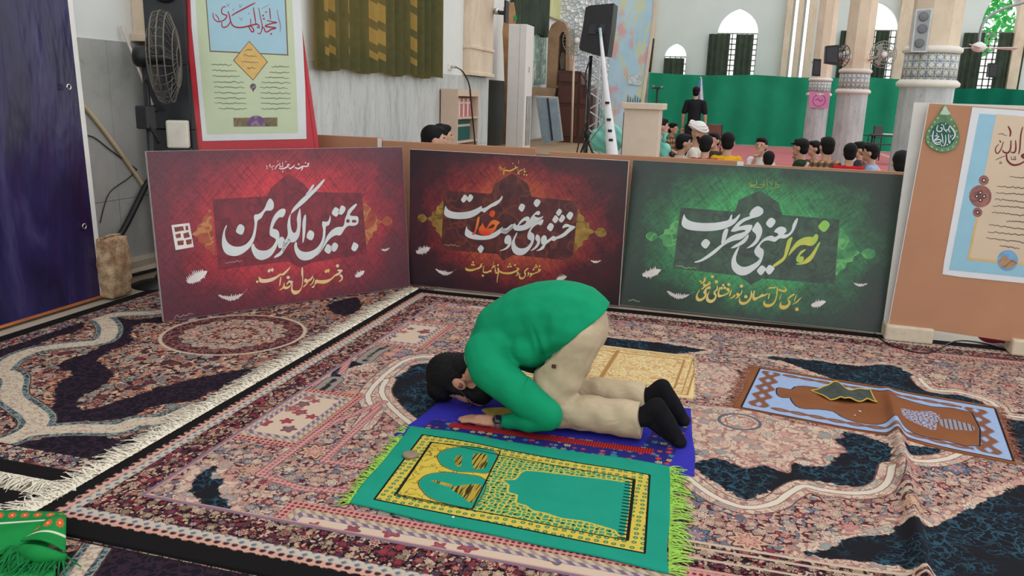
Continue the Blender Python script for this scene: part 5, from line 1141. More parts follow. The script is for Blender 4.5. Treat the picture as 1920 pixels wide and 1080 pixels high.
# green drop-shaped plaque
pq = thing('hanging_plaque', 'green drop shaped plaque with white calligraphy on the brown board', 'plaque'); pq.matrix_world = plB.M
D7 = (1725, 190, 10.8)
dp = trace(plB, D7, [[(505,80),(600,270),(700,420),(770,580),(790,720),(770,850),(700,950),(580,1010),(440,1030),(300,990),(170,900),(110,780),(130,640),(210,490),(330,330),(420,180)]], 3)[0]
gtm = cart_material('plaque_green', (58, 104, 62), (104, 148, 100), (44, 84, 56))
pqb = MB().prism(dp, 'y', -.012, 0).build('plaque_body', gtm, pq)
flat('inner_disc', trace(plB, D7, [[(455,430),(600,480),(690,600),(710,720),(650,850),(540,920),(420,930),(300,880),(210,780),(200,660),(270,520),(360,450)]], 3), plain('deep_teal', (30, 88, 74), .4), pqb, -.0126)
flat('glitter_cap', trace(plB, D7, [[(505,85),(560,180),(610,265),(500,275),(400,262),(440,190)]], 2), plain('silver_green', (176, 200, 178), .3, .5, .3, 200), pqb, -.0126)
flat('letter', ribbons(plB, D7, [([(590,490),(650,560),(700,640),(690,720),(640,780)],34),([(590,500),(570,580),(610,630)],22),([(560,570),(520,590),(540,620),(480,560),(470,480)],24),([(400,540),(440,540),(430,600),(360,610),(330,560),(360,480)],24),([(460,470),(420,480)],20),([(270,600),(250,700),(260,800),(330,870),(420,860)],28),([(290,700),(380,710),(300,770),(280,830)],24),([(300,800),(360,770),(420,790),(400,830),(310,830)],24),([(430,650),(450,740),(460,850)],20),([(510,680),(515,800),(490,890),(460,910)],22),([(570,660),(575,780),(590,860),(610,800)],24),([(610,680),(620,740)],20),([(330,640),(340,690)],18)], 2)+dots(plB, D7, [(545,880,14),(430,895,14),(220,700,10),(650,690,10),(510,460,12)]), M_wink, pqb, -.0132)
flat('bead_edge', dots(plB, D7, [(350,340,22),(290,420,18),(230,520,18),(180,600,20),(150,720,18),(160,830,20),(230,920,18),(330,975,18),(440,990,18),(560,975,18),(660,920,18),(730,830,18),(750,720,18),(735,600,18),(690,500,18),(630,370,20)]), plain('pale_green_bead', (150, 186, 140), .4), pqb, -.0126)
# stone blocks, floor cable, magenta rag
M_block = marble('block_stone', (206, 192, 168), (190, 172, 146), (168, 148, 124), stretch=(1, 1, 1), scale=8, amt=.4, rough=.8)
def block(x0, x1, y0, y1, lab):
    o = MB().box(x0, x1, y0, y1, ZR, .115).build('stone_block', M_block, bevel=.012); tag(o, lab, 'stone block', 'stone blocks under the notice board')
block(1.03, 1.31, 5.33, 5.48, 'pale stone block under the left corner of the notice board'); block(1.73, 2.0, 5.27, 5.42, 'pale stone block at the picture edge under the notice board')
tag(MB().tube([tuple(atz(p, ZR+.006)) for p in crom([(1640,625),(1672,648),(1740,662),(1790,640),(1840,643),(1885,655),(1930,668)], 4, False)], .0045, 6).build('floor_cable', M_black, smooth=True), 'thin black cable lying on the floor by the stone blocks', 'cable')
b = Blob(); b.ell((1.70, 5.56, .05), (.09, .06, .045)); b.ell((1.78, 5.58, .04), (.07, .06, .035)); r = thing('magenta_bag', 'magenta cloth bag lying under the notice board', 'bag'); b.build('cloth', plain('magenta_cloth', (150, 30, 66), .7), r, .015, 3); MB().tube([(1.66, 5.56, .07), (1.69, 5.54, .11), (1.74, 5.55, .1)], .006).build('strap', plain('magenta_cloth', (150, 30, 66), .7), r)

# ------------------------------------------------------------------ left: blue banner, bolster, cables
bn = thing('banner_stand', 'tall dark blue vinyl banner board leaning by the left wall', 'banner')
def banner_material():
    t = NT('navy_vinyl', .28, .5); v = t.obj(); n = t.noise(t.mapv(v, (1, 1.6, .5), rot=(.35, 0, 0)), 2.2, 4, .6, .6)
    t.color(t.ramp(n, [(.3, C(26, 22, 52)), (.52, C(42, 36, 80)), (.75, C(78, 72, 116))])); t.bump(t.noise(t.mapv(v, (1, 2.2, .6), rot=(.4, 0, 0)), 2.4, 3), .5, .06); return t.m
def ban(v0, v1, z0_, z1_, off, th, name, mat):
    def X(z): return -4.08-.06*z/2.6
    m = MB(); vv = [(X(z)+o, y, z) for z in (z0_, z1_) for y in (v0, v1) for o in (off-th, off)]
    m.add(vv, [(0, 1, 3, 2), (4, 6, 7, 5), (0, 4, 5, 1), (2, 3, 7, 6), (0, 2, 6, 4), (1, 5, 7, 3)]); return m.build(name, mat, bn)
ban(1.0, 4.375, .035, 2.7, 0, .03, 'vinyl_sheet', banner_material()); ban(4.375, 4.415, .035, 2.7, 0, .03, 'white_hem', M_white)
ban(1.0, 4.42, .018, .035, .004, .04, 'wooden_foot', plain('orange_wood', (176, 104, 60), .6, .3, .2, 6))
for px in ((155.5, 424), (126, 163)):
    p = atx(px, -4.09); g = MB().tube([(p[0]+.012, p[1]+.016*math.cos(a), p[2]+.016*math.sin(a)) for a in [i*math.pi/8 for i in range(16)]], .005, 6, True); g.build('eyelet', M_chrome, bn, True)
bo = thing('bolster_cushion', 'plush beige bolster cushion standing upright by the left wall', 'cushion')
bx_ = Blob(); bx_.ell((-4.05, 4.47, .22), (.07, .10, .20))
mbx = MB().box(-4.12, -3.99, 4.385, 4.575, .012, .425); bx_.m.add(mbx.v, mbx.f)
def plump(co, no):
    x, y, z = co.T; f = .012*np.sin((z-.02)/.4*math.pi)+.004*np.sin(z*60+y*40)*np.sin(y*50+x*30); return co+no*f[:, None]*np.clip((z-.015)*30, 0, 1)[:, None]
t = NT('beige_plush', .95, .05); t.color(t.ramp(t.noise(t.obj(), 14, 4, .7), [(.35, C(150, 116, 88)), (.65, C(206, 180, 146))])); t.bump(t.noise(t.obj(), 90, 3), .8, .01)
bx_.build('cover', t.m, bo, .012, 5, plump); MB().tube([(-4.05, 4.39, .425), (-4.05, 4.47, .438), (-4.05, 4.57, .43)], .008).build('seam_piping', t.m, bo, True)
def wall_line(name, pts, X, r, mat, lab, cat='cable'):
    P = crom([tuple(atx(p, X)) for p in pts], 4, False); o = MB().tube([tuple(q) for q in P], r, 8).build(name, mat, smooth=True); tag(o, lab, cat)
wall_line('beige_hose', [(120,150),(150,190),(185,232),(225,285),(262,338),(272,352)], WX+.045, .014, plain('cream_rubber', (206, 186, 150), .6), 'cream hose sagging across the grey marble wall', 'hose')
wall_line('thin_cable', [(146,253),(175,257),(205,280),(240,305),(257,318)], WX+.034, .004, M_black, 'thin black cable on the marble above the hose')
wall_line('thin_cable', [(257,318),(240,335),(208,358),(196,385),(188,418)], WX+.034, .0035, M_black, 'thin black cable hanging down to the bolster cushion')
wall_line('black_pipe', [(292,325),(275,345),(255,385),(232,430),(205,470)], WX+.07, .022, M_black, 'thick black pipe slanting behind the red panel', 'pipe')
wall_line('floor_wire', [(232,520),(262,512),(300,503)], WX+.165, .012, M_black, 'black wire along the wall foot left of the red panel')
ro = thing('white_rod', 'thin white rod leaning against the marble by the fan', 'rod')
a = atx((228, 48), WX+.03); c_ = atx((286, 198), WX+.22); q = Vector(c_)+(Vector(c_)-Vector(a))*.0
MB().tube([tuple(a), tuple(q)], .010, 8).build('rod', plain('pinkish_white', (206, 190, 184), .5), ro, True); MB().tube([tuple(q), tuple(Vector(q)+(Vector(q)-Vector(a)).normalized()*.05)], .022, 10).build('socket', M_black, ro, True)
# black rack cabinet with the fan in front of it
cb = thing('equipment_cabinet', 'tall black equipment cabinet between the fan and the red easel', 'cabinet')
ca = atd((318, 200), 5.95); cx, cy = float(ca[0]), float(ca[1]); Mc = Matrix.Translation((cx, cy, 0))@Matrix.Rotation(math.radians(20), 4, 'Z')
M_cab = plain('cabinet_black', (40, 42, 46), .4, .4, .15)
MB().box(-.14, .15, 0, .22, 0, 1.12, Mc).build('lower_case', M_cab, cb, bevel=.005); MB().box(-.14, .15, 0, .22, 1.125, 2.5, Mc).build('upper_case', M_cab, cb, bevel=.005)
MB().box(-.1, .15, -.006, 0, 1.6, 1.72, Mc).build('panel', M_darkgrey, cb); MB().lathe([(.09, 0), (.1, .02), (.08, .07), (.02, .09)], 20, M=Mc@Matrix.Translation((.02, 0, 2.12))@Matrix.Rotation(math.pi/2, 4, 'X')).build('round_knob', M_darkgrey, cb, True)
wbx = thing('junction_box', 'white plastic junction box beside the red easel', 'box'); Mw = Matrix.Translation(atd((333, 252), 5.85))@Matrix.Rotation(math.radians(30), 4, 'Z')
MB().cbox((.0, .03, 0), (.15, .10, .2), Mw).build('case', plain('ivory_plastic', (222, 216, 200), .45), wbx, bevel=.012); MB().cbox((-.076, .03, -.01), (.006, .07, .14), Mw).build('side_vent', M_darkgrey, wbx); MB().cbox((.0, .03, -.125), (.17, .12, .05), Mw).build('dark_base', M_black, wbx)
fan = thing('pedestal_fan', 'black pedestal fan with wire cage seen from the side', 'fan')
fc = Vector(atd((308, 108), 5.6)); ax = Vector((.87, .49, 0)).normalized()
FM = Matrix.Translation(fc)@ax.to_track_quat('Z', 'Y').to_matrix().to_4x4()
def cpt(r, a, z): return tuple(FM@Vector((1.35*r*math.cos(a), 1.35*r*math.sin(a), z*1.1)))
cg = MB()
for r_, zz in ((.235, 0), (.225, .04), (.225, -.04), (.15, .075), (.15, -.075), (.06, .085)): cg.tube([cpt(r_, i*math.pi/14, zz) for i in range(28)], .0045, 5, True)
for i in range(30):
    a = i*2*math.pi/30
    for sg in (-1, 1): cg.tube([cpt(.235, a, 0), cpt(.225, a, sg*.04), cpt(.15, a+.08, sg*.075), cpt(.05, a+.12, sg*.088)], .0022, 4)
cg.build('cage', plain('cage_wire', (112, 106, 98), .4, .4, .2, metal=.3), fan, True)
for i in range(3):
    a = i*2*math.pi/3+.3; MB().add([cpt(.04, a, .01), cpt(.2, a-.25, .03), cpt(.205, a+.3, -.03), cpt(.04, a+.6, -.015)], [(0, 1, 2, 3)]).build('blade', plain('blade_dark', (52, 54, 60), .3), fan)
MB().lathe([(.05, -.2), (.07, -.18), (.075, -.1), (.05, -.07), (.03, .06)], 16, M=FM).build('motor', M_black, fan, True)
pb = fc-ax*.13; MB().tube([(pb.x, pb.y, .03), (pb.x, pb.y, fc.z-.05)], .022, 12).build('pole', M_darkgrey, fan, True)
MB().lathe([(.2, 0), (.2, .015), (.05, .04), (.03, .08)], 22, (pb.x, pb.y, .0)).build('base', M_black, fan, True)
MB().cbox((pb.x, pb.y-.03, 1.22), (.10, .09, .16)).build('control_box', M_darkgrey, fan, bevel=.01); MB().tube([(pb.x, pb.y, 1.5), (pb.x+.05, pb.y-.05, 1.35), (pb.x+.02, pb.y-.04, 1.2), (pb.x+.12, pb.y-.06, 1.05)], .012, 8).build('power_cord', M_black, fan, True)

# ------------------------------------------------------------------ red easel with a green poster
ea = Vector(atd((372, 283), 6.0)); plE = Plane((ea.x-.03, ea.y-.10, .02), .40, .10, -.045)
es = thing('red_easel', 'red easel board standing behind the red calligraphy panel', 'easel'); es.matrix_world = plE.M; LE = plE.loc
bl_, br_, tr_, tl_ = LE((372, 284)), LE((590, 284)), LE((553, 0)), LE((343, 0))
M_red = plain('red_gloss', (186, 28, 44), .3, .5, .06)
up_ = lambda a, b, z: (a[0]+(b[0]-a[0])*(z-a[1])/(b[1]-a[1]), z)
pe = [up_(bl_, tl_, .0), up_(br_, tr_, .0), up_(br_, tr_, 2.45), up_(bl_, tl_, 2.45)]
MB().prism(pe, 'y', 0, .03).build('board', M_red, es, bevel=.003)
MB().prism([(pe[1][0], 0), (pe[1][0]+.05, .0), (pe[2][0]+.02, 2.4), (pe[2][0], 2.4)], 'y', .03, .06).build('back_leg', M_red, es)
MB().prism([(pe[0][0]+.02, 0), (pe[0][0]+.06, .0), (pe[3][0]+.06, 2.4), (pe[3][0]+.03, 2.4)], 'y', .03, .10).build('side_brace', M_red, es)
ep = thing('prayer_poster', 'pale green poster with red calligraphy in clear plastic on the easel', 'poster'); ep.matrix_world = plE.M
E3 = (360, 0, 3.724)
def ef(name, polys, mat, y): return flat(name, [[LE((E3[0]+x/E3[2], E3[1]+y_/E3[2])) for x, y_ in q] for q in polys], mat, esh, y)
sheet = [LE((E3[0]+x/E3[2], y_/E3[2])) for x, y_ in ((75,985),(800,970),(790,600),(775,300),(745,-160),(-18,-160),(-2,190),(40,600))]
MB().prism(sheet, 'y', -.004, 0).build('plastic_sleeve', plain('clear_white', (216, 220, 218), .18, .55, .03), ep); esh = ep.children[0]
ef('green_sheet', [[(105,938),(742,928),(730,600),(715,300),(690,-160),(15,-160),(45,300),(80,700)]], plain('pale_green_paper', (192, 204, 166), .18, .55, .03), -.0046)
ef('frame_line', [[(125,362),(674,389),(650,-160),(84,-160)]], plain('brown_line', (120, 96, 70), .4), -.0050)
ef('blue_field', [[(131,354),(665,380),(641,-160),(91,-160)]], plain('light_blue_paper', (156, 196, 210), .18, .55, .03), -.0054)
ef('diamond', [[(400,286),(531,432),(427,563),(288,422)]], plain('brown_line', (120, 96, 70), .4), -.0058); ef('diamond', [[(400,293),(524,432),(427,556),(296,422)]], plain('gold_paper', (216, 176, 100), .3, .4, .1, 30), -.0062)
RE = (390, 0, 10.8)
flat('letter', ribbons(plE, RE, [([(960,60),(880,100),(700,195),(560,270),(480,320)],28),([(410,230),(440,330),(470,460),(520,530),(620,560),(740,550),(860,520),(960,495),(1000,495),(1040,530),(1030,570),(990,540)],30),([(820,530),(870,620),(910,650),(930,610),(880,540),(830,540)],26),([(865,380),(870,500)],18),([(920,150),(950,330),(975,490)],24),([(1030,160),(1060,330),(1095,480),(1100,570),(1070,670),(1040,690),(1010,660)],20),([(1090,575),(1130,560),(1160,630),(1200,650),(1280,600),(1380,570),(1250,550),(1160,530),(1280,480),(1400,460),(1290,440),(1200,415)],28),([(1250,160),(1260,280),(1270,400)],22),([(1400,200),(1440,400),(1465,500),(1465,640)],13),([(365,150),(330,135),(285,180),(280,260),(320,295),(385,320),(350,390),(280,430),(200,440),(130,390),(105,320),(108,260)],24),([(150,290),(210,360),(230,440)],18),([(455,440),(420,510),(350,555),(300,550),(280,500),(285,450)],24),([(380,65),(410,130),(440,65)],8),([(630,85),(655,150),(690,85)],8),([(640,350),(675,410),(705,350)],8),([(1080,180),(1160,140),(1250,95)],6),([(1160,230),(1165,265),(1180,235),(1190,265),(1200,230)],8)], 4)+dots(plE, RE, [(1118,318,18),(1135,385,18),(1282,690,18),(830,275,10),(515,195,10)]), ink('crimson_ink', (166, 30, 56)), esh, -.0066)
tx = []
for i, (a, b_, c_, d_) in enumerate([(135,450,280,455),(140,490,315,495),(145,530,335,535),(150,570,365,575),(155,607,370,610),(155,645,378,650),(158,683,380,688),(160,720,383,722),(185,758,385,760),(555,465,680,465),(540,505,680,508),(510,540,680,545),(485,575,690,580),(475,610,670,615),(478,648,690,652),(478,685,690,688),(480,722,690,725),(485,758,690,760),(372,350,425,345),(360,385,455,395),(350,430,470,440),(385,475,445,478)]):
    tx += squiggle(plE, 360+a/3.724, b_/3.724, 360+c_/3.724, d_/3.724, 14, 1.3, 1.25, 50+i)
flat('letter', tx, ink('grey_green_ink', (98, 104, 84)), esh, -.0066)
ef('emblem', [circ((428, 605), 22, 10), [(418,620),(438,620),(428,645)]], cart_material('emblem_print', (70, 56, 80), (110, 90, 110), (180, 160, 150)), -.0062)
ef('floral_bar', [[(290,823),(597,821),(597,882),(293,884)]], cart_material('bar_print', (96, 84, 50), (140, 120, 76), (60, 50, 60)), -.0062); ef('floral_bar', [circ((450, 868), 62, 24)[12:]+[(388, 880), (512, 880)][::-1]], cart_material('purple_print', (86, 54, 110), (120, 80, 140), (170, 150, 110)), -.0066)

# ------------------------------------------------------------------ along the left wall
so = thing('wall_socket', 'white wall socket with a plugged black cord above the bookcase', 'socket'); sp = atx((843, 125), WX)
MB().cbox((WX+.008, sp[1], sp[2]), (.016, .16, .1)).build('face_plate', M_white, so, bevel=.004); MB().tube([(WX+.015, sp[1]+.02, sp[2]), (WX+.08, sp[1]+.06, sp[2])], .022, 10).build('plug', plain('grey_plug', (190, 188, 182), .5), so, True)
pts = [(WX+.08, sp[1]+.06, sp[2])]+[tuple(atx(p, WX+.32)) for p in ((868,135),(880,160),(884,200),(888,240),(891,275))]
MB().tube([tuple(q) for q in crom(pts, 4, False)], .011, 6).build('cord', M_black, so, True)
bk = thing('bookcase', 'pale wood bookcase with books against the marble wall', 'bookcase')
M_shelf = plain('pale_laminate', (206, 182, 162), .6, .3, .05); B0, B1, BX0, BX1 = 11.6, 12.62, WX+.03, -4.04
MB().box(BX0, BX1, B0, B0+.025, 0, 1.52).build('side_panel', M_shelf, bk); MB().box(BX0, BX1, B1-.025, B1, 0, 1.52).build('side_panel', M_shelf, bk); MB().box(BX0, BX0+.01, B0, B1, 0, 1.5).build('back_panel', M_shelf, bk)
MB().box(BX0, BX1, B0+.025, B1-.025, 1.42, 1.52).build('top_panel', M_shelf, bk)
for zz in (.04, .40, .72, 1.08): MB().box(BX0, BX1, B0+.025, B1-.025, zz, zz+.025).build('shelf', M_shelf, bk)
rb = random.Random(5); cnt = {}
ORD = ['first', 'second', 'third', 'fourth', 'fifth', 'sixth', 'seventh', 'eighth', 'ninth', 'tenth', 'eleventh', 'twelfth', 'thirteenth', 'fourteenth']
def book(y, w, z, h, rgb, nm, lab, grp):
    cnt[grp] = cnt.get(grp, -1)+1; lab = '%s %s, counted from the left' % (ORD[cnt[grp]], lab)
    r = thing('book', lab, 'book', (BX1-.16, y+w/2, z), 0, grp); d = .14
    cv = MB().box(-d/2, d/2, -w/2, w/2, 0, h).build('cover', plain(nm, rgb, .5), r); MB().box(d/2-.001, d/2+.001, -w/2+.006, w/2-.006, h*.7, h*.82).build('spine_band', plain('spine_cream', (224, 210, 190), .5), cv); MB().box(-d/2+.004, d/2-.006, -w/2+.004, w/2-.004, h-.004, h+.0005).build('pages', M_white, r)
y = B0+.04
for i in range(13): book(y, .066, 1.106, .28, [(196, 120, 116), (226, 214, 204), (190, 110, 108)][i % 3], 'book_rose_%d' % (i % 3), ['rose coloured book in the upper row of the bookcase', 'cream book in the upper row of the bookcase', 'dusty red book in the upper row of the bookcase'][i % 3], ['rose books', 'cream books', 'dusty red books'][i % 3]+' on the upper shelf'); y += .068
y = B0+.04
for i in range(14): book(y, .058, .746, .3, (24, 88, 84), 'book_teal', 'dark teal volume in the middle row of the bookcase', 'teal set on the middle shelf'); y += .06
y = B0+.04
for i in range(11): book(y, .06, .426, .27, (140, 40, 50), 'book_red', 'dark red book in the lowest visible row of the bookcase', 'red books on the lower shelf'); y += .062
# ------------------------------------------------------------------ far end: platform, mihrab corner
plat = MB().box(-4.72, -2.05, 14.3, 21.4, 0, .44).build('stage_platform', plain('worn_wood', (158, 132, 104), .6, .3, .15, 3), bevel=.01); tag(plat, 'low worn wooden platform behind the partition boards', 'platform')
ac = thing('air_conditioner', 'tall white floor standing air conditioner with a side grille', 'air conditioner')
a0 = aty((951, 150), 15.3); a1 = aty((985, 150), 15.3); az = aty((975, 45), 15.3)[2]
AX0, AX1, AY0, AY1 = float(a0[0]), float(a1[0]), 15.3, 15.86
M_ac = plain('ac_white', (228, 224, 218), .45, .4, .03)
MB().box(AX0, AX1, AY0, AY1, .44, float(az)).build('cabinet', M_ac, ac, bevel=.012)
for i in range(1, 5): MB().box(AX1, AX1+.004, AY0+.02, AY1-.03, .55+i*.0, .55).box(AX1-.01, AX1+.012, AY0+.1+i*.085, AY0+.115+i*.085, .5, 1.45).build('grille_slat', plain('ac_slat', (236, 232, 226), .4), ac)
MB().box(AX1-.002, AX1+.003, AY0+.14, AY1-.05, .5, 1.45).build('grille_recess', M_darkgrey, ac); MB().cbox((AX1+.003, AY0+.25, 1.95), (.006, .06, .1)).build('brand_badge', M_chrome, ac); MB().box(AX0+(AX1-AX0)*.62, AX0+(AX1-AX0)*.63, AY0-.002, AY0, .44, float(az)).build('panel_seam', M_metal, ac)
tvb = thing('wall_bracket', 'dark metal television bracket fixed to the stone pilaster', 'bracket'); q0 = aty((915, 22), 14.0); q1 = aty((948, 24), 13.8)
MB().cbox((q0[0], 13.98, q0[2]+.0), (.03, .16, .34)).build('wall_plate', M_black, tvb); MB().tube([tuple(q0), (q1[0], 13.85, q1[2])], .035, 8).build('arm', M_darkgrey, tvb, True); MB().cbox((q1[0], 13.85, q1[2]+.02), (.03, .2, .36)).build('mount_plate', M_black, tvb); MB().lathe([(.05, 0), (.05, .09)], 12, (float((q0[0]+q1[0])/2), 13.9, float(q0[2])-.045)).build('joint', M_chrome, tvb, True)
rk = thing('cardboard_trunk', 'torn brown cardboard shape standing behind the air conditioner', 'decoration')
vslab('cutout', [(944,14),(950,8),(957,5),(962,4),(965,20),(966,40),(962,60),(958,110),(955,170),(952,270),(944,270),(946,170),(944,100),(942,60),(944,40)], 15.95, .05, plain('kraft_brown', (186, 142, 104), .8, .1, .25, 4), rk); MB().cbox((float(aty((955, 200), 16.0)[0]), 16.03, .85), (.06, .04, .8)).build('prop_stick', plain('pale_wood', (196, 168, 128), .7), rk); vslab('green_leaf', [(963,30),(967,27),(969,36),(964,40)], 15.93, .02, plain('leaf_green', (40, 150, 80), .6), rk)
pc = thing('framed_picture', 'green framed picture with white writing hung on the wall behind the air conditioner', 'picture')
uslab('frame', [(1001,51),(1027,61),(1025,164),(997,166)], -4.74, .03, plain('pale_frame', (206, 214, 214), .5), pc)
t = NT('green_picture', .3, .5); v = t.obj(); t.color(t.mix(scroll_lines(t, t.mapv(v, (1, 3, 1)), 3.2, .035), t.ramp(t.noise(v, 2, 3), [(.3, C(30, 96, 66)), (.7, C(64, 140, 96))]), C(206, 220, 206))); uslab('print', [(1003,57),(1025,66),(1023,158),(1000,160)], -4.71, .006, t.m, pc)
c1 = atx((962, 30), -4.66); c2 = atx((1029, 40), -4.66)
o = curtain('wall_curtain', (-4.66, float(c1[1])), (-4.66, float(c2[1])), 2.86, 5.6, 12, .05, M_dcurt, seed=12); tag(o, 'dark green curtain high above the green framed picture', 'curtain')
ys_ = thing('wall_sign', 'small yellow green sign high on the wall by the arch', 'sign'); uslab('sheet', [(1031,-20),(1052,-20),(1050,38),(1030,31)], -4.73, .02, plain('yellow_green_paper', (206, 208, 150), .5, .3, .15, 4), ys_); uslab('edge', [(1030,31),(1050,38),(1050,40),(1030,33)], -4.72, .03, M_gold, ys_)
mh = thing('prayer_niche', 'carved brown stone arch of the prayer niche beside the pulpit', 'arch'); M_arch = marble('niche_stone', (160, 128, 98), (136, 106, 80), (96, 72, 54), stretch=(1, 1, 1), scale=3, amt=.5, rough=.7)
def ringslab(name, outer_, inner_, vv, dep, mat, par):
    P = [[(float(aty(p, vv)[0]), float(aty(p, vv)[2])) for p in lp] for lp in (outer_, inner_)]
    tri = tessellate_polygon([[Vector((a, b, 0)) for a, b in lp] for lp in P]); fl_ = P[0]+P[1]; n = len(fl_); n0 = len(P[0]); n1 = len(P[1])
    V = [(a, vv, b) for a, b in fl_]+[(a, vv+dep, b) for a, b in fl_]; F = [tuple(q) for q in tri]+[tuple(i+n for i in q[::-1]) for q in tri]
    F += [(i, (i+1) % n0, (i+1) % n0+n, i+n) for i in range(n0)]+[(n0+i, n0+(i+1) % n1, n0+(i+1) % n1+n, n0+i+n) for i in range(n1)]
    return MB().add(V, F).build(name, mat, par)
ringslab('arch_frame', [(1024,168),(1028,62),(1034,47),(1046,38),(1058,42),(1066,58),(1068,140),(1066,168)], [(1043,160),(1048,70),(1053,60),(1058,60),(1061,70),(1060,160)], 19.3, .35, M_arch, mh)
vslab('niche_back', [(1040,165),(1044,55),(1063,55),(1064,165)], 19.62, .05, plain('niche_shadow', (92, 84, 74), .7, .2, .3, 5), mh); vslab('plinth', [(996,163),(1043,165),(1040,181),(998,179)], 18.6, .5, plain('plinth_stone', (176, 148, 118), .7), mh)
vslab('vase', [(1051,130),(1049,112),(1053,98),(1057,98),(1060,112),(1058,130)], 19.4, .12, plain('dark_vase', (110, 96, 88), .4), mh)
pu = thing('pulpit', 'dark brown wooden pulpit with panelled side and railing', 'pulpit'); M_dw = plain('dark_walnut', (78, 48, 42), .45, .4, .15, 3); M_dw2 = plain('walnut_panel', (90, 56, 48), .45, .4, .12, 3)
vslab('side', [(1047,131),(1088,134),(1090,158),(1104,160),(1112,180),(1110,285),(1043,285)], 18.4, .9, M_dw, pu, .44)
for pp in ([(1050,137),(1085,139),(1085,154),(1049,152)], [(1048,160),(1083,162),(1082,194),(1047,192)], [(1047,200),(1082,202),(1080,256),(1046,254)], [(1088,164),(1101,166),(1103,196),(1087,194)], [(1086,204),(1106,206),(1106,258),(1085,256)]): vslab('panel', pp, 18.38, .03, M_dw2, pu)
for i in range(4): x = 1093+i*4; vslab('baluster', [(x,160),(x+2,160),(x+2,184),(x,184)], 18.36, .04, M_dw, pu)
vslab('handrail', [(1087,132),(1104,156),(1104,160),(1087,137)], 18.37, .06, M_dw, pu)
tb = thing('folded_table', 'grey blue folding table leaning against the stage by the pulpit', 'table'); vslab('table_top', [(1004,181),(1046,182),(1056,264),(1017,271)], 17.0, .03, plain('table_edge', (176, 178, 172), .5), tb); vslab('panel', [(1006,184),(1025,185),(1035,265),(1019,268)], 16.99, .012, plain('blue_grey', (142, 160, 172), .5), tb); vslab('panel', [(1028,185),(1044,185),(1053,262),(1037,265)], 16.99, .012, plain('blue_grey', (142, 160, 172), .5), tb); vslab('centre_bar', [(1025,184),(1028,184),(1037,262),(1034,264)], 16.97, .02, M_darkgrey, tb)
tm = NT('mirror_mosaic', .12, .6); vv_ = tm.obj(); q3 = tm.xyz(vv_); t_xz = tm.comb(q3[0], q3[2], 0); tm.color(tm.mix(tm.step(tm.vor(t_xz, 9, 'DISTANCE_TO_EDGE'), .06, .02), tm.ramp(tm.vor(t_xz, 9, out='Color'), [(.2, C(196, 204, 210)), (.8, C(244, 246, 248))]), C(140, 150, 160))); tm.b.inputs['Metallic'].default_value = .15; tm.bump(tm.vor(t_xz, 9), .6, .03)
tag(MB().box(-4.75, -2.4, 21.6, 21.9, 0, 9).build('wall_mirror', tm.m), kind='structure')
# loudspeaker on its stand with the wrapped flag pole
sk = thing('loudspeaker', 'large black loudspeaker seen from behind on a pole stand', 'loudspeaker')
vslab('enclosure', [(1098,14),(1106,10),(1151,6),(1146,55),(1139,105),(1112,102),(1088,94),(1086,88),(1092,55)], 10.2, .36, M_black, sk); vslab('handle_recess', [(1106,46),(1136,44),(1133,62),(1103,61)], 10.19, .012, plain('recess_grey', (52, 53, 56), .5), sk); vslab('handle_bar', [(1118,44),(1124,44),(1122,62),(1117,62)], 10.175, .02, M_black, sk); vslab('grip', [(1103,60),(1133,61),(1133,64),(1103,63)], 10.175, .02, M_darkgrey, sk)
ss = thing('speaker_stand', 'black tripod stand with a pole under the black loudspeaker', 'stand'); sb = aty((1108, 105), 10.38); sx, sy, sz = float(sb[0]), 10.38, float(sb[2])
MB().tube([(sx, sy, .45), (sx, sy, sz)], .022, 10).build('pole', M_black, ss, True); MB().lathe([(.04, 0), (.04, .1)], 12, (sx, sy, .95)).build('collar', M_black, ss, True)
for i in range(3): a = i*2.1+.4; MB().tube([(sx, sy, .95), (sx+.45*math.cos(a), sy+.45*math.sin(a), .015)], .014, 8).build('leg', M_black, ss, True)
MB().tube([tuple(q) for q in crom([(sx+.02, sy-.05, sz), (sx-.05, sy-.06, 1.7), (sx+.03, sy-.06, 1.3), (sx-.08, sy-.08, .9), (sx-.12, sy-.1, .6)], 4, False)], .009, 6).build('cable', M_black, ss, True)
fp = thing('wrapped_flag', 'white flag wrapped around a pole in front of the loudspeaker', 'flag'); f0 = aty((1126, 63), 10.05); f1 = aty((1148, 290), 9.9)
g_ = Vector(f1)+(Vector(f1)-Vector(f0))*(float(f1[2])-.02)/(float(f0[2])-float(f1[2])); Lp = lambda k: tuple(Vector(f0)*(1-k)+g_*k)
MB().tube([Lp(k) for k in (0, .2, .35, .45, .6, .8, 1)], [.016, .03, .04, .052, .07, .078, .07], 12).build('wrapped_cloth', fabric('white_flag_cloth', (222, 222, 226), 0, var=.06), fp, True); MB().tube([Lp(-.03), Lp(.1)], .018, 8).build('pole_tip', plain('pale_blue_plastic', (176, 196, 206), .4), fp, True)
for k in (.37, .46, .52, .57): c_ = Vector(Lp(k)); MB().cbox((c_.x+.01, c_.y-.066, c_.z), (.05, .01, .03)).build('lettering', M_black, fp)
MB().tube([tuple(aty((1140, 220), 10.0)), tuple(aty((1108, 262), 10.0))], .008, 6).build('tie_rope', M_metal, fp, True)
trs = thing('lighting_truss', 'silver lattice truss tower behind the loudspeaker stand', 'truss'); T0 = aty((1106, 120), 13.2); T1 = aty((1134, 120), 13.2)
M_tr = plain('truss_silver', (196, 200, 204), .4, .5, .1)
for X_, Y_ in ((T0[0], 13.2), (T1[0], 13.2), ((T0[0]+T1[0])/2, 13.4)): MB().tube([(X_, Y_, .0), (X_, Y_, 4.2)], .024, 8).build('upright', M_tr, trs, True)
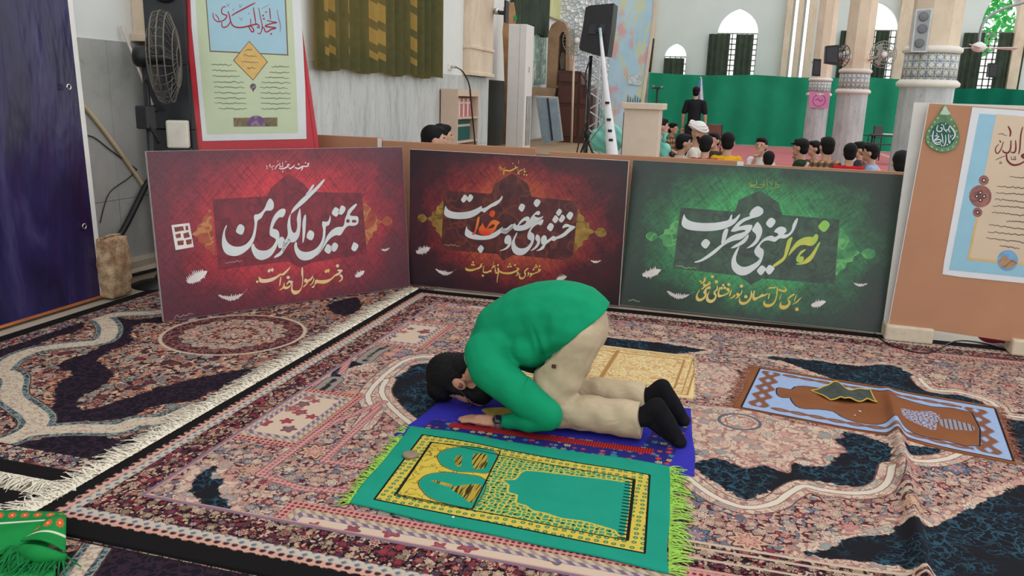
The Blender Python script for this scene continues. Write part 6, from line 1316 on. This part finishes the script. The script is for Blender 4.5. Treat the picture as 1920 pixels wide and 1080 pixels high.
for i in range(14): z_ = .1+i*.29; MB().tube([(T0[0], 13.2, z_), (T1[0], 13.2, z_+.15), (T0[0], 13.2, z_+.29)], .014, 6).build('lattice_bar', M_tr, trs, True)
def sack(name, lab, pts, v, mat):
    r = thing(name, lab, 'bag'); b = Blob()
    for (px, py, rp) in pts:
        p = aty((px, py), v); rr = rp*v/FOC*.97; b.ell((p[0], p[1]+rr*.2, max(p[2], rr*.6)), (rr, rr*.8, rr))
    p = aty((pts[0][0], pts[0][1]), v); b.ell((p[0], v, .3), (.28, .25, .3))
    def cr(co, no): f = .02*np.sin(co[:, 0]*30+co[:, 2]*14)*np.sin(co[:, 2]*26); co = co+no*f[:, None]; co[:, 2] = np.maximum(co[:, 2], .003); return co
    b.build('plastic', mat, r, .03, 3, cr); MB().lathe([(.05, 0), (.02, .05), (.06, .12)], 10, (float(p[0]), v, float(aty((pts[-1][0], pts[-1][1]-pts[-1][2]), v)[2])-.04)).build('tied_neck', mat, r, True)
M_teal = plain('teal_plastic', (120, 200, 184), .3, .5, .08, 5)
sack('teal_bag', 'teal plastic bag heaped left of the lectern', [(1128, 262, 26), (1148, 262, 24), (1138, 240, 18), (1140, 225, 9)], 12.0, M_teal)
sack('teal_bag', 'teal plastic bag at the right foot of the lectern', [(1244, 282, 14), (1240, 268, 9)], 12.1, M_teal)
bd_ = thing('painted_backdrop', 'tall pale blue painted backdrop with pink and yellow strokes behind the lectern', 'backdrop')
t = NT('backdrop_paint', .5, .3); v = t.obj(); x, y, z = t.xyz(v); wv = t.warp(t.mapv(v, (1, 1, .3)), 2, .5)
c = t.ramp(t.noise(v, 1.5, 3), [(.3, C(160, 196, 214)), (.7, C(196, 216, 226))]); c = t.mix(t.math('MULTIPLY', t.step(t.math('ABSOLUTE', t.math('SUBTRACT', t.noise(wv, 4, 1), .47)), .035, .03), .8), c, C(206, 206, 150)); c = t.mix(t.math('MULTIPLY', t.ramp(t.noise(t.mapv(v, (1, 1, .5), loc=(3, 1, 2)), 3.5, 4), [(.56, (0, 0, 0, 1)), (.64, (1, 1, 1, 1))]), .75), c, C(216, 150, 150)); t.color(c)
vslab('canvas', [(1153,-160),(1236,-160),(1224,30),(1196,236),(1190,300),(1133,300),(1139,200)], 13.9, .04, t.m, bd_, .003); vslab('edge_post', [(1236,-160),(1242,-160),(1229,30),(1201,236),(1196,300),(1190,300),(1196,236),(1224,30)], 13.88, .08, M_stone, bd_, .003)
vslab('silver_sticker', [(1178,138),(1204,141),(1201,160),(1177,158)], 13.88, .015, plain('silver_foil', (190, 196, 200), .25, .5, .3, 30), bd_)
for i in range(6): x_ = 1176+i*4.5; vslab('lettering', [(x_,192),(x_+1.3,178+(i % 3)*3),(x_+2.4,179+(i % 3)*3),(x_+2,193)], 13.885, .01, plain('blue_ink', (70, 110, 160), .4), bd_)
le = thing('lectern', 'cream lectern with a wide top standing behind the partition', 'lectern'); l0 = aty((1169, 230), 11.2); l1 = aty((1236, 230), 11.2); lt = float(aty((1205, 205), 11.2)[2]); M_le = plain('cream_laminate', (214, 196, 178), .5, .3, .04)
MB().box(float(l0[0]), float(l1[0]), 11.2, 11.62, 0, lt).build('body', M_le, le, bevel=.008); MB().box(float(l0[0])-.04, float(l1[0])+.05, 11.14, 11.7, lt, lt+.085).build('top_board', M_le, le, bevel=.01); MB().box(float(l0[0])-.01, float(l1[0])+.01, 11.19, 11.63, 0, .08).build('plinth', M_le, le); MB().box(float(l0[0])-.014, float(l0[0]), 11.25, 11.6, .1, lt-.05).build('side_shade_strip', M_black, le)  # last box: solid black strip standing in for shade beside the lectern

# ------------------------------------------------------------------ columns
def girih():
    t = NT('girih_tile', .4, .4); v = t.obj(); x, y, z = t.xyz(v); a = t.math('MULTIPLY', t.math('ARCTAN2', y, x), .33)
    u1 = t.math('ADD', a, z); u2 = t.math('SUBTRACT', a, z); ln = None
    for w_ in (u1, u2, a, z):
        d_ = t.math('ABSOLUTE', t.math('SUBTRACT', t.math('FRACT', t.math('MULTIPLY', w_, 10.5)), .5)); s_ = t.step(d_, .06, .02); ln = s_ if ln is None else t.math('MAXIMUM', ln, s_)
    c = t.mix(t.step(t.vor(t.comb(a, z, 0), 6, rand=.3), .22, .03), C(206, 208, 202), C(172, 184, 198)); t.color(t.mix(t.math('MULTIPLY', ln, .75), c, C(66, 72, 78))); return t.m
M_girih = girih(); M_ring = plain('ring_stone', (222, 216, 206), .5, .3, .05)
def column(px, D, r, lab):
    p = atd((px, 165), D); X_, Y_ = float(p[0]), float(p[1]); root = thing('stone_column', lab, 'column', (X_, Y_, 0), 0, 'columns of the hall')
    MB().lathe([(r*1.2, 0), (r*1.2, .12), (r*1.06, .16), (r*1.03, .2)], 16).build('base', M_col, root); MB().lathe([(r*1.02, .2), (r, 1.74)], 16, a0=.2).build('lower_shaft', M_col, root)
    MB().lathe([(r, 1.72), (r*1.16, 1.74), (r*1.18, 1.78), (r*1.05, 1.82)], 24).build('lower_ring', M_ring, root, True); MB().lathe([(r*1.02, 1.82), (r*1.0, 2.16)], 20).build('tile_band', M_girih, root, True)
    MB().lathe([(r*1.0, 2.15), (r*1.1, 2.17), (r*1.1, 2.21), (r*.96, 2.24)], 24).build('upper_ring', M_ring, root, True); MB().lathe([(r*.93, 2.24), (r*.9, 7.5)], 8, a0=.4).build('upper_shaft', M_stone, root)
    return X_, Y_
K3 = column(1738, 10.5, .325, 'nearest stone column with the tile band behind the notice board'); K2 = column(1600, 17.3, .31, 'middle stone column with blue tile band and an oscillating fan'); K1 = column(1537, 23.6, .31, 'farthest visible stone column wearing a pink sign')
p = aty((1537, 187), K1[1]-.34); pk = thing('pink_sign', 'pink paper sign with round writing taped on the far column', 'sign'); W_ = [aty(q, K1[1]-.345) for q in ((1518,171),(1556,174),(1553,204),(1517,201))]
MB().prism([(float(a[0]), float(a[2])) for a in W_], 'y', K1[1]-.35, K1[1]-.335).build('sheet', plain('pink_paper', (206, 130, 170), .6, .2, .05), pk)
cpt_ = aty((1536, 188), K1[1]-.352); MB().tube([(cpt_[0]+.17*math.cos(i*math.pi/10), K1[1]-.354, cpt_[2]+.17*math.sin(i*math.pi/10)) for i in range(20)], .008, 5, True).tube([(cpt_[0]-.1, K1[1]-.354, cpt_[2]), (cpt_[0]-.03, K1[1]-.354, cpt_[2]+.05), (cpt_[0]+.03, K1[1]-.354, cpt_[2]-.03), (cpt_[0]+.1, K1[1]-.354, cpt_[2]+.02)], .01, 5).build('lettering', plain('plum_ink', (140, 60, 110), .5), pk)
cs = thing('column_speaker', 'white column loudspeaker with three drivers on the nearest column', 'loudspeaker'); yv = K3[1]-.42
vslab('case', [(1718,17),(1750,15),(1738,98),(1708,97)], yv, .14, plain('speaker_grey', (196, 198, 198), .5), cs); vslab('grille', [(1721,20),(1746,18),(1735,94),(1712,94)], yv-.008, .012, plain('grille_grey', (150, 152, 156), .6, .3, .1, 200), cs)
for cc in ((1732, 31), (1729.5, 54), (1724, 81)):
    c_ = aty(cc, yv-.01); MB().lathe([(.052, 0), (.056, .008), (.036, .004), (.012, .012)], 18, M=Matrix.Translation(c_)@Matrix.Rotation(math.pi/2, 4, 'X')).build('driver', plain('cone_grey', (112, 114, 118), .5), cs, True)
c_ = aty((1737, 60), yv+.1); MB().cbox((c_[0], c_[1]+.12, c_[2]), (.05, .18, .3)).build('bracket', M_metal, cs)
def boxspeaker(pts, v, lab, dep=.3, arm=None):
    r = thing('box_speaker', lab, 'loudspeaker'); vslab('case', pts, v, dep, M_black, r); cxp = sum(p[0] for p in pts)/len(pts); cyp = sum(p[1] for p in pts)/len(pts); w = (max(p[0] for p in pts)-min(p[0] for p in pts))*.36
    vslab('front_grille', [(cxp+(p[0]-cxp)*.8, cyp+(p[1]-cyp)*.8) for p in pts], v-.01, .012, plain('dark_grille', (62, 64, 68), .6), r); c_ = aty((cxp, cyp), v+dep/2); MB().tube([tuple(c_), arm or (c_[0]+.1, c_[1]+.35, c_[2]-.1)], .03, 6).build('wall_arm', M_metal, r)
boxspeaker([(1549,86),(1573,84),(1573,122),(1547,118)], 17.5, 'black box loudspeaker mounted left of the middle column', .3, (K2[0]-.29, K2[1], 2.7)); boxspeaker([(1526,110),(1540,111),(1538,143),(1523,142)], 23.6, 'small grey loudspeaker beside the far column', .2, (K1[0]-.29, K1[1], 2.7)); boxspeaker([(1856,118),(1872,118),(1868,146),(1853,144)], 32.4, 'small black loudspeaker by the right far window', .3, (float(aty((1862, 130), 32.9)[0]), 33.05, 3.0))
boxspeaker([(1216,70),(1226,72),(1219,135),(1209,134)], 24, 'slim black loudspeaker beside the painted backdrop', .25, (float(aty((1214, 150), 24)[0]), 24.12, .0))
def fan_disc(name, lab, px, v, r, axis, mat, arm_to=None, n=26):
    root = thing(name, lab, 'fan'); c = Vector(aty(px, v)); Mx = Matrix.Translation(c)@Vector(axis).normalized().to_track_quat('Z', 'Y').to_matrix().to_4x4(); g = MB()
    def q(r_, a, z_): return tuple(Mx@Vector((r_*math.cos(a), r_*math.sin(a), z_)))
    for rr, zz in ((r, 0), (r*.75, .06), (r*.5, .08), (r*.25, .09)): g.tube([q(rr, i*math.pi/12, zz) for i in range(24)], .008, 5, True)
    for i in range(n): a = i*2*math.pi/n; g.tube([q(r, a, 0), q(r*.6, a, .075), q(r*.2, a, .09)], .005, 4)
    g.build('cage', mat, root, True)
    for i in range(3): a = i*2.094; MB().add([q(.05, a, 0), q(r*.9, a-.35, .02), q(r*.9, a+.35, -.03), q(.05, a+.6, 0)], [(0, 1, 2, 3)]).build('blade', plain('fan_blade', (176, 176, 166), .3), root)
    MB().lathe([(.06, -.16), (.09, -.12), (.09, -.03), (.05, 0), (.07, .09), (.02, .1)], 14, M=Mx).build('motor', M_white, root, True)
    if arm_to is not None: MB().tube([tuple(c-Vector(axis).normalized()*.1), tuple(arm_to)], .025, 8).build('arm', plain('cream_arm', (214, 196, 170), .5), root, True)
fan_disc('column_fan', 'grey caged fan on the right of the middle column', (1656, 102), 18.3, .26, (.15, -1, 0), plain('fan_cage', (150, 150, 140), .4), (K2[0]+.2, K2[1], 2.4))
fan_disc('dark_fan', 'dark round fan behind the black box loudspeaker on the column', (1580, 105), 18.0, .22, (-.8, -.5, 0), M_darkgrey, (K2[0]-.2, K2[1], 2.6), 18)
fan_disc('wall_fan', 'silver caged fan in front of the mirror mosaic by the loudspeaker', (1080, 76), 17.6, .3, (.5, -.85, 0), plain('fan_cage', (150, 150, 140), .4), (float(aty((1080, 76), 17.8)[0]), 17.85, .44))
cf = thing('ceiling_fan', 'white ceiling fan on a curved rod near the right far window', 'fan'); h0 = Vector(aty((1835, 90), 16)); MB().tube([tuple(q) for q in crom([tuple(h0), tuple(aty((1838, 60), 16)), tuple(aty((1850, 35), 16)), tuple(aty((1885, 15), 16)), tuple(aty((1960, -6), 16))], 4, False)], .025, 8).build('rod', M_metal, cf, True)
MB().lathe([(.03, .1), (.1, .06), (.12, 0), (.08, -.05), (.02, -.07)], 16, tuple(h0)).build('motor', M_white, cf, True)
for i in range(3): a = i*2.094+.15; d_ = Vector((math.cos(a), math.sin(a), 0)); s_ = Vector((-d_.y, d_.x, 0)); m = MB(); m.add([tuple(h0+d_*.1+s_*.05), tuple(h0+d_*.62+s_*.07+Vector((0, 0, -.02))), tuple(h0+d_*.62-s_*.07+Vector((0, 0, .02))), tuple(h0+d_*.1-s_*.05)], [(0, 1, 2, 3)]); bo_ = m.build('blade', M_white, cf); bo_.modifiers.new('t', 'SOLIDIFY').thickness = .01

# ------------------------------------------------------------------ green hanging and hall carpet
GV = 30.4; ga = aty((1208, 140), GV); gb = aty((1695, 150), GV); gc = aty((2010, 160), GV)
M_gcl = fabric('green_hanging', (38, 140, 106), .1, var=.12, scale=1.2)
o = curtain('green_hanging', (float(ga[0]), GV), (float(gb[0]), GV), .0, 2.44, 9, .13, M_gcl, 8, seed=21, top_sag=.06); tag(o, 'long green cloth hung across the hall behind the people', 'curtain')
o = curtain('green_hanging', (float(gb[0])+.1, GV+.1), (float(gc[0]), GV+.1), .0, 2.2, 7, .09, fabric('teal_hanging', (16, 104, 82), .1, var=.12, scale=1.2), 8, seed=22, top_sag=.05); tag(o, 'darker green cloth hung at the far right behind the notice board', 'curtain')
t = NT('striped_red_carpet', .95, .05); v = t.obj(); x, y, z = t.xyz(v); st_ = t.step(t.math('FRACT', t.math('MULTIPLY', y, 2.2)), .5, .05)
c = t.mix(st_, C(176, 84, 92), C(206, 150, 146)); c = t.mix(t.math('MULTIPLY', t.step(t.math('ABSOLUTE', t.math('SUBTRACT', t.math('FRACT', t.math('MULTIPLY', x, .55)), .5)), .06, .01), .7), c, C(190, 186, 176)); t.color(t.mix(t.math('MULTIPLY', t.noise(v, 12, 3), .5), c, C(150, 60, 72)))
hc = thing('hall_carpet', 'pink and red striped carpet covering the far hall floor', 'carpet'); MB().box(-1.6, 6.5, 13.0, 29.5, .001, .012).build('carpet_pile', t.m, hc); MB().box(-1.62, -1.6, 13.0, 29.5, .001, .013).build('binding', M_fringe, hc)

# ------------------------------------------------------------------ people in the hall
def face(b, c, k, head_r=(.092, .076, .112)):
    """head volumes at c, looking along +x"""
    x, y, z = c; b.ell((x-.005*k, y, z+.018*k), (head_r[0]*k, head_r[1]*k, .098*k)); b.ell((x+.022*k, y, z-.045*k), (.066*k, .056*k, .068*k)); b.limb([(x+.088*k, y, z+.012*k), (x+.104*k, y, z-.014*k)], [.010*k, .014*k])
    b.ell((x+.078*k, y, z-.055*k), (.014*k, .026*k, .010*k)); b.limb([(x-.02*k, y, z-.08*k), (x-.03*k, y, z-.16*k)], [.05*k, .052*k])
    for s_ in (-1, 1): b.ell((x-.008*k, y+s_*.079*k, z-.005*k), (.020*k, .009*k, .030*k))
def hand(b, w, d, k, side):
    """palm, four fingers and a thumb leaving wrist w along d"""
    w = Vector(w); d = Vector(d).normalized(); n = Vector((0, 0, 1)); s_ = d.cross(n).normalized() if abs(d.z) < .95 else Vector((0, 1, 0)); p = w+d*.045*k
    b.ell(tuple(p), (.04*k, .04*k, .018*k))
    for i, L_ in enumerate((.055, .066, .07, .06)):
        o_ = p+d*.03*k+s_*(i-1.5)*.021*k; b.limb([tuple(o_), tuple(o_+d*L_*.55*k), tuple(o_+d*L_*k-n*.02*k)], [.0098*k, .0092*k, .008*k])
    b.limb([tuple(p+s_*side*.03*k), tuple(p+s_*side*.055*k+d*.03*k)], [.011*k, .009*k])
def seated(px, D, rz, shirt, label, group=None, hair=True, trousers=(52, 54, 62), sleeve=.30, chin=False, lean=.05, skin=None, pattern=None, cap=None, beard=False, turban=False, yaw_head=0., armup=None):
    """cross-legged figure; px is where the head centre stands, zh its height"""
    P = atd(px, D); zh = float(P[2]); k = zh/.735; kh = k*1.12; f_ = Vector((math.cos(rz), math.sin(rz), 0)); base = Vector((P[0], P[1], 0))-f_*(lean+.03)*k
    root = thing('person', label, 'person', (base.x, base.y, .012), rz, group); sk_ = skin or M_skin2; hx = (lean+.03)*k; H = (hx, 0, zh-.012); b = Blob(); face(b, H, kh)
    if yaw_head:
        Mh = Matrix.Translation((hx, 0, 0))@Matrix.Rotation(yaw_head, 4, 'Z')@Matrix.Translation((-hx, 0, 0)); b.m.v = [tuple(Mh@Vector(q)) for q in b.m.v]
    else: Mh = Matrix.Identity(4)
    b.ell((.02*k, 0, .36*k), (.085*k, .13*k, .18*k)); b.ell((0, 0, .15*k), (.11*k, .15*k, .10*k))
    hands = []
    for s_ in (-1, 1):
        sh = (.03*k+lean*.5*k, s_*.15*k, .50*k); el = (.13*k, s_*.21*k, .29*k); wr = (.27*k, s_*.13*k, .20*k); dr = (1, -s_*.3, -.3)
        if chin and s_ == -1: el = (.17*k, -.13*k, .30*k); wr = (hx+.085*k, -.05*k, zh-.20*k); dr = (.1, .3, 1)
        if armup and s_ == armup: el = (.22*k, s_*.26*k, .42*k); wr = (.42*k, s_*.30*k, .38*k); dr = (1, 0, 0)
        b.limb([sh, el, wr], [.042*k, .036*k, .026*k]); hand(b, wr, dr, k, -s_); hands.append((sh, el, wr))
        b.limb([(.02*k, s_*.1*k, .12*k), (.30*k, s_*.20*k, .12*k), (.24*k, -s_*.04*k, .055*k)], [.065*k, .05*k, .04*k]); b.limb([(.24*k, -s_*.04*k, .05*k), (.30*k, -s_*.12*k, .045*k)], [.035*k, .026*k])
    b.build('body', sk_, root, .011*k, 2)
    c = Blob(); c.limb([(-.01*k, 0, .14*k), (.01*k, 0, .28*k), (.03*k+lean*.4*k, 0, .44*k)], [.135*k, .135*k, .12*k]); c.ell((.03*k+lean*.5*k, 0, .49*k), (.095*k, .175*k, .075*k)); c.ell((hx-.03*k, 0, .54*k), (.068*k, .07*k, .035*k))
    for sh, el, wr in hands:
        e2 = Vector(el)+(Vector(wr)-Vector(el))*max(0, (sleeve-.3)*1.4); c.limb([sh, el]+([tuple(e2)] if sleeve > .3 else []), [.062*k, .056*k]+([.045*k] if sleeve > .3 else []))
    m = pattern or cloth_mat('shirt_%d_%d_%d' % shirt, shirt, .06, .3, 9); c.build('shirt', m, root, .017*k, 4)
    tr_ = Blob(); tr_.ell((0, 0, .12*k), (.14*k, .18*k, .10*k))
    for s_ in (-1, 1): tr_.limb([(.02*k, s_*.1*k, .12*k), (.30*k, s_*.20*k, .12*k), (.25*k, -s_*.02*k, .06*k)], [.088*k, .07*k, .055*k])
    def flo(co, no): co = co.copy(); co[:, 2] = np.maximum(co[:, 2], .001); return co
    tr_.build('trousers', plain('trouser_%d_%d_%d' % trousers, trousers, .85), root, .018*k, 3, flo)
    def hd(x, y, z): return tuple(Mh@Vector((hx+x*kh, y*kh, zh-.012+z*kh)))
    ey = MB()
    for s_ in (-1, 1):
        q = hd(.080, s_*.030, .022); ey.lathe([(.001, -.008*kh), (.007*kh, -.004*kh), (.008*kh, .002*kh), (.001, .007*kh)], 8, q)
    ey.build('eyes', M_black, root, True)
    if hair:
        h = Blob(); h.ell(hd(-.018, 0, .038), (.094*kh, .085*kh, .090*kh)); h.ell(hd(-.045, 0, -.02), (.062*kh, .074*kh, .07*kh)); h.ell(hd(.03, 0, .085), (.06*kh, .066*kh, .035*kh)); h.build('hair', M_hair, root, .014*kh, 3)
    if beard: h = Blob(); h.ell(hd(.035, 0, -.075), (.06*kh, .058*kh, .055*kh)); h.limb([hd(-.005, -.07, -.02), hd(.03, -.05, -.07)], [.018*kh, .025*kh]); h.limb([hd(-.005, .07, -.02), hd(.03, .05, -.07)], [.018*kh, .025*kh]); h.build('beard', M_hair, root, .013*kh, 3)
    if cap: h = Blob(); h.ell(hd(-.01, 0, .06), (.1*kh, .09*kh, .066*kh)); h.ell(hd(.09, 0, .045), (.06*kh, .06*kh, .014*kh)); h.build('cap', plain('cap_%d' % cap[0], cap, .8), root, .014*kh, 3)
    if turban:
        h = Blob(); h.ell(hd(-.015, 0, .085), (.118*kh, .108*kh, .055*kh), Matrix.Rotation(.22, 3, 'Y')); h.ell(hd(-.02, 0, .115), (.09*kh, .085*kh, .045*kh)); tw = plain('turban_white', (228, 226, 222), .85, .1, .04)
        tbo = h.build('turban', tw, root, .014*kh, 3); g = MB()
        for j in range(3): g.tube([hd(-.015+.114*math.cos(a)*(1-.08*j), .104*math.sin(a)*(1-.08*j), .07+.022*j-.03*math.cos(a)+.014*math.sin(a*2+j)) for a in [i*math.pi/10 for i in range(20)]], .013*kh, 6, True)
        g.build('turban_fold', tw, tbo, True)
    return root
def plaid():
    t = NT('plaid_flannel', .9, .1); v = t.obj(); x, y, z = t.xyz(v); a = t.step(t.math('FRACT', t.math('MULTIPLY', t.math('ADD', x, y), 9)), .5, .06); b_ = t.step(t.math('FRACT', t.math('MULTIPLY', z, 9)), .5, .06)
    t.color(t.mix(t.math('MULTIPLY', a, .6), t.mix(t.math('MULTIPLY', b_, .7), C(196, 152, 110), C(40, 40, 52)), C(36, 36, 46))); return t.m
W, E_, S_, N_ = math.pi, 0., -math.pi/2, math.pi/2
GP = 'circle of people seated in the hall'
seated((1311, 252), 13.4, -.25, (222, 216, 204), 'bearded cleric in a white turban and cream robe seated in the hall', GP, hair=False, beard=True, turban=True, trousers=(214, 206, 192), sleeve=.6)
seated((1282, 269), 12.5, .35, (190, 184, 172), 'boy in a pale grey shirt at the left of the cleric', GP, sleeve=.5, trousers=(70, 70, 74))
seated((1324, 272), 12.0, N_-.2, (150, 26, 44), 'boy in a dark red shirt seen from behind in front of the cleric', GP, sleeve=.6, armup=1)
seated((1338, 264), 14.2, S_-.5, (60, 66, 40), 'boy in a dark olive shirt facing left beside the cleric', GP, sleeve=.5)
seated((1364, 267), 12.3, N_+.1, (226, 168, 40), 'boy in a yellow shirt seen from behind', GP, trousers=(90, 90, 96))
seated((1427, 274), 13.0, S_-.3, (226, 226, 228), 'boy in a white shirt resting his chin on his hand', GP, chin=True, sleeve=.6, lean=.1)
seated((1441, 299), 11.6, N_, (210, 212, 220), 'small boy with only dark hair showing below the boy in white', GP, trousers=(206, 206, 212))
seated((1501, 277), 12.6, W-.5, (40, 56, 40), 'boy in a dark green shirt and black cap with hand at his face', GP, chin=True, sleeve=.5, hair=True, cap=(22, 24, 26), lean=.1)
seated((1526, 279), 13.5, W+.2, (150, 130, 112), 'boy half hidden behind the plaid shirt', GP)
seated((1550, 276), 12.0, N_+.35, (120, 96, 80), 'boy in a brown and black plaid shirt seen from behind', GP, pattern=plaid(), sleeve=.6)
seated((1594, 287), 11.7, N_-.1, (196, 34, 44), 'boy in a bright red shirt seen from behind', GP)
seated((1611, 281), 13.4, W, (60, 60, 70), 'dark haired boy hidden behind the red and blue shirts', GP)
seated((1632, 287), 12.3, W-.35, (150, 178, 214), 'boy in a light blue shirt holding his hand to his face', GP, chin=True, lean=.1)
seated((1689, 306), 9.5, N_, (44, 44, 52), 'dark haired child beside the nearest column', GP, trousers=(40, 40, 46))
seated((1262, 242), 19., -.3, (110, 96, 84), 'person in a patterned brown shirt seated far behind the lectern', None, pattern=plaid())
seated((1241, 238), 16., .3, (146, 132, 166), 'person in a lavender shirt partly hidden by the lectern', None)
def at_xy(px, v): return aty(px, v)
for px, D_, lab, col in (((813, 263), 9.2, 'dark haired boy sitting below the bookcase behind the partition', (60, 62, 74)), ((829, 257), 10.3, 'second dark haired boy just right of him below the bookcase', (90, 60, 60))):
    seated(px, D_, E_+.6, col, lab, 'two boys below the bookcase')
def standing(px, v, rz, lab):
    P = aty(px, v); Hh_ = float(P[2])+.10; k = Hh_/1.74; root = thing('person', lab, 'person', (float(P[0]), v, 0.), rz); z = lambda q: q*k; b = Blob(); face(b, (0, 0, z(1.62)), k); b.ell((-.02*k, 0, z(1.22)), (.09*k, .14*k, .24*k)); b.ell((-.02*k, 0, z(.95)), (.1*k, .14*k, .12*k))
    for s_ in (-1, 1):
        b.limb([(-.02*k, s_*.175*k, z(1.40)), (-.03*k, s_*.235*k, z(1.12)), (.02*k, s_*.245*k, z(.88))], [.046*k, .038*k, .028*k]); hand(b, (.02*k, s_*.245*k, z(.87)), (.15, 0, -1), k, s_)
        b.limb([(-.02*k, s_*.09*k, z(.9)), (0, s_*.10*k, z(.5)), (-.02*k, s_*.10*k, z(.1))], [.085*k, .06*k, .042*k]); b.limb([(-.03*k, s_*.1*k, z(.06)), (.14*k, s_*.12*k, z(.035))], [.042*k, .032*k])
    b.build('body', M_skin2, root, .012, 2); c = Blob(); c.limb([(-.02*k, 0, z(.92)), (-.02*k, 0, z(1.1)), (-.02*k, 0, z(1.34))], [.145*k, .142*k, .14*k]); c.ell((-.02*k, 0, z(1.41)), (.10*k, .2*k, .075*k))
    for s_ in (-1, 1): c.limb([(-.02*k, s_*.175*k, z(1.40)), (-.03*k, s_*.225*k, z(1.20))], [.066*k, .062*k])
    c.build('shirt', plain('black_cotton', (26, 27, 32), .85), root, .018, 4); t_ = Blob(); t_.ell((-.02*k, 0, z(.92)), (.13*k, .165*k, .12*k))
    for s_ in (-1, 1): t_.limb([(-.02*k, s_*.09*k, z(.88)), (0, s_*.10*k, z(.5)), (-.02*k, s_*.10*k, z(.08))], [.1*k, .08*k, .065*k])
    t_.build('trousers', plain('dark_trouser', (34, 35, 42), .85), root, .018, 3); h = Blob(); h.ell((-.02*k, 0, z(1.66)), (.096*k, .086*k, .088*k)); h.ell((-.05*k, 0, z(1.6)), (.06*k, .074*k, .07*k)); h.build('hair', M_hair, root, .014, 3)
    for s_ in (-1, 1): MB().cbox((.04*k, s_*.11*k, .035), (.28*k, .1*k, .07)).build('shoe', M_black, root, bevel=.02)
standing((1306, 171), 18.6, N_-.15, 'person in a black shirt standing with their back turned in the hall')
# chairs, desk, tripod, flag in the hall
def chair(px, v, rz, lab, col, zs=.46):
    P = aty(px, v); r = thing('metal_chair', lab, 'chair', (float(P[0]), v, .012), rz); fm = M_black
    for sx_ in (-1, 1):
        MB().tube([(-.2, sx_*.2, 0), (-.2, sx_*.2, .95)], .014, 8).build('leg', fm, r, True); MB().tube([(.2, sx_*.2, 0), (.2, sx_*.2, zs)], .014, 8).build('leg', fm, r, True); MB().tube([(-.2, sx_*.2, .68), (.22, sx_*.2, .68), (.2, sx_*.2, zs)], .014, 8).build('armrest', col, r, True)
    MB().box(-.21, .22, -.22, .22, zs-.02, zs+.03).build('seat', col, r, bevel=.01); MB().box(-.22, -.19, -.2, .2, .62, .95).build('backrest', col, r, bevel=.01)
chair((1330, 240), 18.9, -2.2, 'black metal chair with brown rests beside the standing person', plain('brown_pad', (150, 104, 90), .6)); chair((1632, 262), 24.5, 2.4, 'dark chair standing right of the middle column', M_darkgrey)
dk_ = thing('study_desk', 'small dark desk with papers left of the nearest column', 'desk', (float(aty((1668, 240), 23)[0]), 23, .012))
MB().box(-.4, .4, -.25, .25, .72, .76).build('desk_top', M_darkgrey, dk_); MB().box(-.38, .38, -.22, .22, .5, .52).build('shelf', M_darkgrey, dk_)
for sx_ in (-1, 1):
    for sy_ in (-1, 1): MB().tube([(sx_*.36, sy_*.2, 0), (sx_*.36, sy_*.2, .72)], .018, 8).build('leg', M_black, dk_, True)
tag(MB().box(float(aty((1668, 240), 23)[0])-.15, float(aty((1668, 240), 23)[0])+.1, 22.85, 23.05, .772, .80).build('paper_stack', M_white), 'stack of white papers on the small dark desk', 'papers')
tp_ = thing('camera_tripod', 'thin black tripod in front of the green hanging by the backdrop', 'tripod'); q = aty((1233, 165), 24); X_ = float(q[0])
MB().tube([(X_, 24, .6), (X_, 24, float(q[2]))], .03, 8).build('column', M_black, tp_, True)
for i in range(3): a = i*2.094; MB().tube([(X_, 24, .9), (X_+.4*math.cos(a), 24+.4*math.sin(a), .0)], .02, 8).build('leg', M_black, tp_, True)
MB().cbox((X_, 24, float(q[2])), (.34, .06, .05)).build('head_bar', M_darkgrey, tp_); MB().cbox((X_-.12, 24, float(q[2])+.05), (.07, .07, .07)).cbox((X_+.12, 24, float(q[2])+.03), (.07, .07, .07)).build('clamp', M_metal, tp_)
fg = thing('blue_white_flag', 'narrow blue and white flag standing behind the standing person', 'flag'); q = aty((1314, 144), 19.6); MB().tube([(float(q[0]), 19.6, .0), (float(q[0]), 19.6, float(q[2]))], .015, 8).build('pole', M_white, fg, True)
vslab('white_cloth', [(1314,146),(1316,146),(1320,205),(1310,204)], 19.55, .03, plain('flag_white', (222, 226, 232), .8), fg); vslab('blue_cloth', [(1313,146),(1314.5,146),(1311,205),(1305,170)], 19.53, .03, plain('flag_blue', (96, 130, 190), .8), fg); MB().lathe([(.2, 0), (.2, .03), (.03, .06)], 16, (float(q[0]), 19.6, 0)).build('base', M_metal, fg, True)
# foliage outside the right far window
tr_ = thing('garden_tree', 'green leafy tree outside the right far window', 'tree'); fx, fz = bw(1862, 30)
rr = random.Random(3); V = []; F = []
for i in range(900):
    a = rr.uniform(0, 6.28); r_ = 2.6*math.sqrt(rr.random()); c = Vector((fx+r_*math.cos(a)*.9, 37+rr.uniform(-1, 1), fz+.6+r_*math.sin(a)*.7)); d = Vector((rr.gauss(0, 1), rr.gauss(0, 1), rr.gauss(0, 1))).normalized(); e = d.orthogonal().normalized()*.12; k_ = len(V)
    V += [c-d*.2, c+e, c+d*.2, c-e]; F.append((k_, k_+1, k_+2, k_+3))
o = pydata('foliage', V, F, fabric('leaf_translucent', (90, 190, 110), .5), tr_); tag(o, kind='stuff'); MB().tube([(fx, 37, 0), (fx+.2, 37, fz*.6), (fx, 37, fz+.6)], [.16, .12, .06], 8).build('trunk', plain('bark', (96, 78, 60), .9), tr_, True)
